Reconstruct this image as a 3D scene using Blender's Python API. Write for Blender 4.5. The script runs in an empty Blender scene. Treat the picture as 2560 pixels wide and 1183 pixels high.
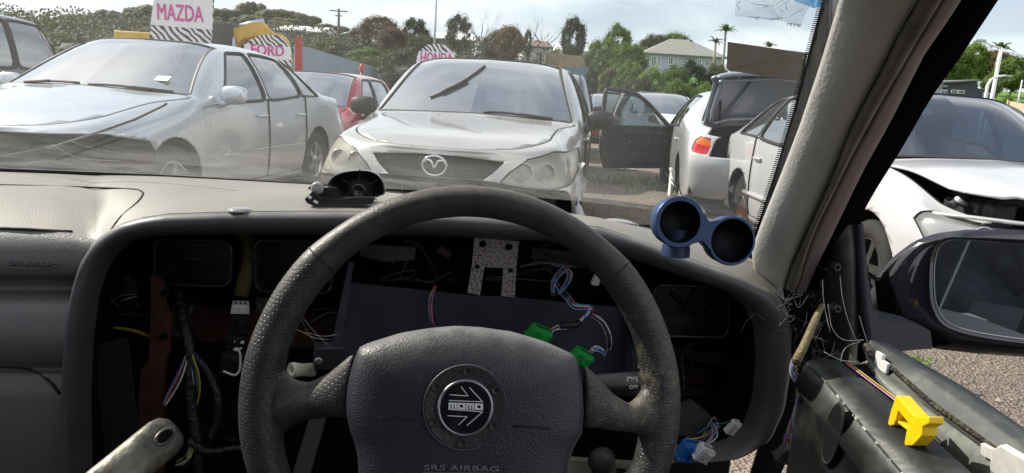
import bpy, bmesh, math, random
from mathutils import Vector, Matrix, noise
from mathutils.bvhtree import BVHTree
from mathutils.geometry import intersect_line_plane
R = math.radians
V = Vector
random.seed(7)
scn = bpy.context.scene
COL = scn.collection
# ---------------- camera (a phone held at the driver's eye)
CAMP = V((0, 0, 1.13)); PITCH = R(11.2); ROLL = R(3.5); YAW = R(5.5); FPX = 1740.0
_F = V((math.sin(YAW)*math.cos(PITCH), math.cos(YAW)*math.cos(PITCH), -math.sin(PITCH)))
_R0 = V((math.cos(YAW), -math.sin(YAW), 0)); _U0 = _R0.cross(_F)
_R = _R0*math.cos(ROLL) + _U0*math.sin(ROLL); _U = _U0*math.cos(ROLL) - _R0*math.sin(ROLL)
cam = bpy.data.cameras.new('camera'); camo = bpy.data.objects.new('camera', cam); COL.objects.link(camo)
cam.sensor_width = 36; cam.lens = FPX/2560*36; cam.clip_start = .02; cam.clip_end = 3000
camo.matrix_world = Matrix(((_R.x, _U.x, -_F.x, CAMP.x), (_R.y, _U.y, -_F.y, CAMP.y), (_R.z, _U.z, -_F.z, CAMP.z), (0, 0, 0, 1)))
scn.camera = camo
# ---------------- sky, sun, exposure
SUN_AZ = R(-62); SUN_EL = R(41)          # from straight ahead (+Y), towards the left
w = bpy.data.worlds.new("World"); scn.world = w; w.use_nodes = True
nt = w.node_tree; N = nt.nodes; Lk = nt.links; bg = N['Background']
sky = N.new('ShaderNodeTexSky'); sky.sky_type = 'NISHITA'; sky.sun_disc = False
sky.sun_elevation = SUN_EL; sky.sun_rotation = SUN_AZ; sky.dust_density = 1.5
tc = N.new('ShaderNodeTexCoord'); sp = N.new('ShaderNodeSeparateXYZ'); Lk.new(tc.outputs['Generated'], sp.inputs[0])
# clouds lie on a high sheet: direction / (height + small) gives their plan position
hz_ = N.new('ShaderNodeMath'); hz_.operation = 'ADD'; hz_.inputs[1].default_value = .16; Lk.new(sp.outputs['Z'], hz_.inputs[0])
hm = N.new('ShaderNodeMath'); hm.operation = 'MAXIMUM'; hm.inputs[1].default_value = .05; Lk.new(hz_.outputs[0], hm.inputs[0])
dx = N.new('ShaderNodeMath'); dx.operation = 'DIVIDE'; Lk.new(sp.outputs['X'], dx.inputs[0]); Lk.new(hm.outputs[0], dx.inputs[1])
dy = N.new('ShaderNodeMath'); dy.operation = 'DIVIDE'; Lk.new(sp.outputs['Y'], dy.inputs[0]); Lk.new(hm.outputs[0], dy.inputs[1])
cb = N.new('ShaderNodeCombineXYZ'); Lk.new(dx.outputs[0], cb.inputs[0]); Lk.new(dy.outputs[0], cb.inputs[1])
nz = N.new('ShaderNodeTexNoise'); nz.inputs['Scale'].default_value = .55; nz.inputs['Detail'].default_value = 9; nz.inputs['Roughness'].default_value = .55; nz.inputs['Distortion'].default_value = .3
Lk.new(cb.outputs[0], nz.inputs['Vector'])
cr = N.new('ShaderNodeValToRGB'); cr.color_ramp.elements[0].position = .40; cr.color_ramp.elements[1].position = .56; cr.color_ramp.elements[0].color = (.15, .15, .15, 1)
Lk.new(nz.outputs[0], cr.inputs[0])
nz2 = N.new('ShaderNodeTexNoise'); nz2.inputs['Scale'].default_value = .9; nz2.inputs['Detail'].default_value = 8
Lk.new(cb.outputs[0], nz2.inputs['Vector'])
cc = N.new('ShaderNodeValToRGB'); cc.color_ramp.elements[0].position = .36; cc.color_ramp.elements[0].color = (7.2, 7.8, 8.7, 1)
cc.color_ramp.elements[1].position = .62; cc.color_ramp.elements[1].color = (11.2, 11.2, 11.2, 1)
Lk.new(nz2.outputs[0], cc.inputs[0])
mx = N.new('ShaderNodeMixRGB'); Lk.new(cr.outputs[0], mx.inputs[0]); Lk.new(sky.outputs[0], mx.inputs[1]); Lk.new(cc.outputs[0], mx.inputs[2])
hw_ = N.new('ShaderNodeMapRange'); hw_.inputs['From Min'].default_value = .30; hw_.inputs['From Max'].default_value = .0; hw_.inputs['To Max'].default_value = .5; Lk.new(sp.outputs['Z'], hw_.inputs['Value'])
mh_ = N.new('ShaderNodeMixRGB'); Lk.new(hw_.outputs[0], mh_.inputs[0]); Lk.new(mx.outputs[0], mh_.inputs[1]); mh_.inputs[2].default_value = (8.0, 8.7, 9.6, 1)
Lk.new(mh_.outputs[0], bg.inputs[0]); bg.inputs[1].default_value = .092
sl = bpy.data.lights.new('sun', 'SUN'); sl.energy = 5.0; sl.angle = R(.5); sl.color = (1, .93, .82)
so = bpy.data.objects.new('sun', sl); COL.objects.link(so)
SD = V((math.sin(SUN_AZ)*math.cos(SUN_EL), math.cos(SUN_AZ)*math.cos(SUN_EL), math.sin(SUN_EL)))
so.rotation_euler = (-SD).to_track_quat('-Z', 'Y').to_euler()
scn.view_settings.view_transform = 'Standard'; scn.view_settings.look = 'None'
scn.view_settings.exposure = 0.5; scn.view_settings.gamma = 1
scn.render.engine = 'CYCLES'; scn.cycles.max_bounces = 10; scn.cycles.transparent_max_bounces = 24
# ---------------- picture-to-place helpers: the ray of a point in the photo met with a plane of the place
def ray(px, py):
    return (_F*FPX + _R*(px-1280) - _U*(py-591.5)).normalized()
def WY(px, py, y): d = ray(px, py); return CAMP + d*((y-CAMP.y)/d.y)
def WX(px, py, x): d = ray(px, py); return CAMP + d*((x-CAMP.x)/d.x)
def WZ(px, py, z): d = ray(px, py); return CAMP + d*((z-CAMP.z)/d.z)
def WP(px, py, o, n): d = ray(px, py); return CAMP + d*((o-CAMP).dot(n)/d.dot(n))
# ---------------- materials
_M = {}
def P(name, col=(.5, .5, .5), rough=.5, metal=0, var=0, vscale=8, bump=0, bscale=200, btype='noise', coat=0, col2=None,
      th=(.45, .62), spec=.5, trans=0, alpha=1, coords='Object', detail=4, emis=None, aniso=None, ior=1.45, rvar=0, bdist=.01):
    if name in _M: return _M[name]
    m = bpy.data.materials.new(name); m.use_nodes = True; t = m.node_tree; n = t.nodes; l = t.links; b = n['Principled BSDF']
    b.inputs['Base Color'].default_value = (*col, 1); b.inputs['Roughness'].default_value = rough; b.inputs['Metallic'].default_value = metal
    b.inputs['Coat Weight'].default_value = coat; b.inputs['Coat Roughness'].default_value = .06
    b.inputs['Specular IOR Level'].default_value = spec; b.inputs['IOR'].default_value = ior
    b.inputs['Transmission Weight'].default_value = trans; b.inputs['Alpha'].default_value = alpha
    if emis: b.inputs['Emission Color'].default_value = (*emis[:3], 1); b.inputs['Emission Strength'].default_value = emis[3]
    c = n.new('ShaderNodeTexCoord')
    src = c.outputs[coords]
    if aniso:
        mpp = n.new('ShaderNodeMapping'); mpp.inputs['Scale'].default_value = aniso; l.new(src, mpp.inputs[0]); src = mpp.outputs[0]
    if var or col2:
        z = n.new('ShaderNodeTexNoise'); z.inputs['Scale'].default_value = vscale; z.inputs['Detail'].default_value = detail; z.inputs['Roughness'].default_value = .62
        l.new(src, z.inputs['Vector'])
        r = n.new('ShaderNodeValToRGB'); l.new(z.outputs[0], r.inputs[0])
        if col2:
            r.color_ramp.elements[0].position, r.color_ramp.elements[1].position = th
            r.color_ramp.elements[0].color = (*col, 1); r.color_ramp.elements[1].color = (*col2, 1)
        else:
            r.color_ramp.elements[0].position, r.color_ramp.elements[1].position = .3, .7
            r.color_ramp.elements[0].color = (*[x*(1-var) for x in col], 1); r.color_ramp.elements[1].color = (*[min(1, x*(1+var)) for x in col], 1)
        l.new(r.outputs[0], b.inputs['Base Color'])
        if rvar:
            mr = n.new('ShaderNodeMapRange'); mr.inputs['From Min'].default_value = .3; mr.inputs['From Max'].default_value = .7
            mr.inputs['To Min'].default_value = rough-rvar; mr.inputs['To Max'].default_value = rough+rvar
            l.new(z.outputs[0], mr.inputs['Value']); l.new(mr.outputs[0], b.inputs['Roughness'])
    if bump:
        if btype == 'noise':
            z2 = n.new('ShaderNodeTexNoise'); z2.inputs['Detail'].default_value = 3; o = z2.outputs[0]
        else:
            z2 = n.new('ShaderNodeTexVoronoi'); z2.feature = 'F1' if btype == 'dots' else 'SMOOTH_F1'; o = z2.outputs['Distance']
            if btype == 'dots': z2.inputs['Randomness'].default_value = .12
        z2.inputs['Scale'].default_value = bscale; l.new(c.outputs[coords] if btype == 'dots' else src, z2.inputs['Vector'])
        if btype == 'dots':
            mr = n.new('ShaderNodeMapRange'); mr.inputs['From Min'].default_value = .12; mr.inputs['From Max'].default_value = .3; l.new(o, mr.inputs['Value']); o = mr.outputs[0]
        bp = n.new('ShaderNodeBump'); bp.inputs['Strength'].default_value = bump; bp.inputs['Distance'].default_value = bdist
        l.new(o, bp.inputs['Height']); l.new(bp.outputs[0], b.inputs['Normal'])
    _M[name] = m; return m
def sunlit_tops(m, dcol=(.22, .20, .17), amt=.45, sc=30):
    """paints upward faces paler, unevenly, to stand in for sunlight on top"""
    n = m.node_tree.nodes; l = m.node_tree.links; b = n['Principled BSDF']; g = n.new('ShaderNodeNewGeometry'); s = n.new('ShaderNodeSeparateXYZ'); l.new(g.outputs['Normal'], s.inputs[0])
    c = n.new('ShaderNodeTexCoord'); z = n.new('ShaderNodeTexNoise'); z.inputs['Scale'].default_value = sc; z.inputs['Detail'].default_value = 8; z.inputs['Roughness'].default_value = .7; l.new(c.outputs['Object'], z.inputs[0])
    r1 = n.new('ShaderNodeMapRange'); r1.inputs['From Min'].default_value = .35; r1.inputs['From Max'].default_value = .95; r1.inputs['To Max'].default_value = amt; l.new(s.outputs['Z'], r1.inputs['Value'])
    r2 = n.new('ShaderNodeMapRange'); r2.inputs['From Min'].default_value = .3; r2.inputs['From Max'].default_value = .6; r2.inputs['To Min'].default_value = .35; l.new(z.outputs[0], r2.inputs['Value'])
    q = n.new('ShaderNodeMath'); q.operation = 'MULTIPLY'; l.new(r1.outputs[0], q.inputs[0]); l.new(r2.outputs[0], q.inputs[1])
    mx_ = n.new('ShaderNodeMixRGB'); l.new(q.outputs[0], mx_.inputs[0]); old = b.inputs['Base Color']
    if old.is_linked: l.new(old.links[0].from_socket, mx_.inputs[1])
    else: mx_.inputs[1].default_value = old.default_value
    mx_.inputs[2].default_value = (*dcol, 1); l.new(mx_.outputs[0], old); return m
def glassmat(name, tint=(.8, .85, .85), gl=.12, dust=.05, dcol=(.75, .75, .72), rough=.02, fres=True, dscale=3, speck=0, milk=0, base=None):
    """thin pane: see-through tint + mirror sheen + settled dust"""
    if name in _M: return _M[name]
    m = bpy.data.materials.new(name); m.use_nodes = True; t = m.node_tree; n = t.nodes; l = t.links
    for x in list(n):
        if x.type != 'OUTPUT_MATERIAL': n.remove(x)
    out = n[0] if n[0].type == 'OUTPUT_MATERIAL' else n['Material Output']
    tr = n.new('ShaderNodeBsdfTransparent'); tr.inputs[0].default_value = (*tint, 1)
    g = n.new('ShaderNodeBsdfGlossy'); g.inputs['Roughness'].default_value = rough; g.inputs[0].default_value = (1, 1, 1, 1)
    ge = n.new('ShaderNodeNewGeometry'); dt = n.new('ShaderNodeVectorMath'); dt.operation = 'DOT_PRODUCT'; l.new(ge.outputs['Incoming'], dt.inputs[0]); l.new(ge.outputs['Normal'], dt.inputs[1])
    ab = n.new('ShaderNodeMath'); ab.operation = 'ABSOLUTE'; l.new(dt.outputs['Value'], ab.inputs[0]); om = n.new('ShaderNodeMath'); om.operation = 'SUBTRACT'; om.inputs[0].default_value = 1; l.new(ab.outputs[0], om.inputs[1])
    pw = n.new('ShaderNodeMath'); pw.operation = 'POWER'; pw.inputs[1].default_value = 4.2; l.new(om.outputs[0], pw.inputs[0]); lw = n.new('ShaderNodeMath'); lw.operation = 'MULTIPLY_ADD'; lw.inputs[1].default_value = .75; lw.inputs[2].default_value = .05; l.new(pw.outputs[0], lw.inputs[0])
    ma = n.new('ShaderNodeMath'); ma.operation = 'MULTIPLY_ADD'; ma.inputs[1].default_value = 1.0 if fres else 0; ma.inputs[2].default_value = gl; ma.use_clamp = True
    l.new(lw.outputs[0], ma.inputs[0])
    m1 = n.new('ShaderNodeMixShader'); l.new(ma.outputs[0], m1.inputs[0]); l.new(tr.outputs[0], m1.inputs[1]); l.new(g.outputs[0], m1.inputs[2])
    df = n.new('ShaderNodeBsdfDiffuse'); df.inputs[0].default_value = (*dcol, 1)
    tl = n.new('ShaderNodeBsdfTranslucent'); tl.inputs[0].default_value = (*dcol, 1)
    m2 = n.new('ShaderNodeMixShader'); m2.inputs[0].default_value = .5; l.new(df.outputs[0], m2.inputs[1]); l.new(tl.outputs[0], m2.inputs[2])
    c = n.new('ShaderNodeTexCoord'); z = n.new('ShaderNodeTexNoise'); z.inputs['Scale'].default_value = dscale; z.inputs['Detail'].default_value = 6
    l.new(c.outputs['Object'], z.inputs[0])
    mr = n.new('ShaderNodeMapRange'); mr.inputs['From Min'].default_value = .35; mr.inputs['From Max'].default_value = .7
    mr.inputs['To Min'].default_value = dust*.5; mr.inputs['To Max'].default_value = dust*1.6; l.new(z.outputs[0], mr.inputs['Value'])
    fac = mr.outputs[0]
    def add(a, b_):
        q = n.new('ShaderNodeMath'); q.operation = 'ADD'; q.use_clamp = True; l.new(a, q.inputs[0]); l.new(b_, q.inputs[1]); return q.outputs[0]
    if speck:
        for sc_, th_ in ((170, .10), (60, .055), (420, .16)):
            v = n.new('ShaderNodeTexVoronoi'); v.inputs['Scale'].default_value = sc_; l.new(c.outputs['Object'], v.inputs['Vector'])
            k = n.new('ShaderNodeMapRange'); k.inputs['From Min'].default_value = th_; k.inputs['From Max'].default_value = th_*.5
            k.inputs['To Min'].default_value = 0; k.inputs['To Max'].default_value = speck; l.new(v.outputs['Distance'], k.inputs['Value'])
            wn = n.new('ShaderNodeTexWhiteNoise'); l.new(v.outputs['Position'], wn.inputs[0])
            kk = n.new('ShaderNodeMath'); kk.operation = 'POWER'; kk.inputs[1].default_value = 2.5; l.new(wn.outputs[0], kk.inputs[0])
            k2 = n.new('ShaderNodeMath'); k2.operation = 'MULTIPLY'; l.new(k.outputs[0], k2.inputs[0]); l.new(kk.outputs[0], k2.inputs[1])
            fac = add(fac, k2.outputs[0])
    if base:   # real dirt settled near the foot of the pane: (z0, z1, amount)
        sx = n.new('ShaderNodeSeparateXYZ'); l.new(c.outputs['Object'], sx.inputs[0])
        k = n.new('ShaderNodeMapRange'); k.inputs['From Min'].default_value = base[1]; k.inputs['From Max'].default_value = base[0]
        k.inputs['To Max'].default_value = base[2]; l.new(sx.outputs['Z'], k.inputs['Value'])
        mpp = n.new('ShaderNodeMapping'); mpp.inputs['Scale'].default_value = (3, 14, 22); mpp.inputs['Rotation'].default_value = (0, .5, .4); l.new(c.outputs['Object'], mpp.inputs[0])
        z3 = n.new('ShaderNodeTexNoise'); z3.inputs['Scale'].default_value = 2.4; z3.inputs['Detail'].default_value = 8; z3.inputs['Distortion'].default_value = 1.2; l.new(mpp.outputs[0], z3.inputs[0])
        k3 = n.new('ShaderNodeMapRange'); k3.inputs['From Min'].default_value = .4; k3.inputs['From Max'].default_value = .72; k3.inputs['To Min'].default_value = .25; l.new(z3.outputs[0], k3.inputs['Value'])
        q = n.new('ShaderNodeMath'); q.operation = 'MULTIPLY'; l.new(k.outputs[0], q.inputs[0]); l.new(k3.outputs[0], q.inputs[1]); fac = add(fac, q.outputs[0])
    m3 = n.new('ShaderNodeMixShader'); l.new(fac, m3.inputs[0]); l.new(m1.outputs[0], m3.inputs[1]); l.new(m2.outputs[0], m3.inputs[2])
    l.new(m3.outputs[0], out.inputs[0]); _M[name] = m; return m
# ---------------- objects
def link(o, parent=None):
    COL.objects.link(o)
    if parent is not None:
        o.parent = parent
        if not parent.parent: o.matrix_parent_inverse = Matrix()
    return o
def tag(o, label=None, cat=None, group=None, kind=None):
    if label: o['label'] = label
    if cat: o['category'] = cat
    if group: o['group'] = group
    if kind: o['kind'] = kind
    return o
def empty(name, loc=(0, 0, 0), rz=0, **k):
    o = bpy.data.objects.new(name, None); o.location = loc; o.rotation_euler = (0, 0, rz); o.empty_display_size = .2; COL.objects.link(o); return tag(o, **k)
def catmull(pts, n=6, closed=False):
    pts = [V(p) for p in pts]
    if len(pts) < 3 and not closed: return [pts[0].lerp(pts[1], i/n) for i in range(n+1)]
    out = []; m = len(pts)
    for i in range(m if closed else m-1):
        if closed: p0, p1, p2, p3 = pts[i-1], pts[i], pts[(i+1) % m], pts[(i+2) % m]
        else:
            p1, p2 = pts[i], pts[i+1]; p0 = pts[i-1] if i else p1*2-p2; p3 = pts[i+2] if i+2 < m else p2*2-p1
        for k in range(n):
            t = k/n
            out.append(.5*((2*p1)+(p2-p0)*t+(2*p0-5*p1+4*p2-p3)*t*t+(3*p1-p0-3*p2+p3)*t**3))
    if not closed: out.append(pts[-1])
    return out
class MB:
    def __init__(s): s.bm = bmesh.new(); s.mi = 0
    def face(s, vs, sm=False):
        try: f = s.bm.faces.new(vs)
        except ValueError: return None
        f.material_index = s.mi; f.smooth = sm; return f
    def box(s, c, size, M=None, bev=0):
        """box centred on c (in frame M)"""
        hx, hy, hz = [x/2 for x in size]; c = V(c); vs = []
        for dx in (-hx, hx):
            for dy in (-hy, hy):
                for dz in (-hz, hz):
                    p = c+V((dx, dy, dz)); vs.append(s.bm.verts.new(M @ p if M else p))
        fs = [s.face([vs[i] for i in q]) for q in ((0, 1, 3, 2), (4, 6, 7, 5), (0, 4, 5, 1), (2, 3, 7, 6), (0, 2, 6, 4), (1, 5, 7, 3))]
        if bev:
            es = list({e for f in fs for e in f.edges})
            r = bmesh.ops.bevel(s.bm, geom=es, offset=bev, segments=2, profile=.7, affect='EDGES')
            for f in r['faces']: f.material_index = s.mi; f.smooth = True
        return s
    def loft(s, rings, closed=True, caps=(False, False), sm=True):
        rv = [[s.bm.verts.new(p) for p in r] for r in rings]
        for a, b in zip(rv, rv[1:]):
            m = len(a)
            for i in range(m if closed else m-1):
                j = (i+1) % m; s.face([a[i], a[j], b[j], b[i]], sm)
        if caps[0]: s.face(list(reversed(rv[0])))
        if caps[1]: s.face(rv[-1])
        return rv
    def tube(s, pts, r, n=8, closed=False, smooth=0, caps=True, flat=None, up=None):
        pts = [V(p) for p in pts]
        rs = r if isinstance(r, (list, tuple)) else [r]*len(pts)
        if smooth:
            m0 = len(pts); k = smooth
            new = catmull(pts, k, closed); rr = []
            for i in range(len(new)):
                a = i//k; f = (i % k)/k; a2 = (a+1) % m0 if closed else min(a+1, m0-1); rr.append(rs[min(a, m0-1)]*(1-f)+rs[a2]*f)
            pts, rs = new, rr
        m = len(pts); rings = []; prev = None
        for i, p in enumerate(pts):
            a = pts[(i-1) % m] if (closed or i) else p; b = pts[(i+1) % m] if (closed or i < m-1) else p
            t = (b-a).normalized() if (b-a).length > 1e-9 else V((0, 0, 1))
            if prev is None:
                u = V(up) if up else (V((0, 0, 1)) if abs(t.z) < .9 else V((1, 0, 0)))
                u = (u-t*u.dot(t)).normalized()
            else:
                u = prev-t*prev.dot(t); u = u.normalized() if u.length > 1e-6 else prev
            prev = u; v = t.cross(u)
            fl = flat or 1
            rings.append([p+(u*math.cos(2*math.pi*k/n)*fl+v*math.sin(2*math.pi*k/n))*rs[i] for k in range(n)])
        if closed: rings.append(rings[0])
        s.loft(rings, True, (caps and not closed, caps and not closed)); return s
    def lathe(s, prof, M, n=32, sm=True):
        """prof: (r, h) about the z axis of frame M"""
        rings = [[M @ V((r*math.cos(2*math.pi*k/n), r*math.sin(2*math.pi*k/n), h)) for k in range(n)] for r, h in prof]
        s.loft(rings, True, (False, False), sm); return s
    def prism(s, poly, M, d0, d1, sm=False, bev=0):
        """2D outline (x,y) in frame M extruded from z=d0 to z=d1"""
        a = [s.bm.verts.new(M @ V((x, y, d0))) for x, y in poly]; b = [s.bm.verts.new(M @ V((x, y, d1))) for x, y in poly]
        m = len(a); f0 = s.face(list(reversed(a))); f1 = s.face(b)
        for i in range(m): s.face([a[i], a[(i+1) % m], b[(i+1) % m], b[i]], sm)
        if bev and f1:
            r = bmesh.ops.bevel(s.bm, geom=list(f1.edges), offset=bev, segments=2, profile=.7, affect='EDGES')
            for f in r['faces']: f.material_index = s.mi; f.smooth = True
        return s
    def poly(s, pts, sm=False): return s.face([s.bm.verts.new(p) for p in pts], sm)
    def build(s, name, mats, parent=None, fix=False, solid=0, sub=0, auto=None, weld=False):
        if weld: bmesh.ops.remove_doubles(s.bm, verts=s.bm.verts, dist=1e-5)
        if fix: bmesh.ops.recalc_face_normals(s.bm, faces=s.bm.faces)
        me = bpy.data.meshes.new(name); s.bm.to_mesh(me); s.bm.free()
        for m in (mats if isinstance(mats, (list, tuple)) else [mats]): me.materials.append(m)
        o = bpy.data.objects.new(name, me); link(o, parent)
        if solid: q = o.modifiers.new('s', 'SOLIDIFY'); q.thickness = abs(solid); q.offset = -1 if solid > 0 else 1
        if sub: q = o.modifiers.new('u', 'SUBSURF'); q.levels = q.render_levels = sub
        return o
def frame(o, x, y):
    """matrix with x axis along x, y roughly along y"""
    x = V(x).normalized(); z = x.cross(V(y)).normalized(); y = z.cross(x); o = V(o)
    return Matrix(((x.x, y.x, z.x, o.x), (x.y, y.y, z.y, o.y), (x.z, y.z, z.z, o.z), (0, 0, 0, 1)))
def rrect(w_, h_, r, n=5, cx=0, cy=0):
    out = []
    for k, (sx, sy) in enumerate(((1, 1), (-1, 1), (-1, -1), (1, -1))):
        for i in range(n+1):
            a = math.pi/2*(k+i/n); out.append((cx+sx*(w_/2-r)+r*math.cos(a), cy+sy*(h_/2-r)+r*math.sin(a)))
    return out
def text_obj(body, M, size, mat, name='lettering', parent=None, extrude=.001, offset=0, align='LEFT', sx=1, shear=0, dist=None):
    cu = bpy.data.curves.new(name, 'FONT'); cu.body = body; cu.size = size; cu.extrude = extrude; cu.offset = offset; cu.align_x = align; cu.shear = shear; cu.resolution_u = 3
    t = bpy.data.objects.new('tmp', cu); COL.objects.link(t); dg = bpy.context.evaluated_depsgraph_get()
    me = bpy.data.meshes.new_from_object(t.evaluated_get(dg)); bpy.data.objects.remove(t); bpy.data.curves.remove(cu)
    me.transform(M @ Matrix.Diagonal((sx, 1, 1, 1))); me.name = name; me.materials.clear(); me.materials.append(mat)
    o = bpy.data.objects.new(name, me); return link(o, parent)
def put(name, me, mat, parent):
    o = bpy.data.objects.new(name, me); return link(o, parent)
# ================= cars: one lofted shell whose panels, windows, lamps and arches are cut in its own (u, v) chart
def tans(v):
    d = [v[k+1]-v[k] for k in range(len(v)-1)]; t = [d[0]]
    for a, b in zip(d, d[1:]): t.append(0 if a*b <= 0 else 2*a*b/(a+b))
    return t+[d[-1]]
class Shell:
    def __init__(s, c):
        L, hw, H = c['L'], c['hw'], c['H']; zn, zc, yc, yr, yrr, yg, zg = c['zn'], c['zc'], c['yc'], c['yr'], c['yrr'], c['yg'], c['zg']
        rw = c.get('rw', .57); zb = c.get('zb', .9); zb2 = c.get('zb2', zb+.06); fa = c.get('fa', .86); ra = L-c.get('ra', .8); sill = c.get('sill', .2)
        s.c = c; s.fa = fa; s.ra = c.get('raxle', fa+c.get('wb', 2.6)); zt = c.get('ztail', zg-.03)
        nose = c.get('nose', 1.0)
        X = []; 
        def st(xs, ys, zs): X.append(list(zip([x*hw for x in xs], ys, zs)))
        st([0]*7, [.08, .02, 0, .02, .06, .065, .07], [sill, .33, .52, .66, zn-.015, zn, zn])
        st([.55, .56, .56, .55, .5, .25, 0], [.13*nose, .07, .05, .07, .12, .08, .07], [sill, .33, .52, .66, zn-.01, zn, zn])
        st([.86, .92, .95, .92, .80, .42, 0], [.36*nose, .30*nose, .29*nose, .34*nose, .40, .27, .22], [sill, .34, .54, .69, zn+.05, zn+.06, zn+.065])
        st([.95, .985, 1, .965, .82, .45, 0], [fa]*7, [sill-.01, .35, .58, .79, zn+(zc-zn)*.62, zn+(zc-zn)*.78, zn+(zc-zn)*.84])
        cw = c.get('cw', .815); st([.95, .985, 1, .975, cw+.025, .46, 0], [yc+.10]*4+[yc+.10, yc-.01, yc-.05], [sill-.01, .35, .60, zb-.03, zc-.045, zc-.012, zc])
        st([.95, .985, 1, .98, cw, .45, 0], [yc+.26]*4+[yc+.17, yc+.03, yc], [sill-.01, .35, .60, zb-.01, zc-.015, zc+.005, zc+.015])
        st([.95, .985, 1, .985, rw/hw*.98, rw*.58/hw, 0], [yr]*4+[yr+.06, yr, yr-.03], [sill-.01, .35, .60, zb+.01, H-.075, H-.028, H-.018])
        ym = (yr+yrr)/2
        st([.95, .985, 1, .985, rw/hw, rw*.6/hw, 0], [ym]*7, [sill-.01, .35, .60, zb+.03, H-.055, H-.008, H])
        st([.95, .985, 1, .98, rw/hw*.97, rw*.58/hw, 0], [yrr]*4+[yrr-.03, yrr, yrr+.02], [sill-.01, .35, .61, zb2, H-.09, H-.045, H-.035])
        st([.945, .98, .995, .97, .80, .46, 0], [max(yg-.02, yrr+.1)]*4+[yg-.08, yg, yg+.03], [sill, .36, .62, zb2+.01, zg-.02, zg, zg+.008])
        yd = max(L-.42, yg+.04)
        st([.93, .97, .985, .94, .76, .44, 0], [yd]*4+[max(L-.24, yg), L-.15, L-.11], [sill+.02, .37, .62, zb2-.01, zt-.03, zt-.005, zt])
        st([.87, .92, .95, .91, .80, .44, 0], [L-.24, L-.2, L-.17, L-.2, L-.16, L-.085, L-.06], [sill+.05, .38, .60, .76, zt-.09, zt-.07, zt-.065])
        st([.55, .57, .57, .55, .5, .25, 0], [L-.12, L-.05, L-.02, L-.05, L-.07, L-.05, L-.04], [sill+.05, .38, .60, .75, zt-.12, zt-.12, zt-.12])
        st([0]*7, [L-.1, L-.02, L, L-.02, L-.04, L-.04, L-.04], [sill+.05, .38, .60, .75, zt-.13, zt-.13, zt-.13])
        if 'edit' in c: c['edit'](X)
        s.X = X; s.nu = len(X)-1
        s.rail = [[[X[k][v][a] for k in range(len(X))] for a in range(3)] for v in range(7)]
        s.tan = [[tans(s.rail[r][a]) for a in range(3)] for r in range(7)]; s.memo = {}
    def at(s, u, v):
        k = (round(u, 6), round(v, 6)); q = s.memo.get(k)
        if q is not None: return q.copy()
        n_ = s.nu; i = min(max(int(u), 0), n_-1); f = u-i; f2 = f*f; f3 = f2*f; a0 = 2*f3-3*f2+1; a1 = f3-2*f2+f; a2 = -2*f3+3*f2; a3 = f3-f2
        j = min(max(int(v), 0), 5); g = v-j; lo = max(0, j-1); hi = min(6, j+2); out = []
        for a in range(3):
            c = [a0*s.rail[r][a][i]+a1*s.tan[r][a][i]+a2*s.rail[r][a][i+1]+a3*s.tan[r][a][i+1] for r in range(lo, hi+1)]
            t = j-lo; d = c[t+1]-c[t]
            if t == 0: m0 = d
            else: e = c[t]-c[t-1]; m0 = 0 if e*d <= 0 else 2*e*d/(e+d)
            if t+2 >= len(c): m1 = d
            else: e = c[t+2]-c[t+1]; m1 = 0 if e*d <= 0 else 2*e*d/(e+d)
            g2 = g*g; g3 = g2*g; out.append((2*g3-3*g2+1)*c[t]+(g3-2*g2+g)*m0+(-2*g3+3*g2)*c[t+1]+(g3-g2)*m1)
        q = V(out); s.memo[k] = q; return q.copy()
    def nrm(s, u, v):
        e = .02; a = s.at(min(u+e, s.nu), v)-s.at(max(u-e, 0), v); b = s.at(u, min(v+e, 6))-s.at(u, max(v-e, 0)); n = a.cross(b)
        return n.normalized() if n.length > 1e-9 else V((0, 0, 1))
    def inv(s, a, b, axes, ur, vr):
        """(u, v) where the two given coordinates are a, b"""
        ax, bx = axes; best = None; u0, u1 = ur; v0, v1 = vr
        for it in range(6):
            best = None
            for i in range(9):
                for j in range(9):
                    u = u0+(u1-u0)*i/8; v = v0+(v1-v0)*j/8; p = s.at(u, v); e = (p[ax]-a)**2+(p[bx]-b)**2
                    if best is None or e < best[0]: best = (e, u, v)
            _, u, v = best; du, dv = (u1-u0)/5, (v1-v0)/5
            u0, u1 = max(ur[0], u-du), min(ur[1], u+du); v0, v1 = max(vr[0], v-dv), min(vr[1], v+dv)
        return (best[1], best[2])
    def side(s, y, z, ur=(1.5, 12), vr=(0, 4)): return s.inv(y, z, (1, 2), ur, vr)
    def front(s, x, z, ur=(0, 3), vr=(0, 5)): return s.inv(x, z, (0, 2), ur, vr)
def ccw(poly):
    a = sum(poly[i][0]*poly[(i+1) % len(poly)][1]-poly[(i+1) % len(poly)][0]*poly[i][1] for i in range(len(poly)))
    return poly if a > 0 else poly[::-1]
def hull(pts):
    pts = sorted(set((round(x, 5), round(y, 5)) for x, y in pts))
    def half(ps):
        h = []
        for p in ps:
            while len(h) > 1 and (h[-1][0]-h[-2][0])*(p[1]-h[-2][1])-(h[-1][1]-h[-2][1])*(p[0]-h[-2][0]) <= 1e-9: h.pop()
            h.append(p)
        return h
    a = half(pts); b = half(pts[::-1]); return a[:-1]+b[:-1]
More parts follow.
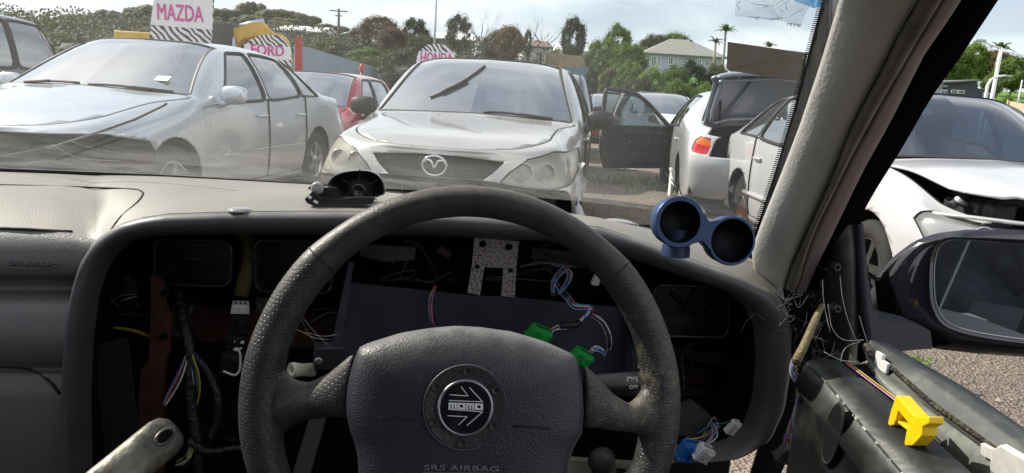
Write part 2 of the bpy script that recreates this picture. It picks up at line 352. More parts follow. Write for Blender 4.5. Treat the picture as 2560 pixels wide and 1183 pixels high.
def grow(poly, d, dv=None):
    """offset a convex polygon by d (u) / dv (v) outwards"""
    dv = d if dv is None else dv
    poly = ccw(poly); n_ = len(poly); out = []
    for i in range(n_):
        p0, p1, p2 = poly[i-1], poly[i], poly[(i+1) % n_]
        def nn(a, b):
            x, y = b[1]-a[1], -(b[0]-a[0]); l = math.hypot(x, y) or 1; return x/l, y/l
        n1, n2 = nn(p0, p1), nn(p1, p2); k = 1+n1[0]*n2[0]+n1[1]*n2[1]; k = max(k, .5)
        out.append((p1[0]+(n1[0]+n2[0])/k*d, p1[1]+(n1[1]+n2[1])/k*dv))
    return out
def rnd(poly, f=.18, n=3):
    """round the corners of a convex polygon"""
    m = len(poly); out = []
    for i in range(m):
        a, b, c = V(poly[i-1]).to_2d(), V(poly[i]).to_2d(), V(poly[(i+1) % m]).to_2d()
        p, q = b.lerp(a, f), b.lerp(c, f)
        for k in range(n+1):
            t = k/n; x = p.lerp(b, t).lerp(b.lerp(q, t), t); out.append((x.x, x.y))
    return out
class Cutter:
    def __init__(s, sh, su=7, sv=5):
        s.sh = sh; bm = s.bm = bmesh.new(); s.lay = bm.faces.layers.int.new('reg'); nu, nv = sh.nu*su, 6*sv
        g = [[bm.verts.new((i/su, j/sv, 0)) for j in range(nv+1)] for i in range(nu+1)]
        for i in range(nu):
            for j in range(nv): bm.faces.new((g[i][j], g[i+1][j], g[i+1][j+1], g[i][j+1]))
        s.parts = {}
    def cut(s, poly, rid):
        poly = hull(poly); us = [p[0] for p in poly]; vs = [p[1] for p in poly]; e = 1e-4
        bx = (min(us)-e, max(us)+e, min(vs)-e, max(vs)+e); ins = []
        for f in s.bm.faces:
            fu = [v.co.x for v in f.verts]; fv = [v.co.y for v in f.verts]
            if max(fu) > bx[0] and min(fu) < bx[1] and max(fv) > bx[2] and min(fv) < bx[3]: ins.append(f)
        m = len(poly)
        for i in range(m):
            if not ins: break
            a, b = poly[i], poly[(i+1) % m]; nx, ny = b[1]-a[1], -(b[0]-a[0]); l = math.hypot(nx, ny)
            if l < 1e-7: continue
            nx /= l; ny /= l
            g = set(ins); 
            for f in ins: g.update(f.edges); g.update(f.verts)
            r = bmesh.ops.bisect_plane(s.bm, geom=list(g), dist=1e-6, plane_co=(a[0], a[1], 0), plane_no=(nx, ny, 0))
            ins = []
            for f in {x for x in r['geom'] if isinstance(x, bmesh.types.BMFace)}:
                c_ = f.calc_center_median()
                if (c_.x-a[0])*nx+(c_.y-a[1])*ny < 0: ins.append(f)
        for f in ins:
            if rid is not None: f[s.lay] = rid
        if rid is None: pass
        return ins
    def mesh(s, rids, sides=(1, -1), off=0, xf=None, slots=None, name='m', fn=None, scale=None):
        """3-D mesh of the regions; slots maps region -> material index"""
        bm = bmesh.new(); sh = s.sh; cache = {}
        for sg in sides:
            cache = {}
            for f in s.bm.faces:
                if f[s.lay] not in rids: continue
                vs = []
                for v in f.verts:
                    k = v.index if False else v
                    if k not in cache:
                        p = sh.at(v.co.x, v.co.y)
                        if off: p = p+sh.nrm(v.co.x, v.co.y)*off
                        if fn: p = fn(p)
                        cache[k] = bm.verts.new((p.x*sg, p.y, p.z))
                    vs.append(cache[k])
                if sg > 0: vs = vs[::-1]
                try: nf = bm.faces.new(vs)
                except ValueError: continue
                nf.smooth = True; nf.material_index = (slots or {}).get(f[s.lay], 0)
        bmesh.ops.remove_doubles(bm, verts=bm.verts, dist=2e-4)
        bmesh.ops.dissolve_degenerate(bm, dist=1e-5, edges=bm.edges)
        if xf: bmesh.ops.transform(bm, matrix=xf, verts=bm.verts)
        me = bpy.data.meshes.new(name); bm.to_mesh(me); bm.free(); return me
def paint(name, col, rough=.2, metal=.35, coat=1.0, dirt=.25, dcol=(.3, .28, .25)):
    if name in _M: return _M[name]
    rough = rough*.75; m = P(name, col, rough, metal, coat=coat); n = m.node_tree.nodes; l = m.node_tree.links; b = n['Principled BSDF']
    c = n.new('ShaderNodeTexCoord'); z = n.new('ShaderNodeTexNoise'); z.inputs['Scale'].default_value = 2.2; z.inputs['Detail'].default_value = 9; z.inputs['Roughness'].default_value = .65
    l.new(c.outputs['Object'], z.inputs[0]); mr = n.new('ShaderNodeMapRange'); mr.inputs['From Min'].default_value = .42; mr.inputs['From Max'].default_value = .75; mr.inputs['To Max'].default_value = dirt
    l.new(z.outputs[0], mr.inputs['Value']); mxx = n.new('ShaderNodeMixRGB'); mxx.inputs[1].default_value = (*col, 1); mxx.inputs[2].default_value = (*dcol, 1)
    l.new(mr.outputs[0], mxx.inputs[0]); l.new(mxx.outputs[0], b.inputs['Base Color'])
    rr = n.new('ShaderNodeMath'); rr.operation = 'MULTIPLY_ADD'; rr.inputs[1].default_value = .6; rr.inputs[2].default_value = rough; l.new(mr.outputs[0], rr.inputs[0]); l.new(rr.outputs[0], b.inputs['Roughness'])
    z2 = n.new('ShaderNodeTexNoise'); z2.inputs['Scale'].default_value = 1.6; l.new(c.outputs['Object'], z2.inputs[0]); bp = n.new('ShaderNodeBump'); bp.inputs['Strength'].default_value = .08; bp.inputs['Distance'].default_value = .03
    l.new(z2.outputs[0], bp.inputs['Height']); l.new(bp.outputs[0], b.inputs['Normal']); l.new(bp.outputs[0], b.inputs['Coat Normal'])
    return m
def car_mats():
    P('black_trim', (.015, .015, .017), .55); P('car_gap', (.006, .006, .006), .8); P('rubber', (.02, .02, .02), .85, bump=.3, bscale=60)
    P('car_dark', (.012, .012, .013), .9); P('seat_cloth', (.06, .06, .065), .95, var=.3, vscale=60); P('alloy', (.45, .46, .47), .35, .8)
    P('lamp_bowl', (.55, .55, .55), .22, .9); P('chrome', (.7, .7, .72), .15, 1)
    glassmat('car_glass', (.34, .40, .39), gl=.55, dust=.2, dcol=(.62, .63, .60)); glassmat('side_glass', (.42, .50, .52), gl=.26, dust=.07, dcol=(.5, .52, .52))
    glassmat('blue_glass', (.20, .30, .38), gl=.22, dust=.03, dcol=(.5, .55, .6)); glassmat('lens_hazy', (.75, .72, .6), gl=.10, dust=.42, dcol=(.60, .57, .47), rough=.15); glassmat('lens_clear', (.85, .87, .87), gl=.1, dust=.3, dcol=(.6, .6, .58), rough=.08)
    P('lens_red', (.45, .012, .015), .15, coat=1, emis=(1, .03, .02, .10)); P('lens_amber', (.75, .16, .01), .15, coat=1); P('black_mesh', (.03, .03, .03), .6, bump=.7, bscale=60, btype='vor', bdist=.01)
    P('plate_black', (.02, .02, .02), .3, coat=.5)
def wheel(parent, x, y, r=.31, w_=.19, hub=True, style='alloy', tyre=True):
    M = frame((x, y, r), (0, 1, 0), (0, 0, 1)) if x > 0 else frame((x, y, r), (0, -1, 0), (0, 0, 1))   # z axis points outwards
    m = MB()
    m.lathe([(.62*r, -w_/2), (.8*r, -w_/2-.01), (.95*r, -w_/2), (r, -w_*.35), (r, w_*.35), (.95*r, w_/2), (.8*r, w_/2+.01), (.65*r, w_/2), (.62*r, w_*.4), (.62*r, -w_/2)], M, 30)
    t = m.build('wheel', _M['rubber'], parent, fix=True)
    a = MB(); a.lathe([(.63*r, w_*.45), (.6*r, w_*.48), (.57*r, w_*.3), (.55*r, -w_*.3), (0.02, -w_*.3)], M, 30)
    for k in range(5):
        an = k*2*math.pi/5; c_, s_ = math.cos(an), math.sin(an)
        pts = [(.10*r, -.07*r), (.6*r, -.09*r), (.6*r, .09*r), (.10*r, .07*r)]
        a.prism([(px*c_-py*s_, px*s_+py*c_) for px, py in pts], M, w_*.3, w_*.42)
    a.lathe([(.16*r, w_*.3), (.15*r, w_*.46), (.01, w_*.48)], M, 16)
    a.build('rim', _M[style], t, fix=True); return t
def make_car(name, label, cat, c, loc, rz, pm, group=None, front='lamps', detail=1, glass='car_glass', interior=True, wheels='fFrR', mirrors='black_trim', hood=True, doors=True, skip=()):
    """loc: where the middle of the nose stands on the ground; the car runs away from it along +Y turned by rz"""
    root = empty(name, loc, rz, label=label, cat=cat, group=group); sh = Shell(c); ct = Cutter(sh, 7 if detail else 4, 5 if detail else 3)
    hw, L, H = c['hw'], c['L'], c['H']; S = sh.side; pn = _M[pm]
    # region ids: 0 paint, 1 deleted, 2 black trim/seal, 3 gap, 5 windscreen, 6 rear glass, 7.. side windows, 20 headlamp, 21 tail lamp, 22 amber, 30 hood, 31.. doors, 40 trunk, 41 grille
    def usol(y, v, lo=3.0, hi=12.0):
        for _ in range(24):
            mid = (lo+hi)/2
            if sh.at(mid, v).y < y: lo = mid
            else: hi = mid
        return (lo+hi)/2
    hp_ = [(1.12, 6), (1.12, 5.0), (1.5, 4.5), (2.2, 4.2), (4.55, 4.08), (4.55, 6)]
    if hood: ct.cut([(1.09, 6), (1.09, 4.98), (1.48, 4.46), (2.2, 4.15), (4.6, 4.04), (4.6, 6)], 3); ct.cut(hp_, 30)
    # doors
    yd = c.get('doors', (c['yc']+.16, c['yc']+1.18, c['yc']+2.0))
    if doors and detail:
        for k in range(len(yd)-1):
            u0, u1 = usol(yd[k], .6), usol(yd[k+1], .6); b = [(u0, .35), (u1, .35), (usol(yd[k+1], 3.1), 3.08), (usol(yd[k], 3.1), 3.08)]
            ct.cut(grow(b, .012, .02), 3); ct.cut(b, 31+k)
    # cowl strip, windscreen
    ct.cut([(4.57, 4.2), (4.98, 4.1), (4.98, 6), (4.57, 6)], 2)
    wsp = [(5.0, 4.10), (6.0, 4.13), (6.0, 6), (5.0, 6)]; ct.cut([(4.99, 4.05), (6.04, 4.06), (6.04, 6), (4.99, 6)], 2); ct.cut([(5.04, 4.12), (5.97, 4.16), (5.97, 6), (5.04, 6)], 5)
    # rear glass
    ct.cut([(8.12, 4.10), (8.9, 4.08), (8.9, 6), (8.12, 6)], 2); ct.cut([(8.18, 4.2), (8.84, 4.18), (8.84, 6), (8.18, 6)], 6)
    # side windows: (y at belt front, y at belt rear, y at top front, y at top rear)
    vb, vt = c.get('vb', 3.1), 3.86
    for k, (a, b, a2, b2) in enumerate(c['win']):
        q = [(usol(a, vb), vb), (usol(b, vb), vb), (usol(b2, vt), vt), (usol(a2, vt), vt)]
        if detail: q = rnd(q, .10, 2)
        ct.cut(grow(q, .05, .06), 2); ct.cut(q, 7+k)
    # arches
    ar = c.get('arch', .355); az = c.get('archz', .32)
    for ya in (sh.fa, sh.ra):
        q = []
        for k in range(0, 15):
            t = math.pi*k/14; y, z = ya+ar*math.cos(t), az+ar*math.sin(t); q.append(S(y, z, (1.2, 12.5), (0, 4)))
        q += [(S(ya+ar, .2, (1.2, 12.5), (0, 3))[0], -.05), (S(ya-ar, .2, (1.2, 12.5), (0, 3))[0], -.05)]
        ct.cut(q, 1)
    # lamps, grille
    for hp in c.get('head', []): ct.cut(grow([sh.front(x, z) for x, z in hp], .02, .025) if detail else [sh.front(x, z) for x, z in hp], 3); ct.cut([sh.front(x, z) for x, z in hp], 20)
    for rid, gp in c.get('grille', []): ct.cut([sh.front(x, z) for x, z in gp], rid)
    for tp in c.get('tail', []): ct.cut([(x, z) if kind == 'uv' else sh.inv(x, z, (0, 2), (10, 13), (1, 5)) if kind == 'r' else sh.side(x, z, (9, 12.5), (1, 4.2)) for kind, x, z in tp[1:]], tp[0])
    if c.get('trunk'): ct.cut([(8.98, 4.12), (11.62, 4.12), (11.62, 6), (8.98, 6)], 40); ct.cut([(11.62, 2.5), (13, 2.5), (13, 6), (11.62, 6)], 40)
    if c.get('extra'): c['extra'](ct, sh, usol)
    body_r = {0, 2, 3}; mats = [pn, _M['black_trim'], _M['car_gap']]
    b = put('body', ct.mesh(body_r, slots={2: 1, 3: 2}), None, root)
    for q in mats: b.data.materials.append(q)
    if detail: md = b.modifiers.new('s', 'SOLIDIFY'); md.thickness = .012; md.offset = -1
    def part(nm, rids, mat, parent=root, sides=(1, -1), off=0, fn=None, xf=None, slots=None, th=0):
        me = ct.mesh(rids, sides, off, xf, slots, nm, fn)
        if not me.polygons: return None
        for q in (mat if isinstance(mat, list) else [mat]): me.materials.append(q)
        o = put(nm, me, None, parent)
        if th: md = o.modifiers.new('s', 'SOLIDIFY'); md.thickness = th; md.offset = -1
        return o
    if hood: part('hood', {30}, pn, xf=c.get('hood_xf'), fn=c.get('hood_fn'), th=.015 if detail else 0)
    part('windscreen', {5}, _M[glass], off=.004)
    for sg in ((1, -1)):
        for k in range(len(c['win'])):
            if ('win', k, sg) not in skip: part('side_window', {7+k}, _M['side_glass'], sides=(sg,), off=-.003)
        for k in range(len(yd)-1):
            d = part('door', {31+k}, pn, sides=(sg,), off=.001) if ('door', k, sg) not in skip else None
            if d and detail:
                y = yd[k+1]-.14; uv = S(y, c.get('zhandle', c.get('zb', .9)-.09), (4, 10), (1, 3.2)); p = sh.at(*uv)+sh.nrm(*uv)*.012
                h = MB(); h.tube([(p.x*sg, p.y-.1, p.z), (p.x*sg+.014*sg, p.y-.05, p.z+.004), (p.x*sg+.014*sg, p.y+.04, p.z+.004), (p.x*sg, p.y+.09, p.z)], .016, 8, smooth=3, flat=.8); h.build('handle', pn if c.get('hpaint', 1) else _M['black_trim'], d)
        if c.get('head') and ('lamp', sg) not in skip:
            lf = c.get('lens_fn')
            hl = part('headlight', {20}, _M[c.get('lens', 'lens_hazy')], sides=(sg,), off=.006)
            bowl = part('reflector', {20}, _M['lamp_bowl'], parent=hl, sides=(sg,), fn=lambda p: V((p.x, p.y+.09, p.z)))
            if detail:
                zz = [z for hp in c['head'] for x, z in hp]; cz = (min(zz)+max(zz))/2-.01
                for fx in c.get('bulbs', (.55, .72)):
                    uv = sh.front(fx*hw, cz); p = sh.at(*uv); M = frame((p.x*sg, p.y+.075, cz), (1, 0, 0), (0, 0, 1)); m = MB(); q = c.get('bulb_r', .062)
                    m.lathe([(q*1.05, .062), (q, .066), (q*.92, .05), (q*.6, .01), (.018, -.005), (.016, .03), (.001, .04)], M, 20); m.build('bulb_housing', _M['chrome'], hl)
        if c.get('tail'):
            tl = part('tail_light', {21, 22}, [_M['lens_red'], _M['lens_amber']], sides=(sg,), off=.004, slots={22: 1})
    if ('rear_glass',) not in skip: part('rear_window', {6}, _M['side_glass'], off=-.005)
    if c.get('trunk'): part('trunk_lid', {40}, c.get('trunk_mat', pn), xf=c.get('trunk_xf'), th=.03)
    part('grille', {41}, _M['black_mesh'], off=-.02)
    part('bumper', {42}, _M[c.get('bumper_mat', 'black_trim')], off=-.004)
    # innards
    if interior:
        m = MB(); m.box((0, (c['yc']+L)/2+.1, .42), (2*hw*.93, L-c['yc']-.6, .3)); m.box((0, c['yc']+.35, .78), (2*hw*.9, .5, .34), bev=.05)
        m.box((0, c['fa' ]+.1 if 'fa' in c else 1, .5), (2*hw*.62, 1.2, .3))
        m.build('floor_pan', _M['car_dark'], root)
        if detail:
            for x in (-.36, .36):
                for y, hh in ((c['yc']+1.15, 1.0), (c['yc']+2.0, .97)):
                    if y > L-.9: continue
                    m = MB(); m.box((x, y-.2, .58), (.48, .5, .16), bev=.05)
                    M = Matrix.Translation((x, y+.08, .8)) @ Matrix.Rotation(R(-14), 4, 'X'); m.box((0, 0, 0), (.46, .13, .56), M, bev=.05)
                    M = Matrix.Translation((x, y+.17, hh+.16)) @ Matrix.Rotation(R(-10), 4, 'X'); m.box((0, 0, 0), (.26, .1, .17), M, bev=.04); m.build('seat', _M['seat_cloth'], root)
            M = frame((.36, c['yc']+.72, .88), (1, 0, 0), (0, .35, 1)); m = MB(); m.tube([M @ V((.18*math.cos(t*math.pi/12), .18*math.sin(t*math.pi/12), 0)) for t in range(24)], .014, 6, closed=True); m.box((0, 0, 0), (.3, .06, .02), M); m.build('inner_steering_wheel', _M['black_trim'], root)
    # wheel wells
    for ya in (sh.fa, sh.ra):
        for sg in (1, -1):
            M = frame((sg*hw*.62, ya, az), (0, 1, 0), (0, 0, 1)); m = MB(); d = hw*.36
            arc = [((ar+.01)*math.cos(math.pi*k/12), (ar+.01)*math.sin(math.pi*k/12)) for k in range(13)]; arc = [(arc[0][0], -.12)]+arc+[(arc[-1][0], -.12)]
            rings = [[M @ V((x, y, h)) for x, y in arc] for h in (-.1*sg, d*sg)]; m.loft(rings, False)
            m.poly([M @ V((x, y, -.1*sg)) for x, y in arc]); m.build('wheel_well', _M['car_dark'], root)
    wr = c.get('wr', .31)
    for ch, (sg, ya) in zip('fFrR', ((1, sh.fa), (-1, sh.fa), (1, sh.ra), (-1, sh.ra))):
        if ch in wheels: wheel(root, sg*(hw-.11), ya, wr, style=c.get('rimstyle', 'alloy'))
    if mirrors:
        for sg in (1, -1):
            if ('mirror', sg) in skip: continue
            uv = S(c['yc']+.42, c.get('zb', .9)+.03, (4.5, 7), (2.6, 4)); p = sh.at(*uv); cx, cy, cz = (p.x+.14)*sg, p.y, c.get('zb', .9)+.10
            m = MB(); rings = []
            for t, (a_, b_, dy) in enumerate(((.2, .2, .0), (.75, .8, .015), (1, 1, .04), (1, 1, .075), (.93, .92, .085))):
                rings.append([(cx+sg*(.11*a_*q[0]), cy-.05+dy, cz+.075*b_*q[1]) for q in rrect(2, 2, .7, 3)])
            m.loft([[V(q) for q in r_] for r_ in rings], True, (True, True)); m.tube([(p.x*sg*.97, cy+.02, cz-.1), (cx-.05*sg, cy, cz-.055)], .028, 8)
            mo = m.build('door_mirror', _M[mirrors], root, fix=True)
            m = MB(); m.poly([V((cx+sg*.1*q[0], cy+.0365, cz+.066*q[1])) for q in rrect(2, 2, .7, 3)]); m.build('mirror_glass', _M['chrome'], mo)
    return root, sh, ct
HB = dict(L=4.42, hw=.875, H=1.465, zn=.74, zc=1.02, yc=1.12, yr=1.95, yrr=3.55, yg=4.2, zg=1.0, zb=.92, zb2=1.0, wb=2.64, fa=.9, rw=.60,
          win=[(1.56, 2.30, 2.08, 2.30), (2.38, 3.10, 2.38, 3.06), (3.16, 3.62, 3.12, 3.30)])
SD_ = dict(L=4.68, hw=.89, H=1.44, zn=.70, zc=.99, yc=1.17, yr=2.0, yrr=3.25, yg=3.92, zg=1.04, zb=.90, zb2=.97, wb=2.67, fa=.95, rw=.58,
          win=[(1.62, 2.40, 2.12, 2.40), (2.48, 3.20, 2.48, 3.10), (3.25, 3.66, 3.17, 3.34)])
car_mats()
paint('paint_silver_warm', (.50, .48, .45), .3, .35, dirt=.28); paint('paint_silver', (.60, .63, .66), .28, .45, dirt=.2)
paint('paint_white', (.50, .505, .52), .3, .0, dirt=.22); paint('paint_pearl', (.70, .72, .73), .3, .15, dirt=.18)
paint('paint_red', (.42, .02, .03), .3, .1, dirt=.2); paint('paint_dark_red', (.16, .02, .035), .35, .2); paint('paint_grey', (.09, .10, .12), .35, .4); paint('paint_pale', (.66, .68, .70), .3, .2); paint('paint_blue', (.03, .05, .12), .3, .3)
paint('paint_trunk', (.19, .215, .255), .4, .3, coat=.2); paint('paint_lid', (.22, .25, .29), .4, .3, coat=.2); P('plastic_film', (.75, .76, .78), .25, alpha=.55); P('masking', (.85, .84, .8), .7)
P('bright_plastic', (.62, .62, .6), .3, .5)
# --- facing hatchback, warm silver, no front bumper
def lamp3():
    return [[(.41, .615), (.46, .675), (.56, .755), (.70, .80), (.85, .81), (.865, .72), (.84, .63), (.70, .575), (.50, .575)]]
c3 = dict(HB, nose=.95, head=lamp3(), lens='lens_hazy', bulbs=(.62, .78), bulb_r=.055, zn=.79, cw=.90, rw=.65, zc=.98, zb=.90,
          grille=[(41, [(.0, .755), (.12, .755), (.42, .735), (.30, .62), (0, .62)]), (1, [(.0, .619), (.30, .619), (.44, .60), (.60, .57), (.80, .57), (.84, .5), (.84, .19), (0, .19)])],
          full=1, hood0=.55, hpaint=1)
def hoodfn3(p): return p
o3 = WZ(1087, 412, .70)
hatch, sh3, ct3 = make_car('hatchback_car', 'warm silver hatchback facing us head-on, winged round badge on its mesh grille, front bumper missing', 'car', c3, (o3.x, o3.y, 0), R(-12), 'paint_silver_warm')
def badge(parent, x, y, z, s_, tilt=0):
    M = frame((x, y, z), (1, 0, 0), (0, tilt, 1)); m = MB()
    m.tube([M @ V((.066*s_*math.cos(t*math.pi/20), .052*s_*math.sin(t*math.pi/20), 0)) for t in range(40)], .0068*s_, 6, closed=True)
    wing = [(-.066, .004), (-.046, .027), (-.02, .024), (0, -.012), (.02, .024), (.046, .027), (.066, .004)]
    m.tube([M @ V((a*s_, b*s_, .0)) for a, b in wing], [.004*s_, .007*s_, .008*s_, .007*s_, .008*s_, .007*s_, .004*s_], 6, smooth=3)
    return m.build('badge', _M['chrome'], parent)
badge(hatch, 0, -.012, .695, 1.15)
def wiper(parent, sh, us, vs, name='wiper', lift=.012, side=1, r=.009):
    pts = []
    for k in range(9):
        t = k/8; u = us[0]+(us[1]-us[0])*t; v = vs[0]+(vs[1]-vs[0])*t; p = sh.at(u, v)+sh.nrm(u, v)*(lift+.012*math.sin(math.pi*t)); pts.append(V((p.x*side, p.y, p.z)))
    m = MB(); m.tube(pts, r, 6); m.tube([p+V((0, -.01, .0)) for p in pts[:5]], r*1.3, 6); return m.build(name, _M['black_trim'], parent)
wiper(hatch, sh3, (5.06, 5.1), (4.5, 5.75))
def glass_line(parent, sh, pts, name, mat, r=.009, lift=.01):
    """pts: (x, z) on the windscreen seen from the front"""
    out = []
    for x, z in pts:
        u, v = sh.inv(abs(x), z, (0, 2), (5, 6), (4, 6)); p = sh.at(u, v)+sh.nrm(u, v)*lift; out.append((math.copysign(p.x, x), p.y, p.z))
    m = MB(); m.tube(out, r, 5, smooth=3); return m.build(name, mat, parent)
glass_line(hatch, sh3, [(-.36, 1.09), (-.20, 1.17), (-.06, 1.30), (.0, 1.37)], 'wiper', _M['black_trim'], .012)
glass_line(hatch, sh3, [(-.27, 1.13), (-.17, 1.19), (-.10, 1.24)], 'wiper_blade', _M['black_trim'], .014, .02)
for x in (-.22, .24):   # washer jets
    m = MB(); m.box((x, 1.02, sh3.at(*sh3.inv(abs(x), 1.02, (0, 1), (3, 5), (4, 6))).z+.008), (.03, .03, .016), bev=.005); m.build('washer_jet', _M['black_trim'], hatch)
# slats of the bare bumper beam
m = MB()
for k in range(11): m.box((-.55+.11*k, .055+abs(k-5)*.008, .545), (.012, .03, .07))
for z in (.57, .50, .42): m.box((0, .085, z), (1.25, .03, .016))
m.build('bumper_beam', P('beam', (.035, .035, .04), .5), hatch)
m = MB(); m.box((0, .40, .42), (1.5, .04, .40)); m.box((0, .2, .33), (1.3, .12, .1), bev=.02); m.box((-.66, .3, .45), (.16, .2, .2), bev=.03); m.box((.66, .3, .45), (.16, .2, .2), bev=.03); m.build('radiator', _M['car_dark'], hatch)
m = MB()     # torn film hanging by the lamp
rng = random.Random(3)
rings = []
for k in range(8):
    z = .74-.06*k; rings.append([V((.87+.03*math.sin(k*1.7+j)+.045*j/4, .42+.06*math.sin(k+j*2), z+rng.uniform(-.01, .01))) for j in range(5)])
m.loft(rings, False); m.build('torn_film', _M['plastic_film'], hatch)
# --- silver sedan at the left
c6 = dict(SD_, cw=.90, rw=.62, arch=.36, doors=(1.36, 2.46, 3.3), zn=.74, grille=[(1, [(0, .715), (.50, .715), (.80, .72), (.872, .66), (.872, .19), (0, .19)])])
sedan, sh6, ct6 = make_car('sedan_car', 'silver sedan with a pale reflecting windscreen, left of the facing hatchback, its front bumper gone', 'car', c6, (-3.09, 4.62, .02), R(-12), 'paint_silver', mirrors='paint_silver')
m = MB(); m.box((0, .16, .62), (1.5, .05, .06)); m.box((0, .2, .42), (1.4, .1, .09)); m.box((0, .34, .50), (.9, .05, .34)); m.box((-.62, .3, .55), (.2, .2, .2), bev=.03); m.box((.62, .3, .55), (.2, .2, .2), bev=.03); m.build('radiator_support', P('beam', (.035, .035, .04), .5), sedan)
wiper(sedan, sh6, (5.05, 5.08), (4.4, 5.9)); m = MB(); m.box((0, .16, .62), (1.5, .05, .06)); m.box((0, .2, .42), (1.4, .1, .09)); m.box((0, .34, .50), (.9, .05, .34)); m.box((-.62, .3, .55), (.2, .2, .2), bev=.03); m.box((.62, .3, .55), (.2, .2, .2), bev=.03); m.build('radiator_support', P('beam', (.035, .035, .04), .5), sedan)
wiper(sedan, sh6, (5.06, 5.1), (4.7, 5.9), side=-1)
m = MB(); u, v = sh6.inv(.52, 1.09, (0, 2), (5, 6), (4, 6)); p = sh6.at(u, v); n_ = sh6.nrm(u, v); M = frame(p+n_*.012, (1, 0, 0), n_.cross(V((1, 0, 0)))); m.box((0, 0, 0), (.13, .07, .002), M); m.build('label', _M['masking'], sedan)
# --- white hatchback at the right: bonnet ajar, lamp unit hanging loose
def bonnet(xh, yh, zh, ang): return Matrix.Translation((0, yh, zh)) @ Matrix.Rotation(R(ang), 4, 'X') @ Matrix.Translation((0, -yh, -zh))
c323 = dict(HB, L=4.22, hw=.85, H=1.40, zn=.66, zc=.955, yc=1.10, yr=1.86, yrr=3.3, yg=3.92, zg=.98, zb=.86, zb2=.93, wb=2.61, fa=.83, wr=.29, arch=.34, archz=.30, hood0=.9,
            win=[(1.5, 2.22, 2.0, 2.22), (2.30, 3.02, 2.30, 2.94), (3.07, 3.62, 3.0, 3.22)], vb=3.12,
            head=[[(.46, .55), (.80, .56), (.81, .66), (.70, .70), (.48, .66)]], lens='lens_clear', grille=[(1, [(0, .69), (.44, .69), (.44, .56), (0, .56)])], hood_xf=bonnet(0, 1.05, .95, -9),
            tail=[(21, ('s', 4.02, .70), ('s', 4.12, .70), ('s', 4.12, .93), ('s', 4.0, .93))])
white, shw, ctw = make_car('white_hatchback_car', 'white hatchback at the right with its bonnet ajar over a bare black engine bay', 'car', c323, (3.30, 3.05, -.04), R(-6), 'paint_white', mirrors=None, wheels='fF', glass='blue_glass')
for o_ in [x for x in white.children_recursive if x.name.startswith('rim')]: o_.data.materials[0] = _M['rubber']
m = MB()   # engine bay clutter
m.box((0, .55, .6), (1.2, .6, .1)); m.box((.15, .6, .68), (.5, .34, .14), bev=.03); m.box((-.42, .5, .7), (.22, .3, .14), bev=.02); m.tube([(-.5, .3, .74), (-.3, .45, .78), (.1, .4, .76), (.4, .55, .77)], .03, 8, smooth=4)
m.tube([(-.62, .42, .74), (-.5, .5, .80), (-.44, .7, .78)], .022, 8, smooth=3)
m.box((0, .26, .64), (1.1, .05, .03)); m.build('engine', P('engine_black', (.03, .03, .032), .55, var=.6, vscale=14, bump=.5, bscale=30), white)
m = MB(); m.tube([(-.76, .42, .70), (-.60, .20, .71), (-.3, .13, .70), (.1, .12, .70), (.5, .16, .70)], .022, 8, smooth=4, flat=.5); m.build('slam_panel', _M['bright_plastic'], white)
m = MB(); m.tube([(-.64, .35, .79), (-.56, .42, .76), (-.47, .46, .73)], .013, 8); m.build('bonnet_stay', _M['bright_plastic'], white)
for side in (-1,):   # moulding along the doors
    m = MB(); pts = []
    for k in range(12):
        y = 1.35+k*.17; uv = shw.side(y, .44, (4, 10), (0, 3)); p = shw.at(*uv)+shw.nrm(*uv)*.008; pts.append((p.x*side, p.y, p.z))
    m.tube(pts, .022, 6, flat=1); m.build('side_moulding', _M['paint_white'], white)
m = MB(); M = frame((-.74, shw.ra, .26), (0, 1, 0), (0, 0, 1)); m.lathe([(.001, .02), (.05, .02), (.06, .0), (.12, 0), (.125, -.03), (.11, -.06)], M, 24)
m.build('brake_disc', P('rust', (.30, .13, .05), .85, var=.4, vscale=20, bump=.5, bscale=60), white)
# --- white sedan seen from behind, boot lid up, front door open
c626 = dict(SD_, L=4.55, hw=.86, H=1.40, zn=.66, zc=.97, yc=1.15, yr=1.92, yrr=3.15, yg=3.86, zg=1.02, ztail=.99, zb=.88, zb2=.93, wb=2.61, fa=.92, wr=.30, arch=.345, trunk=1, trunk_mat=_M['paint_trunk'],
            trunk_xf=bonnet(0, 3.88, 1.02, 70), win=[(1.56, 2.34, 2.02, 2.34), (2.42, 3.18, 2.42, 3.05)], doors=(1.30, 2.38, 3.2),
            tail=[(21, ('uv', 10.8, 2.72), ('uv', 11.56, 2.6), ('uv', 11.58, 3.25), ('uv', 10.72, 3.3)), (22, ('uv', 10.72, 3.301), ('uv', 11.58, 3.251), ('uv', 11.48, 3.7), ('uv', 10.95, 3.75))])
boot, shb, ctb = make_car('white_sedan_car', 'white sedan seen from behind, boot lid raised and front door swung wide open', 'car', c626, (4.29, 11.2, -.02), R(167), 'paint_white', wheels='fF', skip={('door', 0, 1), ('win', 0, 1)}, mirrors=None)
m = MB(); m.box((0, 4.0, .62), (1.1, .7, .04)); m.box((0, 3.7, .8), (1.2, .03, .4)); m.box((0, 4.42, .75), (.9, .02, .2)); m.build('boot_floor', _M['car_dark'], boot)
m = MB()
for sg in (1, -1): m.tube([(.50*sg, 3.95, 1.0), (.52*sg, 4.0, 1.2), (.54*sg, 3.98, 1.36)], .012, 6)
m.build('lid_strut', _M['black_trim'], boot)
m = MB(); XF = c626['trunk_xf']
def lp(u, v, s_): p = shb.at(u, v)-shb.nrm(u, v)*.05; return XF @ V((p.x*s_, p.y, p.z))
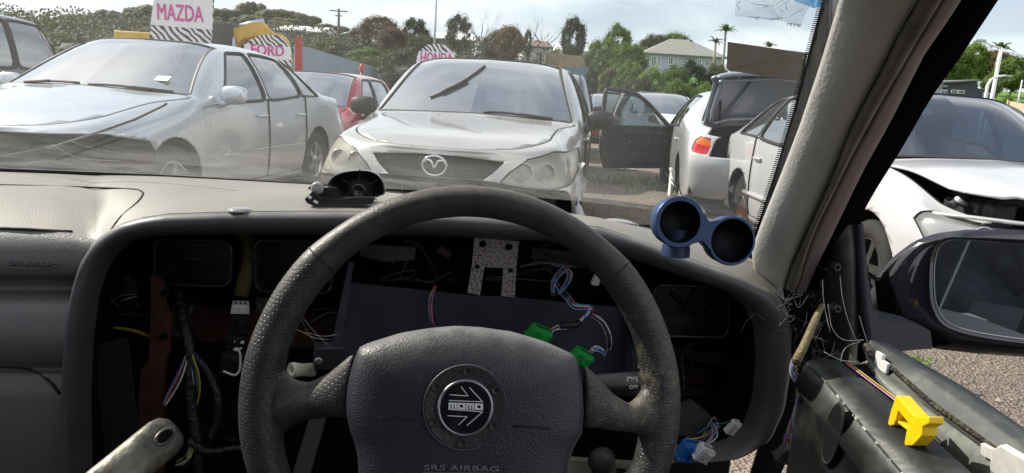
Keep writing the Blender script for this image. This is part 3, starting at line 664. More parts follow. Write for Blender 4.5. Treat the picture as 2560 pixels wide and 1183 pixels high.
for s_ in (1, -1):
    m.tube([lp(9.15, 6, s_), lp(9.15, 5, s_), lp(9.2, 4.35, s_), lp(10, 4.35, s_), lp(11, 4.4, s_), lp(11.4, 4.6, s_), lp(11.4, 6, s_)], .022, 6, smooth=3); m.tube([lp(9.2, 4.8, s_), lp(10.2, 5.4, s_), lp(11.3, 4.9, s_)], .018, 6, smooth=3)
m.build('lid_frame', _M['paint_lid'], boot)
# its open front door (seen from the inside)
hinge = V((.84, 1.38, 0)); ang = R(62)
Md = Matrix.Translation(hinge) @ Matrix.Rotation(-ang, 4, 'Z')    # door runs along +Y from the hinge, swings outwards (+x)
m = MB(); o_ = [(0, .28), (1.02, .26), (1.10, .5), (1.10, .86), (0, .88)]
Mf = Md @ Matrix(((0, 0, 1, 0), (1, 0, 0, 0), (0, 1, 0, 0), (0, 0, 0, 1))); m.prism(o_, Mf, -.06, 0, bev=.02)
dr = m.build('open_door', P('door_card', (.02, .02, .024), .75, bump=.3, bscale=60), boot)
m = MB(); m.tube([Mf @ V(q) for q in ((0, .88, -.03), (.18, 1.03, -.02), (.42, 1.22, -.01), (.66, 1.33, 0), (1.0, 1.35, 0), (1.07, 1.3, 0), (1.10, .86, -.03))], .032, 8, smooth=4); m.build('window_frame', _M['black_trim'], dr)
m = MB(); m.prism([(0.02, .86), (1.08, .86), (1.04, 1.33), (.66, 1.31), (.42, 1.2), (.16, 1.0)], Mf, -.022, -.018); m.build('door_glass', _M['side_glass'], dr)
m = MB(); m.prism([(0, .3), (1.0, .28), (1.1, .5), (1.1, .87), (0, .89)], Mf, .004, .02, bev=.006); m.build('outer_skin', _M['paint_white'], dr)
m = MB(); m.box((.17, .14, .98), (.14, .12, .12), Md, bev=.03); mo = m.build('door_mirror', _M['paint_white'], dr)
m = MB(); m.box((.17, .207, .98), (.12, .004, .095), Md); m.build('mirror_glass', _M['chrome'], mo)
m = MB(); m.box((-.068, .55, .78), (.03, .5, .05), Md, bev=.01); m.box((-.066, .35, .42), (.02, .6, .14), Md, bev=.01); m.build('door_pocket', P('door_card2', (.035, .035, .04), .7), dr)
# jack stand under it
def stand(loc, rz, label):
    t = empty('jack_stand', loc, rz, label=label, cat='stand', group='stands propping up the white sedan')
    m = MB(); m.box((-.09, 0, .17), (.035, .05, .34)); m.box((.09, 0, .17), (.035, .05, .34)); m.build('leg', _M['masking'], t); m = MB(); m.box((0, 0, .35), (.24, .06, .03)); m.build('saddle', _M['masking'], t)
q = WZ(1690, 470, .1); stand((q.x, q.y, 0), R(20), 'pale steel prop standing under the rear wheel arch of the white sedan')
# --- cars further back
ck = dict(HB)
redc = dict(HB, L=3.9, hw=.82, H=1.47, yc=.95, yr=1.7, yrr=3.2, yg=3.7, zc=1.0, zb=.84, zb2=.88, rw=.62, win=[(1.3, 2.15, 1.85, 2.15), (2.23, 3.1, 2.23, 3.0)])
make_car('red_hatchback_car', 'red hatchback between the silver sedan and the facing hatchback', 'car', dict(redc, hood0=.9), (-2.28, 8.9, -.12), R(-10), 'paint_red', detail=1, mirrors='black_trim')
suv = dict(HB, L=4.6, hw=.90, H=1.80, yc=1.2, yr=1.95, yrr=4.1, yg=4.45, zc=1.12, zn=.9, zb=1.05, zb2=1.08, zg=1.15, wb=2.7, rw=.72, wr=.35, arch=.4, win=[(1.66, 2.5, 2.1, 2.5), (2.58, 3.5, 2.58, 3.5), (3.58, 4.3, 3.58, 4.2)], tail=[(21, ('s', 4.42, 1.12), ('s', 4.5, 1.12), ('s', 4.5, 1.5), ('s', 4.42, 1.5))])
make_car('wagon_car', 'dark grey high-roofed wagon behind the silver sedan at the far left', 'car', suv, (-7.04, 6.19, 0), R(-12), 'paint_grey', mirrors=None)
make_car('wagon_car', 'dark wagon standing right behind the facing hatchback', 'car', dict(HB, L=4.0, hw=.86, H=1.60, rw=.66, yrr=3.5, yg=3.85), (.93, 9.1, 0), R(-12), 'paint_grey', mirrors='black_trim')
make_car('sedan_car', 'silver sedan further back, half hidden by the dark wagon', 'car', dict(SD_), (1.85, 13.6, 0), R(-11), 'paint_pale')
make_car('dark_red_car', 'dark red car far back beside the grass', 'car', dict(HB, hood0=.9), (4.45, 19.6, 0), R(-12), 'paint_dark_red')
make_car('pale_sedan_car', 'pale silver sedan behind the open black door', 'car', dict(SD_, H=1.46), (4.25, 13.4, 0), R(-10), 'paint_pale')
q = WZ(2600, 345, .6); make_car('blue_car', 'dark blue car beyond the white hatchback at the right edge', 'car', dict(HB), (q.x*.6+4, q.y*.6+3, 0), R(-6), 'paint_blue')
# ================= the yard, the slope behind it, trees, houses
def sstep(a, b, x): t = min(1, max(0, (x-a)/(b-a))); return t*t*(3-2*t)
def hgt(x, y):
    d = y
    z = sstep(24, 90, d)*5.4 + sstep(90, 230, d)*9*sstep(60, -40, x)
    z += sstep(45, 140, x)*2.5*sstep(30, 90, d) + sstep(150, 900, d)*14
    return z
def grid_coords(lo, hi, n, p=2.2):
    return [lo+(hi-lo)*((i/n)**p) for i in range(n+1)]
ys = [-60, -20, -5] + [i*1.0 for i in range(0, 30)] + [30+i*4 for i in range(0, 40)] + grid_coords(200, 2200, 14)
xs = sorted([-v for v in grid_coords(4, 1500, 26)] + [0] + grid_coords(4, 1500, 26))
m = MB(); vv = [[m.bm.verts.new((x, y, hgt(x, y))) for x in xs] for y in ys]
for a, b in zip(vv, vv[1:]):
    for i in range(len(xs)-1): m.face([a[i], a[i+1], b[i+1], b[i]], True)
gm = bpy.data.materials.new('yard_ground'); gm.use_nodes = True; t = gm.node_tree; n = t.nodes; l = t.links; b = n['Principled BSDF']
tc = n.new('ShaderNodeTexCoord')
def nz_(sc, det=8, rough=.6):
    z = n.new('ShaderNodeTexNoise'); z.inputs['Scale'].default_value = sc; z.inputs['Detail'].default_value = det; z.inputs['Roughness'].default_value = rough; l.new(tc.outputs['Object'], z.inputs[0]); return z.outputs[0]
def ramp(src, stops):
    r = n.new('ShaderNodeValToRGB'); l.new(src, r.inputs[0]); e = r.color_ramp.elements
    while len(e) < len(stops): e.new(.5)
    for q, (p_, c_) in zip(e, stops): q.position = p_; q.color = (*c_, 1)
    return r.outputs[0]
def mixc(f, a, b_):
    q = n.new('ShaderNodeMixRGB'); l.new(f, q.inputs[0]); l.new(a, q.inputs[1]); l.new(b_, q.inputs[2]); return q.outputs[0]
base = ramp(nz_(.55), [(.33, (.09, .085, .08)), (.47, (.16, .14, .12)), (.62, (.28, .215, .16))])
stones = n.new('ShaderNodeTexVoronoi'); stones.inputs['Scale'].default_value = 75; l.new(tc.outputs['Object'], stones.inputs['Vector'])
sc_ = ramp(stones.outputs['Color'], [(.1, (.07, .055, .042)), (.55, (.20, .155, .115)), (.95, (.42, .33, .24))])
q = n.new('ShaderNodeMixRGB'); q.inputs[0].default_value = .5; l.new(base, q.inputs[1]); l.new(sc_, q.inputs[2]); yard = q.outputs[0]
grass = ramp(nz_(1.4), [(.35, (.05, .12, .015)), (.6, (.13, .24, .03))])
sx = n.new('ShaderNodeSeparateXYZ'); l.new(tc.outputs['Object'], sx.inputs[0])
sc2 = n.new('ShaderNodeMapRange'); sc2.inputs['From Min'].default_value = 5; sc2.inputs['From Max'].default_value = 2; l.new(sx.outputs['X'], sc2.inputs['Value']); grass = mixc(sc2.outputs[0], grass, ramp(nz_(.5), [(.35, (.03, .035, .015)), (.6, (.08, .08, .035))]))
mr = n.new('ShaderNodeMapRange'); mr.inputs['From Min'].default_value = 25; mr.inputs['From Max'].default_value = 29; l.new(sx.outputs['Y'], mr.inputs['Value'])
wd = n.new('ShaderNodeMapRange'); wd.inputs['From Min'].default_value = .62; wd.inputs['From Max'].default_value = .7; wd.inputs['To Max'].default_value = .5; l.new(nz_(.9, 6), wd.inputs['Value'])
ad = n.new('ShaderNodeMath'); ad.operation = 'MAXIMUM'; l.new(mr.outputs[0], ad.inputs[0]); l.new(wd.outputs[0], ad.inputs[1])
l.new(mixc(ad.outputs[0], yard, grass), b.inputs['Base Color']); b.inputs['Roughness'].default_value = .88
bp = n.new('ShaderNodeBump'); bp.inputs['Strength'].default_value = .8; bp.inputs['Distance'].default_value = .02; l.new(stones.outputs['Distance'], bp.inputs['Height']); l.new(bp.outputs[0], b.inputs['Normal'])
tag(m.build('ground', gm), kind='structure')
# loose stones (nobody could count them)
rs = random.Random(11); m = MB()
def stone(m, x, y, r):
    c = V((x, y, hgt(x, y)+r*.25)); vs = []
    for d in ((1, 0, 0), (-1, 0, 0), (0, 1, 0), (0, -1, 0), (0, 0, .8), (0, 0, -.6)):
        vs.append(m.bm.verts.new(c+V(d)*r*rs.uniform(.6, 1.25)))
    for a, b_, c_ in ((0, 2, 4), (2, 1, 4), (1, 3, 4), (3, 0, 4), (2, 0, 5), (1, 2, 5), (3, 1, 5), (0, 3, 5)): m.face([vs[a], vs[b_], vs[c_]])
for k in range(5200):
    if k % 2: x, y = rs.uniform(1.1, 4.2), rs.uniform(.9, 4.5)
    else: x, y = rs.uniform(.4, 4.6), rs.uniform(4.5, 14)
    m.mi = rs.choice((0, 0, 1, 2)); stone(m, x, y, rs.uniform(.003, .010)*(1 if rs.random() < .95 else 2))
tag(m.build('gravel', [P('stone_a', (.15, .14, .13), .9), P('stone_b', (.33, .27, .21), .9), P('stone_c', (.07, .07, .07), .9)]), kind='stuff')
# weeds
m = MB()
for k in range(1100):
    if k < 500: x, y = rs.gauss(3.0, .55), rs.gauss(10.2, .5)
    else: x, y = rs.uniform(1.5, 5), rs.gauss(15.5, .8)
    a = rs.uniform(0, 6.28); h = rs.uniform(.02, .08); dx, dy = .012*math.cos(a), .012*math.sin(a)
    m.poly([(x-dx, y-dy, 0), (x+dx, y+dy, 0), (x+dy*2.5, y-dx*2.5, h)])
for k in range(120):
    x, y = rs.gauss(2.25, .05), rs.gauss(3.0, .05); a = rs.uniform(0, 6.28); h = rs.uniform(.01, .035)
    m.poly([(x-.004*math.cos(a), y-.004*math.sin(a), 0), (x+.004*math.cos(a), y+.004*math.sin(a), 0), (x+.02*math.cos(a*3), y+.02*math.sin(a*3), h)])
tag(m.build('weeds', P('weed', (.10, .20, .03), .8)), kind='stuff')
# ---- foliage
def leafmat(name, c1, c2, sc=.5):
    if name in _M: return _M[name]
    m_ = bpy.data.materials.new(name); m_.use_nodes = True; t = m_.node_tree; n = t.nodes; l = t.links; b = n['Principled BSDF']
    c = n.new('ShaderNodeTexCoord'); z = n.new('ShaderNodeTexNoise'); z.inputs['Scale'].default_value = sc; z.inputs['Detail'].default_value = 5; l.new(c.outputs['Object'], z.inputs[0])
    r = n.new('ShaderNodeValToRGB'); r.color_ramp.elements[0].position = .32; r.color_ramp.elements[1].position = .66; r.color_ramp.elements[0].color = (*c1, 1); r.color_ramp.elements[1].color = (*c2, 1)
    l.new(z.outputs[0], r.inputs[0]); l.new(r.outputs[0], b.inputs['Base Color']); b.inputs['Roughness'].default_value = .7
    tl = n.new('ShaderNodeBsdfTranslucent'); l.new(r.outputs[0], tl.inputs[0]); ms = n.new('ShaderNodeMixShader'); ms.inputs[0].default_value = .35
    l.new(b.outputs[0], ms.inputs[1]); l.new(tl.outputs[0], ms.inputs[2]); l.new(ms.outputs[0], n['Material Output'].inputs[0]); _M[name] = m_; return m_
bark = P('bark', (.12, .09, .065), .9, var=.4, vscale=6)
LEAF = dict(dark=leafmat('leaf_dark', (.022, .035, .015), (.07, .095, .03)), olive=leafmat('leaf_olive', (.05, .055, .022), (.13, .13, .045)),
            brown=leafmat('leaf_brown', (.07, .055, .03), (.19, .12, .045)), green=leafmat('leaf_green', (.05, .10, .015), (.17, .26, .04)),
            bright=leafmat('leaf_bright', (.08, .15, .02), (.22, .33, .05)))
def crown_mesh(seed, leaf=.05, n_cl=46, n_l=52, squash=.8, low=.25, core=.5):
    """unit-sized crown: x, y in -.5...5, z in low..1"""
    r_ = random.Random(seed); m = MB(); cl = []
    for k in range(n_cl):
        a = r_.uniform(0, 6.283); zz = r_.uniform(-1, 1); rr = r_.uniform(.45, 1)**.5*(1-zz*zz)**.5
        c = V((.38*rr*math.cos(a), .38*rr*math.sin(a), (low+1)/2+(1-low)/2*.82*zz)); cl.append((c, r_.uniform(.07, .16)))
    for c, cr_ in cl:
        tmp = bmesh.ops.create_icosphere(m.bm, subdivisions=1, radius=1)
        for v in tmp['verts']: v.co = c+v.co*cr_*core*(r_.uniform(.6, 1.2) if core < .8 else r_.uniform(.85, 1.05))
        for j in range(n_l):
            d = V((r_.gauss(0, 1), r_.gauss(0, 1), r_.gauss(0, 1)*squash)).normalized()*cr_*r_.uniform(.55, 1.08); p = c+d if core < .8 else c+d.normalized()*cr_*r_.uniform(.7, 1.0)
            u = V((r_.gauss(0, 1), r_.gauss(0, 1), r_.gauss(0, .7))).normalized(); v = u.cross(d.normalized()+V((0, 0, .3)));
            if v.length < 1e-3: continue
            v = v.normalized(); s_ = leaf*r_.uniform(.5, 1.2); m.poly([p-u*s_, p-v*s_*.5, p+u*s_, p+v*s_*.5])
    me = bpy.data.meshes.new('crown'); m.bm.to_mesh(me); m.bm.free(); return me
def limb(m, a, b, r0, r1, n=5, depth=0, rr=None, spread=.5):
    mid = a.lerp(b, .5)+V((rr.uniform(-1, 1), rr.uniform(-1, 1), 0))*(b-a).length*.07
    m.tube([a, mid, b], [r0, (r0+r1)/2, r1], n, caps=False)
    if depth > 0:
        for k in range(3 if depth > 1 else 3):
            s0 = a.lerp(b, rr.uniform(.45, 1)); d = (b-a).normalized()+V((rr.uniform(-1, 1), rr.uniform(-1, 1), rr.uniform(-.1, .7)))*spread
            limb(m, s0, s0+d.normalized()*(b-a).length*rr.uniform(.55, .8), r1*.9, r1*.35, max(3, n-1), depth-1, rr, spread)
def trunk_mesh(seed, depth=1, spread=.6):
    r_ = random.Random(seed); m = MB(); top = V((r_.uniform(-.04, .04), r_.uniform(-.04, .04), .5)); limb(m, V((0, 0, -.03)), top, .028, .016, 6, 0, r_)
    for k in range(6):
        a = r_.uniform(0, 6.28); s0 = V((0, 0, 0)).lerp(top, r_.uniform(.5, 1)); limb(m, s0, s0+V((.25*math.cos(a), .25*math.sin(a), r_.uniform(.15, .4))), .012, .004, 4, depth, r_, spread)
    me = bpy.data.meshes.new('trunk'); m.bm.to_mesh(me); m.bm.free(); me.materials.append(bark); return me
CR = {}; TR = [trunk_mesh(s) for s in (1, 2, 3)]; BARE = [trunk_mesh(s, 3, .8) for s in (8, 9)]
def crown(kind, var, shape):
    k = (kind, var, shape)
    if k not in CR:
        low = {'tree': .28, 'bush': 0.0, 'pine': .35, 'ridge': 0.0}[shape]; me = crown_mesh(100+var*7+len(shape), .018 if shape in ('tree', 'pine') else .010 if shape == 'ridge' else .02, 95 if shape != 'pine' else 50, 125 if shape != 'pine' else 100, low=low, core=.9 if shape == 'ridge' else .5); me.materials.append(LEAF[kind]); CR[k] = me
    return CR[k]
rt = random.Random(5)
def tree(px, top, Y, wd_, kind, label, group=None, shape='tree', var=None, base=None, name=None, bare=False):
    """top: photo row of the crown's top; Y: distance; wd_: crown width in photo pixels"""
    p = WY(px, top, Y); g = hgt(p.x, p.y) if base is None else base; h = max(p.z-g, .6); wm = wd_/FPX*(p-CAMP).dot(_F); var = rt.randrange(3) if var is None else var
    nm = name or ('bush' if shape == 'bush' else 'bare_tree' if bare else 'tree')
    o = empty(nm, (p.x, p.y, g), rt.uniform(0, 6.28), label=label, cat='bush' if shape == 'bush' else 'tree', group=group)
    if shape != 'bush' or bare:
        tr_ = put('trunk', BARE[var % 2] if bare else TR[var], None, o); k = 1.0 if bare else 1; tr_.scale = (wm*(1.3 if bare else .9), wm*(1.3 if bare else .9), h)
    if not bare:
        c = put('crown', crown(kind, var, shape), None, o); c.scale = (wm*1.05, wm*1.05, h*1.02)
    return o
G1 = 'trees of the wooded ridge on the left'
sky_l = [(-900, 20), (-500, 25), (-200, 30), (0, 40), (100, 52), (200, 30), (300, 22), (440, 12), (560, 18), (640, 2), (700, 16), (750, 30), (800, 52), (860, 58)]
def itp(tab, x):
    for (a, b_), (c_, d) in zip(tab, tab[1:]):
        if a <= x <= c_: return b_+(d-b_)*(x-a)/(c_-a)
    return tab[0][1] if x < tab[0][0] else tab[-1][1]
x = -800
while x < 880:
    tree(x, itp(sky_l, x)+rt.uniform(-2, 8), rt.uniform(100, 118), rt.uniform(120, 190), rt.choice(['dark', 'olive', 'olive']), 'bushy dull green tree on the wooded ridge behind the silver sedan', G1, shape='ridge'); x += rt.uniform(48, 80)
x = -800
while x < 900:
    tree(x, itp(sky_l, x)+rt.uniform(26, 48), rt.uniform(78, 92), rt.uniform(110, 160), rt.choice(['dark', 'olive', 'brown']), 'bushy dull green tree on the wooded ridge behind the silver sedan', G1, shape='ridge'); x += rt.uniform(60, 95)
m = MB(); r_ = random.Random(77)     # low scrub at the foot of the ridge
for k in range(70000):
    px = r_.uniform(-700, 1400) if k < 40000 else r_.uniform(-600, 700); Y = r_.uniform(62, 80) if k < 40000 else r_.uniform(44, 62); p = WY(px, 100, Y); g = hgt(p.x, p.y); z = g+r_.random()**1.6*(2.6 if k < 40000 else 1.5)*(.75+.6*noise.noise(V((p.x*.2, p.y*.2, 0)))); c = V((p.x, p.y, z)); u = V((r_.gauss(0, 1), r_.gauss(0, 1), r_.gauss(0, 1))).normalized()*.15; v = u.orthogonal().normalized()*.09
    m.poly([c-u, c-v, c+u, c+v])
for k in range(170):
    px = r_.uniform(-800, 1400) if k < 90 else r_.uniform(-700, 700); Y = r_.uniform(64, 82) if k < 90 else r_.uniform(46, 66); p = WY(px, 100, Y); g = hgt(p.x, p.y); q = bmesh.ops.create_icosphere(m.bm, subdivisions=3, radius=1); sx_, sz_ = r_.uniform(.7, 1.5), r_.uniform(.7, 1.5)
    for v in q['verts']: d = 1+.35*noise.noise(v.co*2.2+V((k, 0, 0)))+.18*noise.noise(v.co*6+V((0, k, 0))); v.co = V((p.x+v.co.x*sx_*d, p.y+v.co.y*sx_*d, g+v.co.z*sz_*d))
tag(m.build('undergrowth', leafmat('leaf_scrub', (.03, .042, .016), (.09, .095, .04), .15)), kind='stuff')
T = lambda *a, **k: tree(*a, **k)
T(905, 68, 70, 80, 'brown', 'low rusty brown tree just right of the power pole')
T(950, 42, 66, 120, 'brown', 'tall thin-topped rusty tree left of the tall thin mast')
T(985, 70, 58, 100, 'brown', 'orange brown bushy tree over the blue grey fence')
T(1040, 46, 64, 80, 'dark', 'dark layered tree just left of the tall thin mast')
T(1062, 90, 55, 110, 'olive', 'broad olive tree below the dark layered tree left of the mast')
T(830, 100, 52, 150, 'olive', 'broad olive bush tree above the blue grey fence, near the red post', shape='bush')
T(920, 118, 50, 130, 'green', 'green bush behind the blue grey fence', shape='bush')
T(1010, 120, 46, 150, 'olive', 'olive bush beside the left edge of the rounded sign', shape='bush')
T(1148, 38, 60, 84, 'dark', 'dark pine-like tree just right of the tall thin mast', shape='pine')
T(1210, 34, 66, 100, 'dark', 'bare winter tree right of the pine-like tree', bare=True, var=0)
T(1245, 78, 58, 90, 'olive', 'olive tree behind the facing hatchback roof, left one of a touching pair')
T(1275, 66, 56, 90, 'brown', 'brownish tree behind the facing hatchback roof, right one of a touching pair')
T(1322, 74, 62, 26, 'dark', 'small dark tuft of a tree on a thin trunk left of the large bare tree', shape='pine')
T(1366, 58, 70, 100, 'dark', 'large grey leafless tree behind the brown-roofed house', bare=True, var=1)
T(1438, 44, 60, 74, 'dark', 'tall dark rounded tree between leafless tree and green trees')
T(1548, 62, 56, 84, 'green', 'tall bright green tree left of the blue weatherboard house')
T(1510, 100, 52, 110, 'green', 'pale green spreading tree at the foot of the tall bright green tree')
T(1575, 108, 50, 120, 'green', 'broad green tree between the tall green tree and the blue house')
T(1640, 88, 92, 90, 'olive', 'olive tree behind the left end of the blue house roof')
T(1690, 84, 95, 110, 'green', 'green tree crown showing above the blue house roof')
T(1482, 168, 33, 42, 'dark', 'small dark round tree standing alone on the grass slope')
for px, tp, Y, wd_, kd, lb in ((1530, 168, 38, 90, 'olive', 'olive bush on the slope right of the small round tree'), (1580, 150, 36, 90, 'green', 'green bush on the slope above the open black door'), (1632, 165, 34, 90, 'bright', 'yellow green bush above the roof of the pale sedan'),
                               (1690, 160, 35, 100, 'green', 'green bush below the left corner of the blue house'), (1735, 146, 36, 90, 'dark', 'dark rounded bush in front of the blue house'), (1795, 158, 36, 90, 'olive', 'olive bush left of the raised boot lid'), (1860, 165, 38, 120, 'green', 'green bush behind the raised boot lid'),
                               (1600, 192, 31, 120, 'dark', 'low dark bush right behind the roof of the pale sedan'), (1700, 198, 30, 120, 'green', 'low green bush between pale sedan and raised boot lid'), (1770, 205, 30, 90, 'bright', 'lowest bright bush beside the raised boot lid'), (1950, 170, 40, 160, 'dark', 'dark bush behind the brown label on the windscreen')):
    T(px, tp, Y, wd_, kd, lb, shape='bush')
T(2395, 120, 62, 110, 'green', 'green tree at the left of those above the dark building', name='tree'); T(2440, 106, 66, 90, 'bright', 'tall bright green tree above the middle of the dark building')
T(2490, 128, 72, 120, 'brown', 'brownish thin tree behind the lamp posts', var=1); T(2545, 142, 62, 110, 'green', 'tall green tree right of the tall lamp post')
T(2350, 150, 70, 90, 'olive', 'olive tree hugging the black window frame at the far right'); T(2620, 130, 66, 120, 'green', 'green tree cut by the right edge of the picture')
T(2482, 190, 55, 60, 'green', 'leafy green tree between the two lamp posts'); T(2435, 190, 60, 30, 'bright', 'small round bush on the dark building roofline', shape='bush'); T(2522, 236, 46, 34, 'bright', 'small clipped bush beside the wooden fence', shape='bush')
# palms
def palm(px, top, Y, sz, label, n=13, group=None):
    p = WY(px, top, Y); g = hgt(p.x, p.y); h = p.z-g; k = sz/FPX*Y; o = empty('palm_tree', (p.x, p.y, g), rt.uniform(0, 6), label=label, cat='tree', group=group)
    m = MB(); m.tube([(0, 0, 0), (.1, 0, h*.5), (0, .05, h-k*.35)], [.16, .12, .10], 7); m.build('trunk', P('palm_bark', (.3, .27, .22), .8, var=.3, vscale=3), o)
    m = MB()
    for j in range(n):
        a = j*2.4; el = rt.uniform(.1, 1.1); pts = [V((0, 0, h-k*.3))+V((math.cos(a)*t*math.cos(el), math.sin(a)*t*math.cos(el), math.sin(el)*t-.75*t*t/k))*1.0 for t in [k*.6*i/7 for i in range(8)]]
        for i in range(7):
            s_ = V((-math.sin(a), math.cos(a), -.5)); s2 = V((math.sin(a), -math.cos(a), -.5)); ww = k*.13*(1-i/8); m.poly([pts[i], pts[i]+s_*ww, pts[i+1]+s_*ww*.8, pts[i+1]]); m.poly([pts[i], pts[i]+s2*ww, pts[i+1]+s2*ww*.8, pts[i+1]])
    m.build('crown', LEAF['green'], o)
palm(1818, 58, 64, 52, 'taller palm of the pair right of the blue house'); palm(1790, 88, 60, 44, 'shorter palm of the pair right of the blue house'); palm(1925, 102, 60, 40, 'palm top peeping over the brown windscreen label'); palm(2505, 100, 64, 60, 'spiky palm behind the head of the tall lamp post')
# ---- houses
WH = P('house_white', (.72, .72, .70), .7, var=.1, vscale=2); BLU = P('house_blue', (.46, .47, .58), .7, var=.08, vscale=2); ROOF = P('roof_grey', (.26, .25, .23), .8, var=.25, vscale=5); BRN = P('roof_brown', (.17, .12, .10), .8, var=.2); GLS = P('pane_dark', (.05, .07, .09), .08, coat=1)
LITE = P('roof_white', (.78, .78, .76), .5, var=.1); DKB = P('cladding_dark', (.05, .052, .06), .7, var=.2, vscale=3)
def house(name, label, px0, px1, py_eave, py_base, Y, depth, mats, ridge=1.6, over=.45, windows=(), turn=0, hip=True, cat='house'):
    a = WY(px0, (py_eave+py_base)/2, Y); b_ = WY(px1, (py_eave+py_base)/2, Y); z1 = WY((px0+px1)/2, py_eave, Y).z; z0 = min(WY((px0+px1)/2, py_base, Y).z, hgt((a.x+b_.x)/2, Y)); L_ = b_.x-a.x
    o = empty(name, ((a.x+b_.x)/2, Y, z0), turn, label=label, cat=cat); H_ = z1-z0
    m = MB(); m.box((0, depth/2, H_/2-.5), (L_, depth, H_+1)); m.build('wall', mats[0], o)
    m = MB(); x0, x1, y0, y1 = -L_/2-over, L_/2+over, -over, depth+over; rx = min(depth/2, L_/2-.3) if hip else -over*.0
    c = [V((x0, y0, H_)), V((x1, y0, H_)), V((x1, y1, H_)), V((x0, y1, H_))]; r0, r1 = V((x0+(rx if hip else 0), depth/2, H_+ridge)), V((x1-(rx if hip else 0), depth/2, H_+ridge))
    for f in ((c[0], c[1], r1, r0), (c[2], c[3], r0, r1), (c[3], c[0], r0), (c[1], c[2], r1)): m.poly(f)
    m.build('roof', mats[1], o, solid=.12)
    for (u0, u1, v0, v1) in windows:     # fractions along the wall, up the wall
        f = MB(); cx, cz = (u0+u1)/2*L_-L_/2, (v0+v1)/2*H_; ww, hh = (u1-u0)*L_, (v1-v0)*H_; t_ = .09
        for q in (((cx, -.03, cz-hh/2), (ww+t_, .1, t_)), ((cx, -.03, cz+hh/2), (ww+t_, .1, t_)), ((cx-ww/2, -.031, cz), (t_, .1, hh)), ((cx+ww/2, -.031, cz), (t_, .1, hh)), ((cx, -.029, cz), (t_*.7, .09, hh))): f.box(*q)
        fo = f.build('window', WH, o); g = MB(); g.box((cx, -.01, cz), (ww, .04, hh)); g.build('pane', GLS, fo)
    return o
hb_ = house('house', 'blue weatherboard house with grey hipped roof above the bushes', 1618, 1806, 138, 172, 74, 7, [BLU, ROOF], 1.9, windows=((.06, .12, .35, .85), (.14, .18, .35, .85), (.28, .34, .5, .85), (.58, .63, .5, .85), (.66, .71, .5, .85), (.76, .81, .5, .85), (.86, .92, .5, .85)), turn=R(-4))
m = MB(); m.box((1.2, 3.2, 3.3), (.35, .35, 1.4)); m.build('chimney', ROOF, hb_)
m = MB(); q = [(1.5, 1.2), (4.3, 1.2), (4.3, 6), (1.5, 6)]
house('house', 'white house with dark brown roof behind the facing hatchback roof', 1306, 1368, 116, 150, 68, 7, [WH, BRN], .8, windows=((.12, .32, .1, .75), (.55, .8, .2, .8)), hip=False)
house('house', 'small house with a white gable roof over the brown fence, left one of two', 1398, 1438, 126, 142, 80, 6, [WH, LITE], .9)
house('house', 'small house with a white gable roof over the brown fence, right one of two', 1448, 1472, 128, 142, 82, 5, [WH, LITE], .9)
house('shed', 'long low shed with a white roof above the mast-side trees', 1096, 1180, 98, 130, 76, 8, [P('shed_grey', (.25, .28, .30), .7), LITE], .9, cat='shed', hip=False)
house('shed', 'long white-roofed shed on the ridge behind the yellow excavator', 690, 796, 77, 95, 74, 8, [P('shed_grey', (.25, .28, .30), .7), LITE], .8, cat='shed', hip=False, turn=R(-6))
# dark building through the side window
Y = 46; p0 = WY(2350, 262, Y); p1 = WY(2482, 300, Y); z = lambda py, px=2415: WY(px, py, Y).z
o = empty('building', ((p0.x+p1.x)/2, Y, hgt((p0.x+p1.x)/2, Y)), 0, label='dark clad building with a stepped flat roof behind the white hatchback', cat='building'); ox, oz = o.location.x, o.location.z
Mo = Matrix(((1, 0, 0, -ox), (0, 0, 1, 0), (0, 1, 0, -oz), (0, 0, 0, 1)))
P2 = lambda px, py: (WY(px, py, Y).x, WY(px, py, Y).z)
b0 = oz-1
m = MB(); pl = [P2(2368, 206), P2(2441, 202), P2(2443, 220), P2(2480, 229)]; m.prism([(pl[0][0], b0)]+pl+[(pl[-1][0], b0)], Mo, 0, 7); m.build('wall', DKB, o, fix=True)
m = MB(); m.prism([(P2(2330, 209)[0], b0), P2(2330, 211), P2(2369, 207), (P2(2369, 207)[0], b0)], Mo, .3, 7); m.build('side_wall', WH, o, fix=True)
m = MB(); m.prism([P2(2328, 205), P2(2442, 199), P2(2442, 202), P2(2328, 209)], Mo, -.3, 7.3); m.build('roof', P('roof_edge', (.2, .2, .21), .6), o, fix=True)
for (x0, y0, x1, y1) in ((2377, 224, 2409, 235), (2457, 232, 2476, 248), (2352, 212, 2366, 218), (2352, 224, 2366, 238)):
    a, b_ = P2(x0, y0), P2(x1, y1); cx, cz = (a[0]+b_[0])/2-ox, (a[1]+b_[1])/2-oz; ww, hh = b_[0]-a[0], a[1]-b_[1]
    m = MB(); m.box((cx, -.03, cz), (ww, .1, hh)); w_ = m.build('window', WH, o); m = MB()
    for s_ in (-1, 1): m.box((cx+s_*ww*.25, -.06, cz), (ww*.40, .08, hh*.72))
    m.build('pane', GLS, w_)
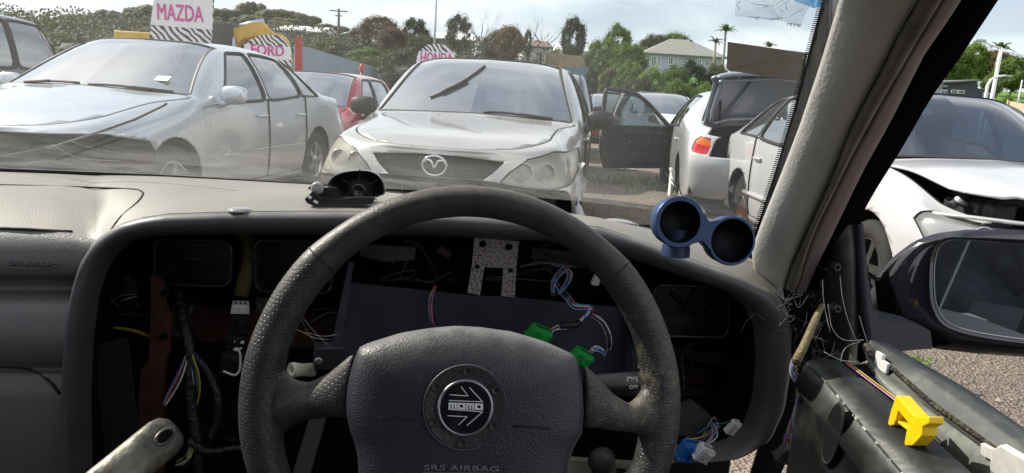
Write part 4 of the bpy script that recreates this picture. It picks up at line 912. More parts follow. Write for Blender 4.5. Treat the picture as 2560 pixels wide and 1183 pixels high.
# fences
def fence(name, label, pts, mat, h=1.8, t_=.08, posts=0, cat='fence'):
    """pts: world (x, y, ztop)"""
    o = empty(name, (pts[0][0], pts[0][1], hgt(pts[0][0], pts[0][1])), label=label, cat=cat); oo = o.location
    for (a, b_) in zip(pts, pts[1:]):
        m = MB(); d = (V(b_)-V(a)); d.z = 0; nn = V((-d.y, d.x, 0)).normalized()*t_; A, B = V(a)-oo, V(b_)-oo; g = V((0, 0, -h))
        v = [A, B, B+g, A+g]; v2 = [q+nn for q in v]; m.poly(v); m.poly(v2[::-1]); m.poly([v[0], v[1], v2[1], v2[0]][::-1]); m.poly([v[1], v[2], v2[2], v2[1]][::-1]); m.poly([v[0], v2[0], v2[3], v[3]][::-1]); m.build('panel', mat, o)
        if posts:
            k = max(1, int(d.length/2.4))
            for i in range(k+1):
                p = A.lerp(B, i/k)-nn.normalized()*.06; m = MB(); m.box((p.x, p.y, p.z-h/2+.05), (.1, .1, h+.05)); m.build('post', mat, o)
    return o
wpt = lambda px, py, Y: tuple(WY(px, py, Y))
corr = P('fence_blue', (.33, .40, .50), .5, .1, var=.1, vscale=1)
fence('blue_grey_fence', 'long blue grey sheet fence behind the red hatchback', [wpt(740, 112, 27), wpt(770, 118, 29), wpt(900, 157, 42), wpt(1040, 196, 66), wpt(1130, 205, 80)], corr, 5, posts=0)
fence('timber_fence', 'brown board fence under the two white gable roofs', [wpt(1366, 132, 60), wpt(1470, 142, 58), wpt(1492, 148, 57)], P('timber', (.26, .19, .13), .85, var=.3, vscale=1.5), 2.0, posts=1)
fence('low_blue_fence', 'low blue fence at the top of the grass slope', [wpt(1410, 168, 50), wpt(1492, 172, 49)], P('fence_teal', (.10, .19, .27), .7, var=.2), 1.6)
fence('timber_fence', 'pale timber fence at the right edge by the road', [wpt(2523, 253, 44), wpt(2600, 268, 41)], P('timber_pale', (.5, .4, .28), .8, var=.2, vscale=2), 1.6, posts=1)
m = MB()
for k in range(9):
    a = V(wpt(2505+k*11, 268+k*3.3, 30-k*.5)); m.box((a.x, a.y, a.z-.3), (.28, .05, .05)); m.box((a.x, a.y, a.z-.55), (.28, .05, .05)); m.box((a.x-.12, a.y, a.z-.45), (.05, .05, .8))
tag(m.build('safety_barrier', P('orange_plastic', (.8, .25, .05), .5)), 'orange plastic barrier along the road at the right edge', 'barrier')
rd = MB(); A, B = V(wpt(2478, 300, 22)), V(wpt(2505, 262, 60)); rd.loft([[V((x_, y_, hgt(x_, y_)+.02)) for x_ in (14+.42*y_-4+i*1.2 for i in range(7))] for y_ in range(16, 90, 2)], False)
tag(rd.build('road', P('asphalt', (.09, .09, .095), .85, var=.15)), kind='structure')
# ---- signs on posts
zeb = bpy.data.materials.new('zebra_print'); zeb.use_nodes = True; t = zeb.node_tree; n = t.nodes; l = t.links; b = n['Principled BSDF']; c = n.new('ShaderNodeTexCoord')
wv = n.new('ShaderNodeTexWave'); wv.bands_direction = 'DIAGONAL'; wv.inputs['Scale'].default_value = 5.2; wv.inputs['Distortion'].default_value = 5; wv.inputs['Detail'].default_value = 1.5; wv.inputs['Detail Scale'].default_value = .8; l.new(c.outputs['Object'], wv.inputs[0])
r = n.new('ShaderNodeValToRGB'); r.color_ramp.interpolation = 'CONSTANT'; r.color_ramp.elements[0].color = (.03, .03, .04, 1); r.color_ramp.elements[1].position = .46; r.color_ramp.elements[1].color = (.8, .8, .8, 1); l.new(wv.outputs[0], r.inputs[0]); l.new(r.outputs[0], b.inputs['Base Color'])
SW = P('sign_white', (.82, .82, .82), .5); PK = P('sign_pink', (.62, .07, .33), .5); PKL = P('sign_pink_light', (.75, .35, .5), .5)
def sign(label, word, Y, outline, band, tpx, tsize, second=None, group='makers name boards above the rows'):
    pp = [WY(x_, y_, Y) for x_, y_ in outline]; cx = sum(p.x for p in pp)/len(pp); o = empty('name_board', (cx, Y, hgt(cx, Y)), 0, label=label, cat='sign', group=group); oz = o.location.z
    Mo = Matrix(((1, 0, 0, -cx), (0, 0, 1, 0), (0, 1, 0, -oz), (0, 0, 0, 1)))
    m = MB(); m.prism([(p.x, p.z) for p in pp], Mo, 0, .06); m.build('board', zeb, o, fix=True)
    m = MB(); m.prism([(WY(x_, y_, Y).x, WY(x_, y_, Y).z) for x_, y_ in band], Mo, -.004, .01); m.build('name_panel', SW, o, fix=True)
    zb_ = min(p.z for p in pp); m = MB(); m.tube([(0, .03, zb_-oz+.02), (0, .03, 0)], .04, 8); m.build('post', P('post_grey', (.3, .3, .3), .5, .5), o)
    for wd, (a, b_), col in [(word, tpx, PK)]+(second or []):
        A, B = WY(a[0], a[1], Y), WY(b_[0], b_[1], Y); w_ = (B-A).length; M = frame(A+V((0, -.008, 0)), B-A, (0, 0, 1)); M.translation -= o.location
        to = text_obj(wd, M, 1, col, 'lettering', o, 0, 0); me_ = to.data; bm_ = bmesh.new(); bm_.from_mesh(me_); ex_ = (B-A).normalized(); ey_ = M.col[1].to_3d(); g0 = bm_.faces[:]
        for q_, (du, dv) in enumerate(((.02, 0), (-.02, 0), (0, .014), (0, -.014), (.04, 0))):
            r_ = bmesh.ops.duplicate(bm_, geom=g0); bmesh.ops.translate(bm_, vec=ex_*du+ey_*dv+V((0, -.0006*(q_+1), 0)), verts=[v for v in r_['geom'] if isinstance(v, bmesh.types.BMVert)])
        bm_.to_mesh(me_); bm_.free(); x1_ = max(v.co.dot((B-A).normalized()) for v in to.data.vertices)-(A-o.location).dot((B-A).normalized())
        hh = tsize if col is PK else tsize*.5; sx_ = w_/x1_; sy = hh/FPX*Y/.7
        Mi = M.copy(); to.data.transform(Mi.inverted()); to.data.transform(Mi @ Matrix.Diagonal((sx_, sy, 1, 1)))
sign('tall zebra-striped board with pink letters MAZDA above the silver sedan', 'MAZDA', 12.5, [(372, 112), (378, 60), (388, 0), (400, -60), (425, -100), (470, -112), (510, -98), (528, -60), (533, 0), (530, 60), (526, 112)], [(382, 20), (386, -14), (532, -4), (530, 75), (376, 62)], ((392, 48), (510, 56)), 36)
sign('zebra-striped board with pink letters FORD in front of the yellow excavator', 'FORD', 15.5, [(608, 170), (610, 118), (625, 100), (650, 88), (680, 86), (702, 92), (718, 110), (728, 128), (728, 175)], [(611, 110), (727, 118), (728, 151), (612, 143)], ((626, 136), (711, 141)), 24)
sign('rounded zebra-striped board with pink letters HONDA above the facing hatchback', 'HONDA', 16, [(1038, 172), (1042, 142), (1052, 124), (1068, 112), (1092, 109), (1115, 114), (1132, 125), (1142, 138), (1140, 172)], [(1047, 128), (1136, 132), (1139, 166), (1040, 162)], ((1050, 157), (1132, 161)), 26)
# ---- excavator
YL = P('machine_yellow', (.62, .38, .05), .5, var=.2, vscale=3); DK = P('machine_dark', (.05, .05, .05), .6); Y = 20
p = WY(480, 150, Y); o = empty('excavator', (p.x, Y, 0), 0, label='yellow excavator with its boom arched over the board behind the sedan', cat='excavator'); ox = p.x
Mo = Matrix(((1, 0, 0, -ox), (0, 0, 1, 0), (0, 1, 0, 0), (0, 0, 0, 1))); P2 = lambda px, py: (WY(px, py, Y).x, WY(px, py, Y).z)
bo = [(560, 150), (554, 112), (560, 88), (572, 74), (600, 70), (634, 60), (655, 56), (664, 60), (670, 72), (688, 84), (700, 96), (690, 102), (668, 92), (640, 92), (612, 98), (596, 112), (590, 150)]
m = MB(); m.prism([P2(*q) for q in bo], Mo, -.18, .18, bev=.02); m.build('boom', YL, o, fix=True)
m = MB(); m.prism([P2(*q) for q in ((690, 84), (704, 86), (722, 104), (730, 150), (718, 190), (706, 190), (708, 130))], Mo, -.14, .14); m.build('arm', YL, o, fix=True)
m = MB(); m.tube([(P2(603, 68)[0]-ox, -.05, P2(603, 68)[1]), (P2(660, 54)[0]-ox, -.05, P2(660, 54)[1])], .09, 8); m.tube([(P2(592, 96)[0]-ox, -.25, P2(592, 96)[1]), (P2(588, 150)[0]-ox, -.25, P2(588, 150)[1])], .07, 8); m.build('hydraulic_cylinder', P('steel', (.4, .42, .45), .3, .8), o)
m = MB(); a = P2(326, 81); b_ = P2(560, 99); m.box(((a[0]+b_[0])/2-ox-.3, .6, a[1]-.55), (b_[0]-a[0]-.2, 2.2, 1.1), bev=.05); m.build('house_body', YL, o)
m = MB(); m.box((.6, .2, a[1]-.35), (1.1, 1.1, 1.5), bev=.05); m.build('cab', DK, o)
for s_ in (-.7, 1.6): m = MB(); m.tube([(-1.6, s_, .4), (-1.3, s_, .75), (1.3, s_, .75), (1.6, s_, .4), (1.3, s_, .08), (-1.3, s_, .08)], .12, 8, closed=True, flat=2.2, up=(0, 1, 0)); m.build('track', DK, o)
m = MB(); a, b_ = P2(728, 200), P2(722, 160); m.box((a[0]-ox, 0, 1.0), (.6, .7, .8), bev=.1); m.build('bucket', DK, o)
# ---- masts, poles, posts
def pole(name, label, pts, r0, r1, mat, cat='pole', extra=None):
    b_ = V(pts[0]); o = empty(name, b_, label=label, cat=cat); m = MB(); q = [V(p_)-b_ for p_ in pts]; m.tube(q, [r0+(r1-r0)*i/(len(q)-1) for i in range(len(q))], 8); m.build('shaft', mat, o)
    if extra: extra(o, q)
    return o
PG = P('pole_grey', (.5, .51, .52), .5, .3); PW = P('pole_white', (.75, .75, .75), .5)
p = WY(1095, -120, 42); pole('mast', 'tall thin grey mast rising between two dark trees', [(p.x, 42, hgt(p.x, 42)), (p.x, 42, p.z)], .07, .05, PG)
p = WY(847, 22, 98)
def xarm(o, q): m = MB(); m.box((0, 0, q[-1].z-.3), (2.3, .14, .14)); m.box((0, 0, q[-1].z-.9), (.9, .12, .12)); m.build('crossarm', P('wood_dark', (.12, .1, .09), .8), o)
pole('utility_pole', 'wooden power pole with a crossarm on the ridge skyline', [(p.x, 98, hgt(p.x, 98)), (p.x, 98, p.z)], .2, .16, P('wood_dark', (.12, .1, .09), .8), extra=xarm)
def lamp(o, q):
    e = q[-1]; m = MB(); m.tube([e, e+V((-.35, 0, .04))*1.0, e+V((-.9, 0, .22))], .04, 6); m.build('arm', PW, o); m = MB(); m.box((e.x-1.1, 0, e.z+.25), (.5, .22, .1), bev=.03); m.build('lamp_head', PG, o)
p = WY(2504, 120, 30); pole('street_lamp', 'taller of the two white lamp posts right of the black window frame', [(p.x, 30, hgt(p.x, 30)), (p.x, 30, p.z)], .10, .07, PW, 'street lamp', lamp)
p = WY(2472, 200, 26); q = V((p.x, 26, hgt(p.x, 26))); pts = [q, V((p.x, 26, p.z-.2)), V((p.x+.08, 26, p.z+.0)), V((p.x+.3, 26, p.z+.14)), V((p.x+.62, 26, p.z+.2))]
def head2(o, q): e = q[-1]; m = MB(); m.box((e.x+.12, 0, e.z), (.3, .14, .06), bev=.02); m.build('lamp_head', PG, o)
pole('street_lamp', 'shorter white lamp post with a curved neck, left of the tall one', pts, .06, .045, PW, 'street lamp', head2)
p = WY(2556, 200, 46); pole('pole', 'thin pole at the right edge by the timber fence', [(p.x, 46, hgt(p.x, 46)), (p.x, 46, p.z)], .06, .05, PG)
p = WY(747, 92, 19); o = empty('red_post', (p.x, 19, 0), label='red steel post right of the FORD board', cat='post'); m = MB(); m.box((0, 0, p.z/2), (.16, .16, p.z), bev=.01); m.box((0, 0, .02), (.4, .4, .04)); m.build('post', P('red_steel', (.42, .03, .03), .5, var=.2), o)
p = WY(905, 160, 24); o = empty('red_beacon', (p.x, 24, 0), label='small red cap standing above the roof of the red hatchback', cat='marker'); m = MB(); m.tube([(0, 0, 0), (0, 0, p.z-.2)], .05, 8); m.build('post', P('red_steel'), o); m = MB(); m.lathe([(.09, p.z-.22), (.085, p.z-.08), (.04, p.z), (.001, p.z)], Matrix(), 12); m.build('cap', P('red_steel'), o)
# fallen trim on the ground beyond the open door
q = WZ(1565, 425, .02); o = empty('broken_trim', (q.x, q.y, 0), R(20), label='torn silver body trim lying on the ground below the open door', cat='debris')
r_ = random.Random(4); m = MB(); m.loft([[V((-.30+.07*i, .04*math.sin(j*2)+j*.05, .015+.10*abs(math.sin(i*1.1+j))*(1-i/9)+.02*j)) for j in range(5)] for i in range(9)], False); m.build('torn_panel', _M['paint_pale'], o, solid=.004)
m = MB(); m.loft([[V((.05+.05*i, .3+.03*j, .01+.03*math.sin(i+j))) for j in range(3)] for i in range(5)], False); m.build('clip_strip', _M['masking'], o, solid=.004)
# ================= the wrecked car we sit in
car = empty('wrecked_car', (0, 0, 0), 0, label='stripped car we look out of, with bare dashboard, leather steering wheel and door frame', cat='car')
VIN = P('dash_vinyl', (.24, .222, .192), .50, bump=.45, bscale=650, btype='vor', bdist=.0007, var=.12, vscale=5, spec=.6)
VIN2 = P('bezel_vinyl', (.058, .058, .062), .42, bump=.4, bscale=650, btype='vor', bdist=.0006, col2=(.065, .066, .07), th=(.5, .75), vscale=9)
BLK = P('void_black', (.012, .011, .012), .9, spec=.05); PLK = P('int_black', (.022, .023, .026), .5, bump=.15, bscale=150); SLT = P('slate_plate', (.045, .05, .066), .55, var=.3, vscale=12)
GREY = P('trim_grey', (.47, .465, .44), .6, bump=.35, bscale=300, btype='vor', bdist=.001, var=.08, vscale=7); DUSTB = P('door_metal', (.017, .019, .018), .42, col2=(.12, .125, .11), th=(.52, .9), vscale=11, bump=.25, bscale=25, rvar=.12)
SEAM = P('seam_dark', (.012, .012, .012), .8); RUST = P('rust_brace', (.075, .03, .022), .8, var=.5, vscale=30)
def line(tab, n, ext=0):
    """resample a list of points by arc length"""
    pts = [V(p) for p in tab]; d = [0]
    for a, b in zip(pts, pts[1:]): d.append(d[-1]+(b-a).length)
    out = []; j = 0
    for i in range(n):
        s_ = d[-1]*i/(n-1)
        while j < len(d)-2 and d[j+1] < s_: j += 1
        out.append(pts[j].lerp(pts[j+1], (s_-d[j])/max(1e-9, d[j+1]-d[j])))
    return out
YP = lambda t: [WY(*q) for q in t]
def itp3(tab, x):
    if x <= tab[0][0]: return tab[0][1:]
    for a, b in zip(tab, tab[1:]):
        if x <= b[0]: f = (x-a[0])/(b[0]-a[0]); return [a[k]+(b[k]-a[k])*f for k in range(1, len(a))]
    return tab[-1][1:]
A_ = [(-1000, 395, 1.13), (-400, 412, 1.18), (0, 425, 1.2), (400, 441, 1.2), (780, 463, 1.18), (1000, 487, 1.15), (1250, 515, 1.1), (1500, 553, 1.03), (1700, 590, .96), (1905, 640, .885), (1935, 655, .875)]
B_ = [(-1000, 560, .93), (-300, 560, .91), (0, 566, .90), (150, 578, .895), (240, 600, .885), (275, 575, .88), (310, 556, .875), (360, 543, .87), (420, 534, .87), (600, 528, .87), (870, 527, .87), (1100, 532, .87), (1350, 548, .865), (1500, 567, .86), (1600, 600, .855), (1720, 645, .85), (1850, 690, .845), (1940, 735, .84), (1962, 752, .84)]
# --- dashboard top
m = MB(); cols = []
bxs = [-1000+i*60 for i in range(18)] + [60+i*30 for i in range(6)] + [240, 257, 275, 292, 310, 335, 360, 390, 420, 470] + [540+i*60 for i in range(23)] + [1900, 1940, 1962]
for bx in bxs:
    by, bY = itp3(B_, bx); ax = bx if bx < 1300 else 1300+(bx-1300)*(1935-1300)/(1962-1300); ay, aY = itp3(A_, ax); a, b = WY(ax, ay-3, aY+.02), WY(bx, by, bY); col = []
    for k in range(13):
        t = k/12; p = a.lerp(b, t); p.z += .007*math.sin(math.pi*t)*(1 if bx > 250 else .8)
        if bx < 250 and t > .35: p.z += .008*math.sin(math.pi*(t-.35)/.65)
        col.append(p)
    cols.append(col)
m.loft(cols, False); sunlit_tops(VIN2, (.26, .25, .235), .7, 20); dash = m.build('dashboard', VIN, car)  # surround's upward faces painted paler, as if sunlit
# --- passenger face
prof = [(566, .90), (585, .888), (610, .879), (645, .872), (680, .870), (690, .874), (695, .886), (712, .893), (732, .890), (742, .876), (762, .856), (800, .845), (850, .838), (900, .840), (913, .846), (920, .856), (928, .852), (940, .846), (1000, .838), (1183, .832), (1450, .84)]
Oleft = [(566, 300), (600, 248), (655, 208), (720, 190), (850, 172), (1000, 164), (1183, 168), (1450, 175)]
m = MB(); rows = []
for py, Y in prof:
    xr = itp3([(a, b) for a, b in Oleft], py)[0]; row = []
    for i in range(25):
        px = -1000+(xr+1000)*i/24; yy = py
        if py <= 600: b0, bY = itp3(B_, min(px, 240)); f = (py-566)/44; yy = b0+(610-b0)*f; Yc = bY+(.879-bY)*f
        else: Yc = Y
        row.append(WY(px, yy, Yc))
    rows.append(row)
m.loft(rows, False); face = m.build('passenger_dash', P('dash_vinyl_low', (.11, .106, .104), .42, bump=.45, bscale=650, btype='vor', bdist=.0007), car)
def bvh(*objs):
    vs, fs = [], []
    for o in objs:
        k = len(vs); vs += [v.co.copy() for v in o.data.vertices]; fs += [[i+k for i in p.vertices] for p in o.data.polygons]
    return BVHTree.FromPolygons(vs, fs)
def on(bt, px, py, off=0):
    d = ray(px, py); h = bt.ray_cast(CAMP, d); 
    if h[0] is None: return WY(px, py, .87)
    n_ = h[1] if h[1].dot(d) < 0 else -h[1]; return h[0]+n_*off
bt = bvh(dash, face)
def seam(pts, r=.0013, mat=SEAM, parent=face, name='seam', off=0): m = MB(); m.tube([on(bt, x, y, off) for x, y in pts], r, 6, smooth=3); return m.build(name, mat, parent)
seam([(-600, 445), (-200, 457), (0, 463), (200, 468), (325, 473), (352, 478), (357, 487), (343, 507), (300, 545), (272, 585)], .0016, parent=dash)
seam([(-500, 566), (0, 572), (100, 576), (180, 580)], .0022)
seam([(-300, 917), (0, 917), (70, 924), (120, 950), (150, 985)], .002)
m = MB(); c = on(bt, 600, 527, .0); M = frame(c, (1, 0, 0), (0, 1, 0)); m.lathe([(.0145, 0), (.0138, .002), (.010, .0035), (.005, .0042), (.0003, .0044)], M, 24); m.build('sensor_lens', P('clear_lens', (.27, .26, .24), .12, coat=1), dash)
def emb(body, p0, p1, h, mat, parent, off=.0008, btt=None, extrude=.0008, italic=.0):
    btt = btt or bt; a, b = on(btt, *p0, off), on(btt, *p1, off); up = on(btt, p0[0]+2, p0[1]-h, off)-a; M = frame(a, b-a, up)
    o = text_obj(body, Matrix(), 1, mat, 'lettering', parent, 0, .012, shear=italic); xs_ = [v.co.x for v in o.data.vertices]; w_ = max(xs_); hh = up.length/.72
    for v in o.data.vertices: v.co = M @ V((v.co.x/w_*(b-a).length, v.co.y*hh, 0))
    md = o.modifiers.new('s', 'SOLIDIFY'); md.thickness = extrude; md.offset = 0; return o
EMB = P('emboss', (.11, .11, .12), .4)
emb('SRS AIRBAG', (22, 664), (144, 669), 12, EMB, face)
m = MB(); m.tube([on(bt, 22, 669, .0005), on(bt, 144, 673, .0005)], .0006, 5); m.build('underline', EMB, face)
# --- instrument surround
O = [(172, 1400, .80), (160, 1183, .81), (157, 1000, .83), (166, 850, .845), (185, 720, .86), (205, 655, .87), (240, 600, .88)]+[b for b in B_ if b[0] >= 275 and b[0] < 1950]+[(1966, 775, .84), (1976, 830, .84), (1974, 920, .835), (1958, 1020, .83), (1922, 1095, .825), (1850, 1138, .82), (1760, 1148, .82), (1650, 1150, .82), (1500, 1230, .81), (1380, 1400, .80)]
I = [(232, 1400, .83), (226, 1183, .84), (222, 1000, .855), (228, 850, .865), (243, 740, .875), (262, 680, .885), (290, 635, .89), (330, 606, .89), (390, 592, .888), (600, 588, .888), (870, 590, .888), (1100, 593, .888), (1350, 604, .88), (1480, 622, .875), (1600, 657, .87), (1700, 692, .865), (1800, 724, .86), (1860, 762, .855), (1888, 812, .855), (1894, 900, .85), (1884, 1000, .845), (1862, 1065, .84), (1820, 1103, .84), (1760, 1117, .84), (1650, 1117, .83), (1540, 1190, .83), (1420, 1400, .83)]
N_ = 170; lo = line(YP(O), N_); 
li = line(YP(I), N_)
fwd = V((0, -1, 0)); rings = []
for t, dy, dz in ((0, .004, -.004), (.0, -.004, .0), (.12, -.013, .0008), (.3, -.021, .001), (.5, -.023, 0), (.7, -.020, -.001), (.86, -.012, 0), (.96, -.002, 0), (1, .006, 0)):
    rings.append([a.lerp(b, t)+V((0, dy, dz)) for a, b in zip(lo, li)])
cc_ = sum(li, V())/N_
def inn(b, y, k): q = b+(b-cc_)*k; q.y = b.y+y; return q
m = MB(); m.loft(rings, False); bez = m.build('instrument_surround', VIN2, car)
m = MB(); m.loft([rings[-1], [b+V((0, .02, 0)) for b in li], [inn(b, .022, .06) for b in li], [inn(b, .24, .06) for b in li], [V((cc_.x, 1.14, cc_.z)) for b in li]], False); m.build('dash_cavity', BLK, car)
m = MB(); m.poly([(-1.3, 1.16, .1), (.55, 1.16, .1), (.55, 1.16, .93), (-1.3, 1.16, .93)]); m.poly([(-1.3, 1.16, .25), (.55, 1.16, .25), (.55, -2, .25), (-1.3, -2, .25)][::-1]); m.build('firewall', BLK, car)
# --- cavity fittings
def duct(pts, Y, mat=PLK, r=.0028, parent=None, back=True):
    c_ = [WY(x, y, Y) for x, y in pts]; m = MB(); m.tube(c_, r, 8, closed=True); ctr = sum(c_, V())/len(c_)
    m.loft([c_+[c_[0]], [p+V((0, .05, 0)) for p in c_+[c_[0]]]], False)
    m.poly([p+V((0, .05, 0)) for p in c_]); return m.build('air_duct', mat, car)
DUC = P('duct_black', (.012, .012, .015), .35, coat=.2)
def rr_px(x0, y0, x1, y1, r, k=0): return [(x+(y-(y0+y1)/2)*k*-1, y+(x-(x0+x1)/2)*.03) for x, y in rrect(x1-x0, y1-y0, r, 4, (x0+x1)/2, (y0+y1)/2)]
duct(rr_px(385, 600, 577, 713, 22), .96, DUC); duct(rr_px(638, 603, 830, 730, 22), .96, DUC); duct(rr_px(1636, 715, 1822, 842, 24), .93, DUC)
m = MB(); m.tube([WY(420, 643, .975), WY(505, 648, .975)], .0015, 6); m.build('duct_vane', PLK, car)
def slab(name, pts, Y, mat, th=.004, parent=car, bev=0): m = MB(); M = Matrix(((1, 0, 0, 0), (0, 0, 1, 0), (0, 1, 0, 0), (0, 0, 0, 1))); q = [WY(x, y, Y) for x, y in pts]; m.prism([(p.x, p.z) for p in q], M, Y, Y+th, bev=bev); return m.build(name, mat, parent, fix=True)
slab('brace', [(377, 690), (400, 705), (412, 735), (405, 770), (424, 790), (424, 880), (412, 900), (408, 1000), (405, 1200), (345, 1200), (348, 960), (352, 925), (372, 905), (376, 800)], .94, RUST, .012, bev=.002)
slab('side_panel', [(228, 870), (300, 845), (318, 850), (335, 1000), (380, 1240), (228, 1240)], .93, P('felt', (.020, .021, .021), .95), .004)
m = MB()
for a, b_ in (((415, 733), .006), ((408, 842), .005)): m = MB(); c = WY(*a, .936); M = frame(c, (1, 0, 0), (0, 0, 1)); m.lathe([(.0005, .003), (b_*.8, .003), (b_, 0), (b_, -.003)], M, 10); m.build('brace_hole', BLK, car)
slab('cross_member', [(430, 760), (1700, 850), (1700, 930), (430, 850)], 1.06, RUST, .02)
slab('back_plate', [(862, 705), (1175, 738), (1300, 745), (1560, 770), (1595, 935), (1590, 990), (840, 960)], 1.0, SLT, .006, bev=.002)
slab('side_strut', [(872, 655), (884, 660), (852, 865), (828, 865)], .95, SLT, .006); slab('side_strut', [(1585, 800), (1600, 810), (1597, 930), (1578, 930)], .96, SLT, .006)
slab('side_strut', [(775, 1040), (815, 1045), (760, 1240), (715, 1240)], .82, P('column_grey', (.09, .09, .09), .5), .01)
# galvanised bracket: one plate with a slot, speckled with rust
GAL = P('galvanised', (.36, .335, .30), .55, .3, col2=(.09, .04, .04), th=(.50, .60), vscale=330, detail=2)
bk = slab('bracket', [(1186, 594), (1298, 604), (1290, 672), (1212, 668), (1187, 668), (1180, 664)], .915, GAL, .003)
slab('bracket_leg', [(1180, 664), (1211, 668), (1200, 738), (1168, 732)], .9152, GAL, .003, bk); slab('bracket_leg', [(1259, 671), (1291, 672), (1287, 744), (1253, 740)], .9152, GAL, .003, bk)
slab('bracket_arm', [(1178, 545), (1302, 550), (1300, 603), (1184, 594)], .90, DUC, .012, bk, bev=.002); slab('catch', [(1222, 556), (1257, 558), (1256, 581), (1247, 576), (1235, 577), (1220, 580)], .892, GAL, .006, bk)
m = MB()
for x, y, r in ((1207, 610, .0048), (1272, 618, .0048), (1193, 667, .0033), (1276, 676, .0033), (1239, 569, .0022)):
    M = frame(WY(x, y, .9145 if y > 600 else .8915), (1, 0, 0), (0, 0, 1)); m.lathe([(.0003, .0004), (r, .0004), (r, -.001)], M, 14)
m.build('bolt_hole', BLK, bk)
WC = [P('wire_'+k, c_, .4) for k, c_ in dict(blk=(.01, .01, .01), red=(.45, .05, .06), blue=(.15, .35, .6), white=(.7, .7, .68), pink=(.55, .25, .38), vio=(.28, .17, .45), mint=(.35, .6, .5), org=(.7, .35, .08), yel=(.45, .38, .06), grey=(.25, .25, .27)).items()]
WN = dict(zip('k r b w p v m o y g'.split(), WC))
rw_ = random.Random(2)
def loom(pts, cols='krbwg', r=.0009, spread=.0035, parent=car, tape=None, twist=0, name='wire'):
    """pts: (px, py, Y)"""
    base = catmull(YP(pts), 5); last = None
    for i, c_ in enumerate(cols):
        a = 2*math.pi*i/len(cols); m = MB(); q = []
        for k, p in enumerate(base):
            t = k/(len(base)-1); w_ = spread*(.5+.7*math.sin(math.pi*t)) if not twist else spread; an = a+twist*t*6.28; q.append(p+V((math.cos(an)*w_, math.sin(an)*w_*.6, math.sin(an)*w_)))
        m.tube(q, r, 5); last = m.build(name, WN[c_], parent)
    if tape:
        m = MB(); s0, s1, tr_ = tape; i0, i1 = int(s0*(len(base)-1)), max(int(s1*(len(base)-1)), int(s0*(len(base)-1))+1); m.tube(base[i0:i1+1], tr_, 8); m.build('tape', P('tape_black', (.012, .012, .013), .35, bump=.4, bscale=90), parent)
def conn(name, px, py, Y, w_, h_, rot, mat, parent=car, ribs=4, d_=.014):
    """moulded plug: shell with ribs, rim and latch; size in photo pixels"""
    c_ = WY(px, py, Y); k = (c_-CAMP).dot(_F)/FPX; w_, h_ = w_*k, h_*k; cr, sr = math.cos(R(rot)), math.sin(R(rot)); M = frame(c_, (cr, .25*cr, -sr), (sr, -.3, cr)); m = MB()
    m.box((0, 0, 0), (w_, h_*.8, d_), M, bev=w_*.04); m.box((0, h_*.42, 0), (w_*.85, h_*.16, d_*.85), M, bev=w_*.03); m.box((0, -h_*.40, 0), (w_*1.08, h_*.14, d_*1.12), M, bev=w_*.03)
    for i in range(ribs): m.box(((-.5+(i+.5)/ribs)*w_*.9, 0, d_*.52), (w_*.07, h_*.7, d_*.12), M, bev=w_*.01)
    m.box((w_*.12, h_*.1, d_*.62), (w_*.30, h_*.45, d_*.2), M, bev=w_*.02); m.box((w_*.12, -h_*.2, d_*.72), (w_*.2, h_*.12, d_*.2), M)
    o = m.build(name, mat, parent); s_ = MB()
    for i in range(ribs): s_.box(((-.5+(i+.5)/ribs)*w_*.85, h_*.505, 0), (w_*.1, h_*.02, d_*.4), M)
    s_.build('socket', BLK, o); return o
GRN = P('plug_green', (.02, .36, .06), .4); WHT = P('plug_white', (.68, .68, .66), .45); BLP = P('plug_blue', (.03, .16, .50), .4); GRP = P('plug_grey', (.09, .085, .09), .5); BKP = P('plug_black', (.016, .016, .017), .4)
conn('green_plug', 1348, 836, .90, 58, 44, 24, GRN, ribs=5); conn('green_plug', 1455, 892, .88, 52, 36, 30, GRN, ribs=5)
loom([(1372, 842, .90), (1392, 818, .90), (1440, 812, .90), (1462, 790, .905)], 'bbkowk', tape=(.45, .85, .0045))
loom([(1465, 795, .905), (1478, 772, .91), (1440, 768, .915), (1420, 745, .92), (1400, 725, .93), (1388, 700, .93)], 'rbwbk', .001, .0032, tape=(.62, .72, .004))
loom([(1385, 745, .93), (1382, 710, .93), (1408, 675, .93), (1424, 685, .925), (1415, 712, .925), (1395, 735, .93)], 'wrbgb', .0008, .003, tape=(.0, .1, .005))
loom([(1462, 782, .91), (1500, 800, .905), (1520, 835, .90), (1522, 868, .90), (1517, 880, .90)], 'wpkgk', .0009, .0028, tape=(.5, .75, .0035))
loom([(1470, 890, .885), (1485, 872, .885), (1505, 878, .89), (1512, 890, .895)], 'bwvob', .0009, .0025)
loom([(1090, 715, .98), (1078, 750, .97), (1080, 790, .965), (1088, 815, .97)], 'kryvp', .001, .003)
conn('clip', 1490, 700, .92, 18, 26, 8, WHT, ribs=2, d_=.006); m = MB(); m.tube([WY(1492, 690, .92), WY(1496, 678, .92), WY(1504, 682, .92)], .002, 6, smooth=3); m.build('clip_hook', WHT, car)
m = MB()
for k in range(5): m.tube([WY(1300+k*22, 668-k*5, .99), WY(1350+k*22, 655+k*3, .985), WY(1400+k*14, 668, .98)], .0009, 5, smooth=3)
m.build('thin_wire', WN['g'], car); conn('clip', 1112, 628, .96, 34, 18, 30, P('plug_maroon', (.10, .05, .045), .5), ribs=5, d_=.008)
